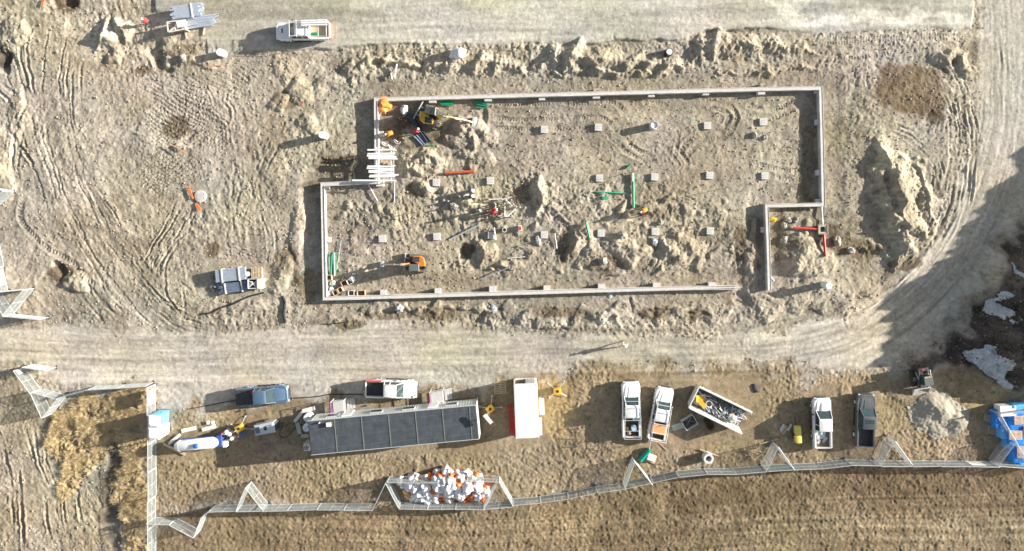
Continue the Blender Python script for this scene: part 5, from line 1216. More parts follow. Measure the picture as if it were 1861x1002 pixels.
mb.loft(rings); load(mb, "mixed_debris", mat("mixed_debris", (.21, .20, .19), .9, var=.6, scale=5, bump=1.0, bscale=9), "grey mixed debris filling the waste skip", "debris", sk); bpy.context.scene.objects[-1] if False else None
for o in COL.objects:
    if o.name == "mixed_debris": o["kind"] = "stuff"
for k in range(46):
    a = rs.gauss(.1, .6) if k % 3 else rs.uniform(0, 3); x = rs.uniform(-SL/2+.9, SL/2-.5); y = rs.uniform(-.75, .75); L = rs.uniform(.5, 1.7); m_ = [PIPEG, STEEL, PIPEB, WPVC, DARKM, STEEL][k % 6]
    x0 = max(-SL/2+.15, x-L/2*math.cos(a)); x1 = min(SL/2-.05, x+L/2*math.cos(a)); y0 = max(-.95, min(.95, y-L/2*math.sin(a))); y1 = max(-.95, min(.95, y+L/2*math.sin(a)))
    load(MB().cyl((x0, y0, 1.05+rs.uniform(0, .2)), (x1, y1, 1.05+rs.uniform(0, .25)), rs.uniform(.025, .05), n=7), "scrap_pipe", m_, ["grey plastic pipe among the scrap in the white skip", "bright steel pipe among the scrap in the white skip", "slate blue conduit among the scrap in the white skip", "white plastic pipe among the scrap in the white skip", "dark iron pipe among the scrap in the white skip", "bright steel pipe among the scrap in the white skip"][k % 6], "pipe", sk, 50, ["grey pipes in the skip", "steel pipes in the skip", "blue conduits in the skip", "white pipes in the skip", "dark pipes in the skip", "steel pipes in the skip"][k % 6])
load(MB().box((-2.35, .15, 1.15), (1.1, .8, .06), rz=.5, ry=.2).box((-2.0, -.3, 1.22), (1.1, .5, .05), rz=-.4), "yellow_panel", YELLOW, "bent yellow panels at the west end of the white skip", "panel", sk)
load(lump(5, .5, .4, .25), "white_sack", WPVC, "white sack lying on the scrap in the skip's east half", "sack", sk).location = skl(1.7, -.25, 1.0)
load(MB().box((1.5, -.1, 1.35), (.5, .6, .05), rz=.5), "cardboard", mat("cardboard", (.62, .50, .36), .8), "tan cardboard piece on the white sack in the skip", "cardboard", sk)
load(MB().pipe((-1.3, 0, 1.0), (-1.3, 0, 1.25), .38, .3, 18), "plastic_ring", WPVC, "white plastic ring lying in the skip beside the yellow panels", "ring", sk, 50)
# bin and frames beside the skip
o = thing("steel_cage", "grey steel cage bin lying below the white skip's west end", "steel cage", 1253, 768, ang(1241, 775, 1266, 760), h=.5)
mb = MB()
for k in range(11): mb.box((-.68+.136*k, 0, .1), (.05, 1.1, .03))
mb.build("grate", DARKM, o)
for (x, y, sx_, sy_) in ((0, .58, 1.5, .07), (0, -.58, 1.5, .07), (.72, 0, .07, 1.1), (-.72, 0, .07, 1.1)): MB().box((x, y, .35), (sx_, sy_, .55), bev=.01).build("cage_wall", STEEL, o)
load(MB().cyl((-.5, -.3, .2), (.4, .4, .5), .04).cyl((-.4, .35, .2), (.5, -.2, .45), .035).cyl((-.1, -.4, .25), (.0, .45, .4), .03), "scrap_rods", WOODW, "brown scrap rods inside the grey steel cage bin", "rods", o)
board(1222, 778, 1243, 772, .65, .06, mat("grey_sheet", (.38, .42, .38), .6), "flat grey green plate between the tilted white pickup and the cage bin", "plate", "metal_plate")
for (x, y, lab) in ((1285, 764, "upper rusty iron ring below the white skip"), (1290, 774, "lower rusty iron ring below the white skip")):
    single("iron_ring", MB().pipe((0, 0, .02), (0, 0, .22), .42, .33, 18).pipe((0, 0, .02), (0, 0, .2), .22, .16, 14).box((0, 0, .08), (.8, .06, .06)), mat("rust_dark", (.10, .055, .04), .8, var=.3), lab, "iron ring", x, y, .3, "rusty rings below the skip", smooth=50)
single("dark_rag", lump(3, .5, .35, .12, False), mat("dark_rag", (.06, .05, .055), .9), "dark rag heap north east of the white skip", "rag heap", 1373, 706, 2.2, smooth=60, dz=.03)
# small items in the yard
o = single("membrane_roll", MB().pipe((-.85, 0, .27), (.85, 0, .27), .27, .07, 20).tube([(-.85, .0, .27), (.85, .0, .27)], .20, 12), mat("teal_roll", (.0, .26, .19), .35, var=.15), "teal green membrane roll beside the fence brace", "roll", 1171, 825, ang(1163, 833, 1178, 816), smooth=50)
q = pallet("small pallet carrying a white slab, beside the teal green roll", 1183, 833, -.35, W=1.1, D=.95)
load(MB().box((0, .1, .30), (.95, .65, .26), bev=.02), "white_slab", BW, "white slab sitting on the small pallet beside the teal roll", "slab", q)
single("concrete_ring", MB().pipe((0, 0, 0), (0, 0, .85), .55, .32, 28), mat("ring_concrete", (.62, .62, .62), .8, var=.15, bump=.4), "thick round pale concrete ring standing in the yard", "concrete ring", 1284, 829, 0, smooth=40)
board(1271, 816, 1305, 828, .10, .06, WOOD, "thin plank lying against the concrete ring", "plank", "plank", dz=.3)
board(1198, 806, 1211, 818, .06, .04, WOOD, "thin stick below the tilted white pickup", "stick", "stick")
board(1380, 807, 1414, 798, .08, .05, WOOD, "thin yellowish plank north of the fence brace near the yellow cart", "plank", "plank")
o = thing("broken_pallet", "broken pallet with splayed boards beside the fence brace", "pallet", 1372, 826, -.4, h=.2)
for k in range(9): MB().box((rs.uniform(-.35, .35), rs.uniform(-.4, .4), .08+.045*k), (rs.uniform(.9, 1.5), .1, .03), rz=rs.uniform(-.7, .7)+(PI/2 if k % 2 else 0)).build("deck_board", WOOD, o)
for k in range(3): MB().box((rs.uniform(-.4, .4), (k-1)*.4, .04), (1.2, .09, .08), rz=rs.uniform(-.2, .2)).build("stringer", WOOD, o)
for k, (a, b, c, d_, m_, lab) in enumerate(((1413, 774, 1421, 779, WOODW, "westmost grey offcut beside the yellow cart"), (1418, 785, 1428, 773, WOOD, "long pale offcut beside the yellow cart"), (1422, 788, 1430, 777, WOODW, "dark brown offcut second from the yellow cart"), (1430, 782, 1437, 770, STEEL, "silver offcut nearest the yellow cart"), (1417, 781, 1423, 770, STEEL, "short silver offcut crossing the westmost one"))): board(a, b, c, d_, .22, .05, m_, lab, "offcut", "lumber_offcut", "offcuts beside the yellow cart", dz=.2+.1*k)
o = thing("water_cart", "small yellow two-part cart with a dark drawbar, west of a white pickup", "cart", 1451, 791, ang(1452, 808, 1450, 776), h=.8)
YL = mat("pale_yellow", (.72, .60, .12), .4, coat=.3, var=.08, dust=.2)
MB().box((-.48, 0, .62), (.86, .68, .6), bev=.12).build("rear_tank", YL, o, 50); MB().box((.50, 0, .64), (.95, .66, .62), bev=.12).build("front_tank", YL, o, 50)
MB().box((0, 0, .3), (1.9, .5, .08)).cyl((.9, 0, .32), (1.9, .05, .25), .04).cyl((-.9, 0, .3), (-1.15, 0, .3), .04).build("chassis", BLACKP, o)
for s_ in (-.4, .4): w_ = MB().pipe((-.1, s_-.07, .25), (-.1, s_+.07, .25), .25, .12, 16).build("wheel", RUBBER, o, 40)
# gravel pile
def pile_mesh(name, cx, cy, rx, ry, h, m, label, cat, kind=None, bumps=(), seed=1):
    n = 90; ox, oy = P(cx, cy); X = np.linspace(-1.35, 1.35, n); gx, gy = np.meshgrid(X*rx/S, X*ry/S)
    u = (gx+ox)*S+CX; v = CY-(gy+oy)*S
    r = np.hypot(gx/(rx/S), gy/(ry/S))+.07*noise(u, v, 14, 110+seed)+.04*noise(u, v, 5, 111+seed)
    z = h*np.clip(1-r, 0, 1)**.9
    for (bx, by, br, bh) in bumps: z += bh*np.clip(1-np.hypot(u-bx, v-by)/br, 0, 1)
    z *= 1+.03*noise(u, v, 9, 112+seed); z += .012*noise(u, v, 2.2, 113+seed)*(z > .02)
    ground_z = np.array([[gz(a+ox, b+oy) for a, b in zip(ra_, rb_)] for ra_, rb_ in zip(gx, gy)])
    oz = gz(ox, oy); zz = ground_z-oz+np.where(z > .03, z, -.08)
    o = grid_mesh(name, gx, -gy if False else gy, zz, None, m)
    bm = bmesh.new(); bm.from_mesh(o.data); bm.verts.ensure_lookup_table(); fl = (z > .03).ravel()
    bmesh.ops.delete(bm, geom=[q for q in bm.verts if not fl[q.index]], context='VERTS'); bmesh.ops.recalc_face_normals(bm, faces=bm.faces)
    if bm.faces and sum(f.normal.z for f in bm.faces) < 0: bmesh.ops.reverse_faces(bm, faces=bm.faces)
    bm.to_mesh(o.data); bm.free(); o.location = (ox, oy, oz+.01); return tag(o, label, cat, kind=kind)
pile_mesh("gravel_pile", 1706, 756, 58, 42, .32, mat("pile_gravel", (.37, .335, .265), .95, var=.12, scale=9, bump=.8, bscale=30), "grey beige gravel pile dumped in front of the skid steer", "gravel pile", bumps=((1692, 735, 26, .45), (1712, 745, 20, .55), (1738, 768, 20, .4), (1680, 758, 22, .2)))

# ---------------------------------------------------------------- blue wrapped stack
BT = mat("blue_wrap", (.03, .25, .78), .28, coat=.3, var=.35, scale=2.5, bump=1.0, bscale=4)
BT2 = mat("blue_wrap_light", (.12, .44, .85), .28, coat=.3, var=.3, scale=2.5, bump=1.0, bscale=4)
def wrapped(label, px, py, rz, sx_, sy_, sz_, m_):
    mb = MB().box((0, 0, sz_/2), (sx_, sy_, sz_), bev=.08); bmesh.ops.subdivide_edges(mb.bm, edges=mb.bm.edges[:], cuts=3, use_grid_fill=True)
    for v in mb.bm.verts: v.co += Vector((math.sin(v.co.y*9+px), math.sin(v.co.z*11+v.co.x*7), math.sin(v.co.x*8+v.co.y*6)))*.03
    return single("wrapped_bundle", mb, m_, label, "wrapped bundle", px, py, rz, "blue wrapped bundles in the southeast corner", h=sz_, smooth=50)
for a in [("blue wrapped bundle under the white crate, northwest of the stack", 1822, 762, -.05, 1.5, 2.0, .9, BT), ("blue wrapped bundle at the north edge beside the white crate", 1856, 744, .1, 1.9, 1.0, 1.3, BT2), ("blue wrapped bundle carrying the upper wide pallet", 1850, 768, 0, 1.8, 1.6, 1.2, BT),
          ("pale blue wrapped bundle in the middle of the stack's west side", 1832, 785, .1, 1.4, 1.5, 1.0, BT2), ("blue wrapped bundle under the twin slatted pallet", 1850, 796, 0, 1.8, 1.8, 1.2, BT), ("pale blue wrapped bundle low on the stack's west side", 1838, 806, -.2, 1.2, 1.2, .8, BT2),
          ("blue wrapped bundle carrying the lowest pallet", 1856, 824, .0, 1.7, 2.2, 1.1, BT), ("blue wrapped bundle at the southern point of the stack", 1862, 840, .1, 1.3, .9, .7, BT2)]: wrapped(*a)
single("white_crate", MB().box((0, 0, .5), (1.7, 1.1, 1.0), bev=.04).box((0, 0, 1.02), (1.75, 1.15, .05), bev=.01), WPVC, "white crate box at the northwest corner of the blue stack", "crate", 1829, 746, .05, h=1.0, dz=.25)
PW = mat("pallet_peach", (.60, .47, .36), .8, var=.2, scale=5)
pallet("wide solid-looking pale pallet on the upper blue bundle", 1857, 764, .05, h=1.3, z=1.2, m=PW, W=1.6, D=.9)
pallet("twin slatted pallet on the middle blue bundle", 1846, 791, 0, h=1.3, z=1.2, m=PW, W=1.4, D=.95)
pallet("lowest pallet, on the southern blue bundle", 1857, 822, PI/2, h=1.2, z=1.1, m=PW, W=1.3, D=1.0)
pallet("pallet at the frame edge between the twin slatted and the wide pallets", 1868, 785, PI/2, h=1.3, z=1.2, m=PW, W=1.2, D=.9)
pallet("upper wooden pallet leaning on the fence outside the blue stack", 1797, 761, -.3, W=.95, D=.8, m=WOODW)
pallet("lower wooden pallet lying outside the fence by the blue stack", 1806, 783, -.15, W=1.15, D=.9, m=WOODW)

# ---------------------------------------------------------------- machines
TRK = mat("track_steel", (.33, .31, .28), .7, .2, var=.3, scale=8, dust=.5)
def track(mb_parent, x, y, L, W_, Hh, name="track"):
    prof = []
    for k in range(7): a = -PI/2+k*PI/6; prof.append((L/2-Hh/2+Hh/2*math.cos(a), Hh/2+Hh/2*math.sin(a)))
    for k in range(7): a = PI/2+k*PI/6; prof.append((-L/2+Hh/2+Hh/2*math.cos(a), Hh/2+Hh/2*math.sin(a)))
    t_ = MB().loft([[(px_+x, y-W_/2, z) for px_, z in prof], [(px_+x, y+W_/2, z) for px_, z in prof]]).build(name, RUBBER, mb_parent, 40)
    mb = MB(); n = int(L/.13)
    for k in range(n): mb.box((x-L/2+Hh/2+(L-Hh)*k/(n-1), y, Hh+.012), (.055, W_*1.02, .035))
    mb.build("track_pads", TRK, t_); return t_
def excavator(label, px, py, uc, up, pc, sc, cabside, reach, bucket_w, glass_roof=False, roofc=None):
    o = thing("mini_excavator", label, "excavator", px, py, uc, "excavators inside the foundation", h=1.0)
    k = sc
    for s_ in (-1, 1): track(o, 0, s_*.78*k, 2.5*k, .42*k, .62*k)
    MB().box((0, 0, .42*k), (1.3*k, 1.3*k, .3*k), bev=.03).cyl((0, 0, .5*k), (0, 0, .72*k), .45*k, n=20).build("undercarriage", DARKM, o)
    MB().box((-1.5*k, 0, .35*k), (.1*k, 2.1*k, .5*k), bev=.02).cyl((-1.45*k, .5*k, .35*k), (-.5*k, .4*k, .4*k), .06*k).cyl((-1.45*k, -.5*k, .35*k), (-.5*k, -.4*k, .4*k), .06*k).build("blade", STEEL, o)
    R_ = Matrix.Rotation(up-uc, 4, 'Z')
    def rb_(mb): bmesh.ops.transform(mb.bm, matrix=R_, verts=mb.bm.verts); return mb
    pl = [(.85, -.85), (.85, .85), (-.6, .9), (-1.0, .65), (-1.15, 0), (-1.0, -.65), (-.6, -.9)]
    rb_(MB().loft([[(x*k, y*k, z*k) for x, y in pl] for z in (.72, .85)]+[[(x*k*.97, y*k*.97, .9*k) for x, y in pl]])).build("turntable_deck", DARKM, o)
    es = -cabside
    rb_(MB().loft([[(x*k, y*k, z*k) for x, y in [(-.1, es*.05), (.45, es*.3), (.40, es*.86), (-.55, es*.88), (-.98, es*.6), (-1.12, es*.0), (-1.1, -es*.35), (-.55, -es*.4)]][::es] for z in (.88, 1.25)]+[[(x*k*.88, y*k*.92, 1.45*k) for x, y in [(-.1, es*.05), (.45, es*.3), (.40, es*.86), (-.55, es*.88), (-.98, es*.6), (-1.12, es*.0), (-1.1, -es*.35), (-.55, -es*.4)]][::es]])).build("engine_cover", pc, o, 35)
    rb_(MB().box((-.05*k, es*.5*k, 1.3*k), (.75*k, .62*k, .34*k), bev=.03)).build('engine_hood', DARKM, o)
    rb_(MB().box((-1.02*k, 0, 1.05*k), (.22*k, 1.3*k, .45*k), bev=.05)).build('counterweight', DARKM, o)
    cb = cabside
    def cbx(x0, x1, y0, y1): return [(x0*k, cb*y0*k), (x1*k, cb*y0*k), (x1*k, cb*y1*k), (x0*k, cb*y1*k)]
    rb_(MB().loft([[(x, y, .9*k) for x, y in cbx(-.42, .82, .0, .86)], [(x, y, 2.25*k) for x, y in cbx(-.38, .68, .05, .8)]])).build("cab_glass", GLASS, o)
    rf = rb_(MB().loft([[(x, y, z*k) for x, y in cbx(-.44, .74, .0, .84)] for z in (2.24, 2.33)]+[[(x*.97, y*.97, 2.38*k) for x, y in cbx(-.40, .70, .06, .8)]])).build("cab_roof", roofc or BLACKP, o)
    if glass_roof: rb_(MB().box((.45*k, cb*.42*k, 2.385*k), (.42*k, .55*k, .03))).build("roof_window", GLASS, rf)
    mb = MB()
    for (a, b) in ((-.42, .02), (.8, .02), (.8, .84), (-.42, .84)): mb.cyl((a*k, cb*b*k, .9*k), (a*k*.9, cb*b*k, 2.27*k), .04*k, n=6)
    rb_(mb).build("cab_post", pc, o)
    # boom, arm, bucket; drawn in the slewed x,z plane
    def limb(pts, w0, w1, name, m):
        mb = MB(); rings = []
        P3 = [Vector((x*k, 0, z*k)) for x, z in pts]
        for i, p in enumerate(P3):
            t_ = (P3[min(i+1, len(P3)-1)]-P3[max(i-1, 0)]).normalized(); n_ = Vector((-t_.z, 0, t_.x)); f = 1-.5*abs(2*i/(len(P3)-1)-1)
            hh = .17*k*f; ww = (w0+(w1-w0)*i/(len(P3)-1))*k/2
            rings.append([p+n_*hh+Vector((0, ww, 0)), p+n_*hh-Vector((0, ww, 0)), p-n_*hh-Vector((0, ww, 0)), p-n_*hh+Vector((0, ww, 0))])
        return rb_(mb.loft(rings)).build(name, m, o)
    r1 = reach*.55
    limb([(.8, .95), (1.1, 1.9), (r1*.75, 2.25), (r1+.2, 1.9)], .26, .2, "boom", pc)
    limb([(r1+.15, 2.1), (r1+.5, 1.7), (reach*.85, .95), (reach-.1, .6)], .2, .16, "arm", pc)
    rb_(MB().cyl((.95*k, 0, .8*k), (r1*.7*k, 0, 1.9*k), .06*k)).build("hydraulic_cylinder", STEEL, o); rb_(MB().cyl((r1*.6*k, 0, 2.4*k), ((r1+.2)*k, 0, 2.2*k), .055*k)).build("hydraulic_cylinder", STEEL, o); rb_(MB().cyl(((r1+.3)*k, 0, 2.0*k), ((reach-.2)*k, 0, 1.0*k), .05*k)).build("hydraulic_cylinder", STEEL, o)
    rb_(MB().box((.88*k, 0, .9*k), (.35*k, .4*k, .45*k), bev=.03)).build("swing_bracket", DARKM, o)
    bw = bucket_w*k/2
    prof = [(reach-.15, .62), (reach+.12, .62), (reach+.3, .35), (reach+.2, .08), (reach-.15, .0), (reach-.18, .06), (reach+.1, .15), (reach+.18, .35), (reach+.05, .52), (reach-.15, .54)]
    bk = rb_(MB().loft([[(x*k, y, z*k) for x, z in prof] for y in (-bw, bw)])).build("bucket", STEEL, o)
    for k2 in range(5): rb_(MB().box(((reach-.24)*k, -bw*.85+bw*.425*k2, .03*k), (.18*k, .06*k, .04*k))).build("tooth", STEEL, bk)
    for s_ in (-1, 1): rb_(MB().loft([[(x*k, y, z*k) for x, z in [(reach-.15, .6), (reach+.28, .35), (reach+.1, .02), (reach-.18, .0)]] for y in (s_*bw, s_*(bw-.03))])).build("bucket_cheek", STEEL, bk)
    return o
excavator("yellow excavator with a dark cab and steel tracks, boom reaching right", 781, 211, ang(771, 192, 805, 211), ang(786, 212, 862, 222), YELLOW, 1.02, 1, 4.7, 1.15, True, DARKM)
excavator("orange mini excavator with a dark roof, boom reaching left", 757, 479, ang(735, 476, 777, 480)+.0+PI*0, ang(757, 479, 694, 481), mat("machine_orange", (.55, .19, .03), .4, coat=.3, var=.1, dust=.25), .92, 1, 4.2, .6, False, mat("roof_slate", (.11, .13, .14), .5, var=.2, dust=.3))
def skid_steer():
    o = thing("skid_steer", "dark tracked skid steer facing the gravel pile, bucket lowered", "skid steer", 1677, 689, ang(1674, 668, 1681, 712), h=.9)
    for s_ in (-1, 1):
        prof = [(-.95, .1), (-.75, 0), (.75, 0), (.95, .1), (.9, .35), (.2, .62), (-.3, .62), (-.95, .4)]
        t_ = MB().loft([[(x, s_*.68-.17, z) for x, z in prof], [(x, s_*.68+.17, z) for x, z in prof]]).build("track", RUBBER, o)
        MB().box((0, s_*.68, .645), (.45, .34, .03)).build("track_pads", TRK, t_)
    MB().box((-.15, 0, .75), (2.1, .95, .8), bev=.05).build("chassis", DARKM, o)
    MB().box((-.95, 0, 1.05), (.65, 1.15, .6), bev=.06).build("engine_cover", BLACKP, o)
    MB().box((-1.05, 0, 1.37), (.18, .30, .03)).build("grille", mat("pink_red", (.5, .08, .12), .5), o)
    MB().loft([[(x*.98, y, 1.1) for x, y in ((-.55, -.45), (.55, -.45), (.55, .45), (-.55, .45))], [(x, y, 1.98) for x, y in ((-.5, -.42), (.38, -.42), (.38, .42), (-.5, .42))]]).build("cab_glass", GLASS, o)
    r_ = MB().box((-.05, 0, 2.02), (1.0, .92, .08), bev=.03).build("cab_roof", mat("roof_slate", (.11, .13, .14), .5, var=.2, dust=.3), o); MB().box((-.45, 0, 2.065), (.10, .8, .03)).build("stripe", YELLOW, r_)
    for s_ in (-1, 1):
        MB().tube([(-1.05, s_*.62, 1.5), (-.2, s_*.62, 1.45), (.8, s_*.62, .95), (1.15, s_*.62, .45)], .07, 8).build("lift_arm", STEEL if s_ > 0 else DARKM, o, 50)
        MB().cyl((-.8, s_*.62, .9), (-.1, s_*.62, 1.35), .04).build("hydraulic_cylinder", STEEL, o)
    b_ = MB().loft([[(x, y, z) for x, z in [(1.1, .7), (1.2, .72), (1.35, .2), (1.95, .06), (1.95, .02), (1.25, .03), (1.05, .4)]] for y in (-.92, .92)]).build("bucket", mat("bucket_pale", (.42, .40, .35), .6, .2, var=.3), o)
    for s_ in (-1, 1): MB().slab([(1.1, s_*.9, .68), (1.35, s_*.9, .5), (1.93, s_*.9, .06), (1.2, s_*.9, .05)], .03).build("bucket_cheek", STEEL, b_)
    return o
skid_steer()

# ---------------------------------------------------------------- pipes, bundles and other loose goods
def bundle(label, px, py, rz, n, L, r, m, h0, rows=1, jitter=0.02, straps=(), name="pipe_bundle", fan=0.0, group=None, h=.5):
    o = thing(name, label, "pipe bundle", px, py, rz, group, h=h)
    rr = random.Random(n+int(px))
    for q in range(rows):
        for k in range(n):
            y = (k-(n-1)/2)*r*2.08+(r if q % 2 else 0); z = h0+r+q*r*1.8; dx = rr.uniform(-jitter, jitter)*3; a = rr.uniform(-fan, fan)
            MB().cyl((-L/2+dx, y-a, z), (L/2+dx, y+a, z), r, n=9).build("pipe", m, o, 50)
    wd = n*r*2.08
    for sx_ in straps:
        MB().box((sx_, 0, h0+rows*r*1.9+r*.3), (.12, wd+.16, .07), bev=.01).build("top_batten", BW, o); MB().box((sx_, 0, h0/2), (.12, wd+.16, h0 if h0 > .02 else .02), bev=.004).build("bottom_batten", WOOD, o)
        for s_ in (-1, 1): MB().box((sx_, s_*(wd/2+.05), (h0+rows*r*1.9)/2+.04), (.09, .07, h0+rows*r*1.9), bev=.005).build("side_batten", WOOD, o)
    return o
bundle("neat strapped bundle of grey pipes, upper of the two west of the building", 418, 500, ang(390, 503, 446, 497), 13, 3.3, .05, PIPEG, .35, rows=5, straps=(-.95, .95), h=.85, group="strapped pipe bundles west of the building")
bundle("messy bundle of slate blue conduits, lower of the two west of the building", 424, 523, ang(400, 526, 450, 519), 11, 3.0, .045, PIPEB, .2, rows=4, jitter=.08, straps=(-.95, .9), fan=.12, h=.6, group="strapped pipe bundles west of the building")
o = thing("hose_reel", "grey coiled hose lying at the west end of the slate blue conduits", "hose reel", 389, 522, 0, h=.4)
for k in range(6): MB().tube([((.30+.035*k)*math.cos(a), (.30+.035*k)*math.sin(a), .08+.06*(k % 3)) for a in np.linspace(0, 2*PI*.97, 26)], .03, 6).build("coil", mat("hose_grey", (.22, .23, .24), .5), o, 60)
MB().cyl((0, 0, 0), (0, 0, .3), .2, .1, 16).build("core", PIPEG, o, 40)
for k in range(3): MB().cyl((.35, -.15+.14*k, .3), (.95, -.18+.17*k, .33), .045, n=8).build("tail_pipe", PIPEG, o, 50)
pallet("tan slatted pallet at the northeast corner of the pipe bundles", 466, 496, PI/2-.0, h=.75, z=gz(*P(466, 496))+.6, W=1.2, D=1.15)
single("pallet_block", MB().box((0, 0, .3), (1.05, 1.05, .58), bev=.02), WOODW, "brown crate under the tan slatted pallet by the pipes", "crate", 466, 496, 0, h=.5)
cr = thing("wood_crate", "white topped wooden crate with a dark opening, right of the conduits", "crate", 463, 516, .02, h=.8)
for (x, y, sx_, sy_) in ((0, .52, 1.55, .06), (0, -.52, 1.55, .06), (.77, 0, .06, 1.0), (-.77, 0, .06, 1.0)): MB().box((x, y, .42), (sx_, sy_, .8), bev=.01).build("crate_wall", BW, cr)
MB().box((.52, 0, .83), (.56, 1.12, .04)).build("lid", BW, cr); MB().box((0, 0, .05), (1.5, 1.0, .05)).build("crate_floor", BLACKP, cr)
for k in range(4): load(MB().tube([(-.65, -.35+.2*k, .62), (-.35, -.1+.1*k, .72), (.0, .2-.2*k, .66), (.18, .3-.22*k, .6)], .045, 7), "pipe", WPVC, "white bent pipe inside the crate by the conduits", "pipe", cr, 60, "white pipes inside the crate")
single("bucket", MB().cyl((0, 0, 0), (0, 0, .38), .20, .26, 18).cyl((0, 0, .38), (0, 0, .41), .28, n=18), WPVC, "white lidded bucket between the grey pipes and the tan pallet", "bucket", 451, 498, 0, h=.5, dz=.3, smooth=40)

bundle("larger bundle of shiny steel pipes at the top left of the gravel pad", 340, 21, ang(314, 24, 366, 16), 15, 3.2, .045, mat("bright_pipe", (.58, .64, .72), .35, .3, var=.12), .45, rows=4, jitter=.1, straps=(.55,), h=.8, group="steel pipe bundles by the gravel pad")
bundle("lower spread bundle of steel pipes overlapping the larger one", 362, 40, ang(330, 46, 392, 36), 13, 3.6, .045, mat("bright_pipe", (.58, .64, .72), .35, .3, var=.12), .2, rows=3, jitter=.16, fan=.1, h=.5, group="steel pipe bundles by the gravel pad")
o = thing("lattice_pallet", "white lattice pallet frame beside the steel pipe bundles", "pallet frame", 322, 48, ang(305, 50, 340, 46), h=1.0)
for (x, y, L_, a) in ((0, .55, 2.1, 0), (0, -.5, 1.9, .08), (-1.0, 0, 1.1, PI/2), (.9, 0, 1.1, PI/2), (0, 0, 2.2, .5), (-.1, 0, 1.1, PI/2-.3)): MB().box((x, y, .98), (L_, .12, .06), rz=a, bev=.01).build("slat", BW, o)
MB().box((.5, .15, 1.02), (.9, .7, .06), rz=.1).build("top_sheet", WPVC, o)
for a in (-1, 1):
    for b in (-1, 1): MB().box((a*.9, b*.45, .48), (.1, .1, .96), bev=.01).build("post", BW, o)
MB().box((0, 0, .45), (1.7, .8, .7), bev=.02).build("load_box", WOODW, o)
board(337, 54, 341, 72, .14, .12, WOOD, "left of two timbers sticking out below the steel pipes", "timber", "timber", "timbers below the steel pipes")
board(374, 44, 371, 65, .14, .12, WOOD, "right of two timbers sticking out below the steel pipes", "timber", "timber", "timbers below the steel pipes")
def lone_pipe(x0, y0, x1, y1, r, m, label, name="pipe", cat="pipe", dz=.03, group=None, h0=None, h1=None):
    a = Vector((*P(x0, y0), 0)); b = Vector((*P(x1, y1), 0)); a.z = gz(a.x, a.y); b.z = gz(b.x, b.y); c = (a+b)/2; mz = gz(c.x, c.y)
    up = max(0, mz-(a.z+b.z)/2); a.z += up; b.z += up
    if h0 is not None: a.z = gz(a.x, a.y)+h0
    if h1 is not None: b.z = gz(b.x, b.y)+h1
    c = (a+b)/2; d = (b-a)/2; z = r+dz
    o = MB().cyl((-d.x, -d.y, -d.z+z), (d.x, d.y, d.z+z), r, n=10).build(name, m, smooth=50); o.location = c; return tag(o, label, cat, group)
g_ = "loose pipes in the building plot"
lone_pipe(818, 435, 870, 409, .07, PIPEG, "long grey pipe slanting across the middle of the plot", group=g_, dz=.1)
lone_pipe(871, 508, 925, 486, .05, PIPEG, "long thin grey pipe slanting near the south wall", group=g_, dz=.1)
lone_pipe(922, 470, 954, 467, .05, WPVC, "short white pipe lying level above the long thin grey pipe", group=g_, dz=.06)
lone_pipe(935, 459, 952, 454, .035, WPVC, "thin white pipe piece just above the level white pipe", group=g_, dz=.06)
lone_pipe(898, 470, 903, 455, .04, WOODW, "brownish rod west of the level white pipe", "rod", "rod", group=None, dz=.05)
lone_pipe(612, 490, 620, 437, .035, PIPEG, "thin grey pipe lying beside the green pipe heap in the southwest corner", group=g_, dz=.06)
lone_pipe(665, 327, 686, 365, .06, WPVC, "white pipe angled down from the white beams into the plot", group=g_, dz=.1)
lone_pipe(717, 330, 717, 367, .05, PIPEG, "grey pipe pointing south below the white beams", group=g_, dz=.05)
lone_pipe(809, 315, 862, 312, .16, mat("red_pipe", (.55, .09, .04), .5, var=.15, dust=.4), "thick red orange pipe lying below the yellow excavator", group=g_, dz=.02)
lone_pipe(787, 274, 803, 308, .035, PIPEG, "thin grey rod slanting toward the thick red pipe", "rod", "rod")
lone_pipe(1150, 316, 1151, 378, .13, GREEN, "long upright green pipe ending beside the worker in orange", group=g_, dz=.05)
lone_pipe(1149, 315, 1149, 330, .09, WPVC, "white end sleeve on the long upright green pipe", "pipe_sleeve", "sleeve", dz=.2)
lone_pipe(1083, 349, 1137, 352, .09, GREEN, "level green pipe west of the long upright one", group=g_, dz=.02)
lone_pipe(1064, 404, 1070, 432, .12, GREEN, "short green pipe among the southern heaps", group=g_, dz=.15)
single("pipe_offcut", MB().pipe((-.25, 0, .12), (.25, 0, .12), .13, .10, 14), GREEN, "tiny green pipe offcut above the long upright green pipe", "pipe offcut", 1142, 303, .7, smooth=50, dz=.05)
single("green_box", MB().box((0, 0, .12), (.42, .34, .24), bev=.02).box((.35, 0, .03), (.3, .3, .06)), GREEN, "small green box below the level green pipe", "box", 1097, 360, 0)
lone_pipe(1440, 414, 1486, 417, .14, RED, "red pipe leading west from the square catch basin", group=g_, dz=-.02)
lone_pipe(1495, 424, 1496, 466, .15, RED, "red pipe leading south from the square catch basin", group=g_, dz=-.02)
lone_pipe(1493, 374, 1494, 410, .05, STEEL, "thin grey rod joining the wall corner and the catch basin", "rod", "rod", dz=.1)
lone_pipe(1471, 376, 1475, 383, .05, WPVC, "short white stub below the east wall return", "pipe_stub", "pipe stub")
lone_pipe(1401, 503, 1408, 511, .04, WPVC, "short white peg at the foot of the small room wall", "peg", "peg")
lone_pipe(722, 118, 718, 136, .09, WPVC, "longer white board end stuck in the spoil row", "board_end", "board", dz=.15)
lone_pipe(711, 134, 713, 145, .08, WPVC, "shorter white board end stuck in the spoil row", "board_end", "board", dz=.15)
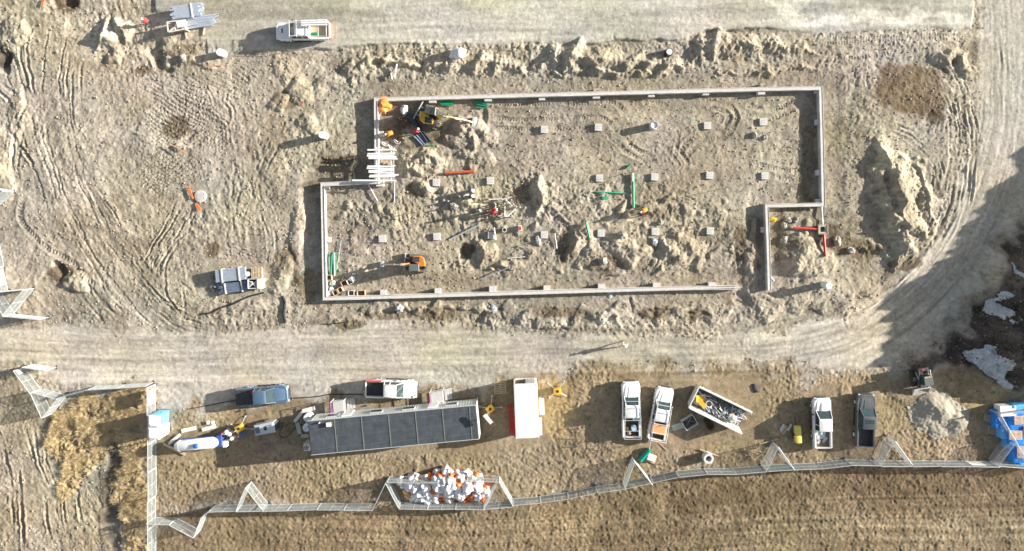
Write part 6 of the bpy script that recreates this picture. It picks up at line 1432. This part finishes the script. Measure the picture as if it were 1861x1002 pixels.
o = thing("catch_basin", "square concrete catch basin with a black opening and timber frame", "catch basin", 1495, 417, .0, h=.35)
for (x, y, sx_, sy_) in ((0, .36, .95, .14), (0, -.36, .95, .14), (.36, 0, .14, .58), (-.36, 0, .14, .58)): MB().box((x, y, .15), (sx_, sy_, .5), bev=.01).build("basin_wall", CONC, o)
MB().box((0, 0, -.05), (.6, .6, .04)).build("basin_floor", mat("void_black", (.01, .01, .01), .9), o)
for (x, y, a) in ((0, .5, 0), (0, -.5, 0), (.5, 0, PI/2), (-.5, 0, PI/2)): MB().box((x, y, .42), (1.15, .09, .07), rz=a).build("timber", WOODW, o)
o = single("jerry_can", MB().box((0, 0, .3), (.55, .42, .6), bev=.07).cyl((.12, 0, .6), (.12, 0, .7), .07), mat("bright_yellow", (.85, .55, .03), .4), "bright yellow jerry can at the small room wall", "jerry can", 1404, 399, -.4, smooth=50)
for i, (x, y, sx_) in enumerate([(1432, 401, .4), (1447, 400, .35), (1425, 410, .4), (1450, 425, .3), (1424, 436, .45), (1520, 438, .5), (1545, 455, .45), (1390, 250, .3), (1370, 246, .35), (1128, 428, .45), (1200, 405, .3), (845, 355, .5), (825, 375, .45), (1095, 475, .5), (335, 107, .45)]):
    names = ["grey boulder north of the west red pipe", "bluish boulder near the wall and red pipe", "pale boulder at the west tip of the red pipe", "flat stone below the west red pipe", "large pale stone southwest of the catch basin", "blue grey stone southeast of the catch basin", "flat stone farther southeast of the catch basin", "right stone below the easternmost northern pad", "left stone below the easternmost northern pad", "pale rock above the southern heaps near a pad", "small rock by the worker in orange", "pale rock west of the pipe stubs", "larger rock southwest of the pipe stubs", "rock by the south wall heaps", "broken block beside the hole at top left"]
    single("boulder", lump(i+30, sx_, sx_*.8, sx_*.7, False), mat("boulder_stone", (.30, .285, .25), .9, var=.2, bump=.6), names[i], "boulder", x, y, i, "loose boulders", smooth=40, dz=sx_*.2)
# risers and covers
def riser(label, px, py, r, h, m, ring=None, flat=False):
    o = thing("pipe_riser", label, "pipe riser", px, py, 0, "pipe risers on the site", h=0)
    MB().pipe((0, 0, -.1), (0, 0, h), r, r*.86, 26).build("riser_pipe", m, o, 40); MB().cyl((0, 0, h-.06), (0, 0, h+.03), r*.98, n=26).build("cap", m, o, 40)
    if ring: MB().pipe((0, 0, -.05), (0, 0, h*.9), r*1.35, r*1.02, 26).build("collar", ring, o, 40)
riser("white capped riser west of the building, casting a long shadow", 592, 248, .40, 1.35, WPVC)
riser("white capped riser at the lower left corner of the gravel pad", 407, 99, .42, 1.0, WPVC)
riser("white capped riser in a black collar among the spoil row", 1214, 97, .33, .8, WPVC, BLACKP)
riser("pale concrete riser with speckled cap southeast of the small room", 1495, 517, .37, 1.25, mat("riser_speckle", (.62, .68, .68), .7, var=.3, scale=9))
single("manhole_dome", lump(8, .5, .45, .45, False), CONC, "round pale concrete dome below the south wall", "concrete dome", 726, 560, 0, smooth=60, dz=.1)
single("white_bag", lump(21, .85, .62, .45), WPVC, "crumpled white bag on the spoil row by the gravel pad", "bag", 833, 100, .4, smooth=60, dz=.15)
for (x, y, s_, lab) in ((897, 563, .55, "crumpled bluish plastic scrap below the south wall"), (1108, 536, .4, "crumpled grey scrap just below the south wall"), (1189, 440, .45, "dark plastic scrap below a southern pad")):
    single("plastic_scrap", lump(int(x), s_*.7, s_*1.1, .09, False), mat("scrap_blue", (.34, .37, .42), .5, var=.5, scale=5, bump=1), lab, "plastic scrap", x, y, .2, smooth=30, dz=.05)
o = thing("manhole", "pale manhole cover with orange markers crossing it, west of the building", "manhole", 364, 357, 0, h=.1)
MB().pipe((0, 0, -.1), (0, 0, .16), .64, .38, 28).build("concrete_collar", BW, o, 40); MB().cyl((0, 0, -.1), (0, 0, .2), .40, n=24).build("cover", CONC, o, 40); MB().pipe((0, 0, .16), (0, 0, .19), .54, .49, 28).build("groove", CONC, o, 40)
board(344, 340, 352, 362, .2, .08, ORANGE, "upper orange barrier board touching the manhole", "barrier board", "barrier_board", dz=.5)
board(357, 370, 365, 383, .28, .08, ORANGE, "lower orange barrier board touching the manhole", "barrier board", "barrier_board", dz=.4)
board(312, 262, 342, 279, .1, .08, mat("orange_faded", (.62, .30, .18), .6), "faded orange stake lying across a small dug hole", "stake", "stake", dz=.6)
board(545, 187, 553, 192, .07, .05, ORANGE, "small orange stake in the soil northwest of the building", "stake", "stake", dz=.2)
board(375, 123, 412, 118, .10, .03, mat("orange_faded", (.62, .30, .18), .6), "long faded orange strip below the gravel pad's corner", "marker strip", "marker_strip", dz=.2)
board(82, 0, 79, 12, .22, .06, ORANGE, "orange marker board by the hole at the top left edge", "marker board", "marker_board", dz=.3)
board(653, 219, 658, 214, .12, .06, WOOD, "small tan board west of the northwest wall corner", "board", dz=.2)

# pipes by the yellow excavator
for k in range(4): lone_pipe(737+3*k*.5, 201+1*k, 776+3.2*k-2, 260-.5*k, .12, mat("black_pipe", (.035, .045, .06), .35, var=.3), "long black pipe beside the yellow excavator", "pipe", "pipe", dz=.05+.06*(k % 2), group="long black pipes beside the yellow excavator")
for k in range(3): lone_pipe(752+5*k, 248-2*k, 768+4*k, 264-1*k, .10, PIPEB, "shorter slate pipe beside the black pipes", "pipe", "pipe", dz=.03, group="shorter slate pipes beside the black pipes")
lone_pipe(770, 265, 789, 264, .06, GREEN, "green bar at the foot of the black pipes", "bar", "bar", dz=.1)
single("white_sack", lump(40, .42, .5, .35), WPVC, "white sack at the top end of the long black pipes", "sack", 735, 200, 0, smooth=60, dz=.1)
single("orange_net", lump(44, .85, .85, .55, False), mat("net_orange", (.85, .30, .06), .6, var=.5, scale=5, bump=1.0), "orange crumpled safety net in the northwest wall corner", "safety net", 697, 192, 0, smooth=30, dz=.25)
for k, (x, y, g1) in enumerate(((801, 186, "green pipe in the western heap against the north wall"), (862, 188, "green pipe in the eastern heap against the north wall"))):
    for j in range(8): lone_pipe(x+rs.uniform(-3, 6), y-5+1.6*j+rs.uniform(-1, 1), x+20+rs.uniform(-3, 6), y-4+1.6*j+(2 if k else -1), .055, GREEN, g1, "pipe", "pipe", dz=.05+.08*(j % 2), group=g1.replace("green pipe", "green pipes"))
for j in range(11): lone_pipe(597+1.3*j+rs.uniform(-1.5, 1), 462+rs.uniform(-4, 6), 598+1.2*j+rs.uniform(-2, 1), 498+rs.uniform(-6, 5), .055, GREEN if j % 4 else WPVC, "green pipe in the heap by the southwest wall" if j % 4 else "white pipe among the green heap by the southwest wall", "pipe", "pipe", dz=.04+.09*(j % 3), group="green pipes by the southwest wall" if j % 4 else "white pipes among the green heap")
# crates in the southwest corner
for i, (x, y, a, lab) in enumerate(((597, 505, .05, "brown open crate at the foot of the green pipe heap"), (625, 515, .5, "tan open crate under the long excavator shadow"), (636, 512, .5, "grey white crate beside the tan one under the excavator shadow"), (610, 532, .5, "left of two tilted tan crates in the wall corner"), (617, 528, .5, "right of two tilted tan crates in the wall corner"), (638, 533, 0, "small white rimmed crate on the south wall side"), (656, 533, .05, "long tan crate nearest the first south pilaster"))):
    o = thing("open_crate", lab, "crate", x, y, a, "small crates in the southwest corner", h=.3); W_ = .62 if i != 6 else .85; m_ = (BW if i in (2, 5) else WOOD)
    for (px_, py_, sx_, sy_) in ((0, .27, W_, .05), (0, -.27, W_, .05), (W_/2, 0, .05, .59), (-W_/2, 0, .05, .59)): MB().box((px_, py_, .22), (sx_, sy_, .42)).build("crate_wall", m_, o)
    MB().box((0, 0, .04), (W_, .5, .04)).build("crate_floor", mat("crate_shade_brown", (.16, .09, .06), .8), o)
for i, (x, y) in enumerate(((605, 515), (598, 534), (603, 527), (640, 507), (625, 536))):
    single("plastic_scrap", lump(60+i, .35, .28, .2, False), WPVC if i % 2 else STEEL, "crumpled white and grey scrap among the southwest crates", "plastic scrap", x, y, i, "scraps among the southwest crates", smooth=20, dz=.1)
# white beams on trestles astride the west wall
tz = 1.45
for k, x in enumerate((684, 711)):
    o = thing("trestle", ("western" if not k else "eastern")+" tall trestle carrying the white beams", "trestle", x, 300, PI/2, "trestles under the white beams", h=tz)
    o.location.z = 0
    MB().box((0, 0, tz-.05), (3.9, .12, .1), bev=.01).build("top_bar", WPVC, o)
    for a in (-1.7, 0, 1.7):
        for b in (-.3, .3): MB().cyl((a, b, -.05), (a, 0, tz-.08), .035, n=7).build("leg", STEEL, o)
    MB().cyl((-1.7, .15, .7), (1.7, .15, .7), .03, n=7).cyl((-1.7, -.15, .7), (1.7, -.15, .7), .03, n=7).build("brace", STEEL, o)
for i, (y0, y1, x0, x1) in enumerate(((273, 272, 668, 718), (280, 279, 668, 718), (283.5, 283, 667, 716), (288, 289, 670, 722), (286, 285.5, 670, 720), (302.5, 303, 668, 716), (306, 307.5, 667, 716), (311, 310, 670, 716), (313, 315, 670, 716), (319.5, 318, 672, 724), (321.5, 320.5, 671, 718), (328, 328.5, 640, 718))):
    a = P(x0, y0, tz); b = P(x1, y1, tz); L = math.hypot(b[0]-a[0], b[1]-a[1])
    o = MB().box((0, 0, .06), (L, .17, .12), bev=.012).build("white_beam", mat("beam_white", (.80, .80, .80), .5, var=.04, dust=.05)); o.location = ((a[0]+b[0])/2, (a[1]+b[1])/2, tz+(.01 if i % 2 else .015)); o.rotation_euler = (0, 0, math.atan2(b[1]-a[1], b[0]-a[0]))
    tag(o, "%s white beam laid across the trestles, counted from the north" % ORD[i], "beam", "white beams on the trestles")
for i, (x, y) in enumerate(((700, 262), (712, 268), (722, 258), (690, 268))):
    hose([(x+6*math.cos(k), y+4*math.sin(k*1.3)) for k in range(6)], .04, WPVC, "loose white hose loops just north of the white beams", "hose", "hose", dz=.1, group="white hose loops north of the beams")
for i, (x, y) in enumerate(((690, 295), (700, 296), (708, 297))):
    single("timber_stack", MB().box((0, 0, .1), (.55, .35, .2), bev=.01).box((.05, .02, .28), (.5, .3, .14), rz=.2), WOODW, "%s small brown timber stack between the two groups of white beams" % ORD[i], "timber stack", x, y, .2*i)

# plumbing stubs in the middle of the plot
gst = "white plumbing pipes in the middle of the plot"
def vstub(x, y, h, r=.06):
    single("pipe_stub", MB().cyl((0, 0, -.1), (0, 0, h), r, n=10).pipe((0, 0, h-.1), (0, 0, h), r*1.3, r*.9, 10), WPVC, "white upright plumbing stub in the middle of the plot", "pipe stub", x, y, 0, "upright plumbing stubs", smooth=50)
for (x, y, h) in ((901, 371, 1.2), (901, 377, 1.1), (901, 384, 1.1), (918, 370, 1.3), (918, 378, 1.3), (918, 385, 1.2), (918, 392, 1.0), (930, 364, 1.2), (933, 371, 1.0), (939, 376, 1.1), (945, 377, .8), (931, 393, .9), (889, 362, 1.0), (816, 366, .7), (828, 374, .8)): vstub(x, y, h)
lone_pipe(889, 363, 912, 362, .06, WPVC, "white pipe along the north edge of the plumbing stubs", group=gst, dz=.45)
lone_pipe(912, 363, 931, 358, .05, WPVC, "short white pipe at the northeast end of the plumbing stubs", group=gst, dz=.45)
lone_pipe(906, 393, 932, 394, .06, WPVC, "white pipe along the south edge of the plumbing stubs", group=gst, dz=.4)
lone_pipe(924, 392, 939, 377, .06, WPVC, "slanting white pipe closing the plumbing stubs on the east", group=gst, dz=.4)
lone_pipe(919, 363, 931, 375, .06, WPVC, "slanting white pipe crossing the northeast plumbing stubs", group=gst, dz=.45)
lone_pipe(901, 371, 901, 386, .045, WPVC, "upright run of white pipe nearest the worker in red", group=gst, dz=.35)
lone_pipe(918, 370, 917, 392, .05, WPVC, "long upright run of white pipe among the plumbing stubs", group=gst, dz=.35)
lone_pipe(818, 343, 837, 359, .07, WOODW, "brown timber lying northwest of the plumbing stubs", "timber", "timber", dz=.1)
for (x, y, lab) in ((860, 347, "upper tall white cylinder northwest of the black clad worker"), (860, 357, "lower tall white cylinder northwest of the black clad worker")): single("white_cylinder", MB().cyl((0, 0, -.1), (0, 0, 1.1), .2, n=16).cyl((0, 0, 1.1), (0, 0, 1.16), .16, n=16), WPVC, lab, "cylinder", x, y, 0, "tall white cylinders", smooth=50)
single("pipe_ring", MB().pipe((0, 0, 0), (0, 0, .5), .26, .2, 18), WPVC, "white open ring standing south of the plumbing stubs", "ring", 917, 418, 0, smooth=50)
o = thing("tool_crate", "small red and white crate east of the open ring", "crate", 945, 415, .1, h=.5); MB().box((0, 0, .3), (.4, .6, .55), bev=.02).build("crate_body", WHITE, o); MB().box((0, 0, .585), (.26, .42, .02)).build("crate_lid", RED, o)
lone_pipe(898, 414, 901, 436, .07, WPVC, "white pipe standing on the fourth southern column pad", group=gst, dz=.3)
single("scrap_heap", lump(77, .3, .5, .14, False), CONC, "heap of pale scrap beside the second southern pad group", "scrap", 978, 437, .2, smooth=25, dz=.1)
lone_pipe(1008, 424, 1012, 452, .05, STEEL, "grey steel rod west of the southern heap", "rod", "rod", dz=.1)
# survey stakes: thin, with long shadows
for i, (x, y, h) in enumerate(((1316, 342, 2.0), (1150, 313, 2.0), (1420, 392, .8), (1290, 409, 1.8), (1050, 250, 1.0), (756, 385, .9), (1225, 436, .9), (995, 435, 1.1), (1045, 378, .8), (634, 372, .7), (526, 353, .5), (1346, 380, .5))):
    single("survey_stake", MB().box((0, 0, h/2-.1), (.05, .05, h+.1)).box((0, 0, h-.06), (.07, .07, .1)), WOODW, ["tallest stake east of the green pipes", "stake at the head of the long green pipe", "stake inside the small room", "stake above the last southern pad", "stake south of the first northern pads", "stake in the west part of the plot", "stake among the southeast heaps", "stake beside the fourth southern pad", "stake south of the big middle heap", "stake near the west wall", "stake outside the west wall", "stake at the east trench"][i], "survey stake", x, y, .3*i, "survey stakes in the plot")
lone_pipe(528, 552, 690, 546, .012, DARKM, "string line stretched along the southwest wall", "string_line", "string line", dz=.25)

# ---------------------------------------------------------------- people
SKIN = mat("skin", (.48, .29, .20), .6, var=.08); PANTS = mat("work_trousers", (.05, .06, .09), .85, var=.2); BOOT = mat("boots", (.07, .045, .03), .8)
def person(label, px, py, rz, jacket, hat, pose="stand", pants=None, vest=None):
    o = thing("person", label, "person", px, py, rz, h=0)
    f = {"stand": 0.0, "walk": 1.0, "bend": 0.3}[pose]; lean = 1.05 if pose == "bend" else .04
    hip = Vector((0, 0, .93 if pose != "bend" else .86))
    def up(d, side=0, fwd=0): return hip+Vector((math.sin(lean)*d+math.cos(lean)*fwd, side, math.cos(lean)*d-math.sin(lean)*fwd))
    V_ = {"pelvis": (hip, .155), "belly": (up(.18), .15), "chest": (up(.38), .165), "neckb": (up(.52), .085), "neck": (up(.57), .06), "head": (up(.68, 0, .02), .095), "crown": (up(.80, 0, .01), .085)}
    E_ = [("pelvis", "belly"), ("belly", "chest"), ("chest", "neckb"), ("neckb", "neck"), ("neck", "head"), ("head", "crown")]
    for s_, n_ in ((1, "L"), (-1, "R")):
        st = f*.26*s_; V_["hip"+n_] = (hip+Vector((0, .10*s_, -.08)), .105); V_["knee"+n_] = (Vector((st*.55+.04, .12*s_, .49)), .068); V_["ankle"+n_] = (Vector((st-.03, .12*s_, .10)), .045); V_["toe"+n_] = (Vector((st+.16, .14*s_, .045)), .04)
        E_ += [("pelvis", "hip"+n_), ("hip"+n_, "knee"+n_), ("knee"+n_, "ankle"+n_), ("ankle"+n_, "toe"+n_)]
        V_["sh"+n_] = (up(.47, .19*s_), .068)
        if pose == "bend": el = up(.40, .27*s_)+Vector((.12, 0, -.26)); wr = el+Vector((.16, -.06*s_, -.20))
        elif pose == "walk": el = up(.20, .27*s_)+Vector((-.12*s_, 0, 0)); wr = el+Vector((.16-.10*s_, -.02*s_, -.20))
        else: el = up(.19, .28*s_, -.02); wr = el+Vector((.20, -.06*s_, -.10))
        V_["el"+n_] = (el, .05); V_["wr"+n_] = (wr, .033); d = (wr-el).normalized(); V_["palm"+n_] = (wr+d*.07, .036)
        E_ += [("chest", "sh"+n_), ("sh"+n_, "el"+n_), ("el"+n_, "wr"+n_), ("wr"+n_, "palm"+n_)]
    keys = list(V_); me = bpy.data.meshes.new("skel"); me.from_pydata([V_[k][0] for k in keys], [(keys.index(a), keys.index(b)) for a, b in E_], [])
    tmp = bpy.data.objects.new("skel", me); COL.objects.link(tmp)
    sk_ = tmp.modifiers.new("s", 'SKIN'); ss = tmp.modifiers.new("b", 'SUBSURF'); ss.levels = 1; ss.render_levels = 1
    lay = me.skin_vertices[0].data if me.skin_vertices else None
    if lay is None:
        bm = bmesh.new(); bm.from_mesh(me); bm.verts.layers.skin.verify(); bm.to_mesh(me); bm.free(); lay = me.skin_vertices[0].data
    for i, k in enumerate(keys):
        r = V_[k][1]*(1.22 if k in ("chest", "belly", "pelvis", "shL", "shR", "elL", "elR") else 1.08 if k[:-1] in ("hip", "knee") else 1); fl = 1.25 if k in ("chest", "belly", "pelvis") else 1.0
        lay[i].radius = (r*fl if k in ("chest", "belly", "pelvis") else r, r); lay[i].use_root = (k == "pelvis")
    dg = bpy.context.evaluated_depsgraph_get(); dg.update(); ev = tmp.evaluated_get(dg); bm = bmesh.new(); bm.from_mesh(ev.to_mesh()); bpy.data.objects.remove(tmp)
    mb = MB(); mb.bm.free(); mb.bm = bm; nbody = len(bm.faces)
    # fingers and thumb, nose, ears
    for s_, n_ in ((1, "L"), (-1, "R")):
        pm = V_["palm"+n_][0]; d = (pm-V_["wr"+n_][0]).normalized(); sd_ = d.cross(Vector((0, 0, 1))).normalized(); nn = sd_.cross(d)
        for q in range(4):
            b0 = pm+d*.02+sd_*(-.027+.018*q); L_ = [.060, .072, .068, .052][q]; mb.tube([b0, b0+d*L_*.55-nn*.008, b0+d*L_*.85-nn*.03], [.010, .009, .007], 6)
        b0 = pm-d*.02+sd_*.03*-s_; mb.tube([b0, b0+sd_*-.03*s_+d*.025, b0+sd_*-.035*s_+d*.055-nn*.015], [.012, .010, .008], 6)
    hd = V_["head"][0]; fw_ = Vector((math.cos(lean), 0, -math.sin(lean))); uu = Vector((math.sin(lean), 0, math.cos(lean)))
    mb.sph(hd+fw_*.10, (.018, .016, .026), 6)
    for s_ in (-1, 1): mb.sph(hd+Vector((0, .092*s_, 0)), (.022, .012, .032), 6)
    segs = [(V_[a][0], V_[b][0], (3 if (a.startswith("ankle")) else 2 if (a.startswith(("hip", "knee")) or (a == "pelvis" and b.startswith("hip"))) else 0 if (a.startswith(("neck", "head", "wr")) and a != "neckb") else 1)) for a, b in E_]
    bm.faces.ensure_lookup_table()
    for i, fc in enumerate(bm.faces):
        if i >= nbody: fc.material_index = 0; continue
        c = fc.calc_center_median(); best = (9, 0)
        for a, b, k in segs:
            t_ = max(0, min(1, (c-a).dot(b-a)/(b-a).length_squared)); dd = (c-a-(b-a)*t_).length
            if dd < best[0]: best = (dd, k)
        fc.material_index = best[1]
    bd = mb.build("body", SKIN, o, 60); bd.data.materials.append(jacket); bd.data.materials.append(pants or PANTS); bd.data.materials.append(BOOT)
    for s_ in (-1, 1):
        e_ = MB().sph(hd+fw_*.088+uu*.02+Vector((0, .032*s_, 0)), .011, 6).build("eye", BLACKP, bd)
    MB().box(hd+fw_*.092-uu*.045, (.012, .045, .008)).build("mouth", mat("lips", (.35, .14, .11), .6), bd)
    rot = Matrix.Rotation(lean, 4, 'Y'); cr_ = hd+uu*.055
    mb = MB(); rings = [[cr_+uu*z+(fw_*r*1.12*math.cos(a)+Vector((0, 1, 0))*r*math.sin(a)) for a in np.linspace(0, 2*PI, 18, endpoint=False)] for r, z in ((.118, 0), (.122, .02), (.112, .07), (.085, .11), (.04, .13))]
    mb.loft(rings); brim = [[cr_+uu*z+fw_*(.02+r*1.15*math.cos(a))+Vector((0, 1, 0))*r*math.sin(a) for a in np.linspace(0, 2*PI, 18, endpoint=False)] for r, z in ((.15, -.005), (.13, .01))]
    mb.loft(brim).build("hard_hat", hat, o, 50)
    if vest:
        ring = lambda d, ry, rx: [up(d)+Vector((0, ry*math.sin(a), 0))+fw_*rx*math.cos(a) for a in np.linspace(0, 2*PI, 16, endpoint=False)]
        MB().loft([ring(-.08, .25, .205), ring(.15, .262, .215), ring(.36, .268, .222), ring(.49, .19, .15)]).build("safety_vest", vest, o, 50)
    return o
HV = mat("hi_vis_orange", (.85, .24, .03), .7, var=.15); HY = mat("hi_vis_lime", (.62, .68, .16), .7, var=.1); CW = mat("jacket_white", (.70, .70, .68), .8); CB = mat("jacket_black", (.035, .035, .04), .8); CR = mat("jacket_red", (.55, .05, .05), .8); CT = mat("jacket_tan", (.42, .36, .27), .8)
HATW = mat("hat_white", (.8, .8, .8), .35, var=.03); HATB = mat("hat_black", (.03, .03, .03), .35)
person("person walking along the road, white top and pale yellow trousers, long shadow", 1131, 625, .9, CW, HATW, "walk", pants=mat("pale_trousers", (.62, .58, .30), .8))
person("person in orange safety clothing at the foot of the upright green pipe", 1170, 381, 3.6, HV, HATW, "bend", vest=HV)
person("person in black clothing crouched over beside the green pipe's foot", 1163, 391, 1.2, CB, HATB, "bend")
person("person in bright orange bending in the northwest part of the plot", 714, 243, -2.8, HV, HATW, "bend", vest=HV)
person("person with white helmet and red top beside the black pipes", 753, 242, .5, CR, HATW, "bend")
person("person in black and white standing by the plumbing stubs", 874, 384, 2.2, CB, HATW, "stand")
person("person in red by the plumbing stubs' west side", 894, 387, .6, CR, HATW, "bend", vest=CR)
person("person in red standing west of the white lattice frame", 273, 43, 2.6, CR, HATW, "stand", vest=CR)
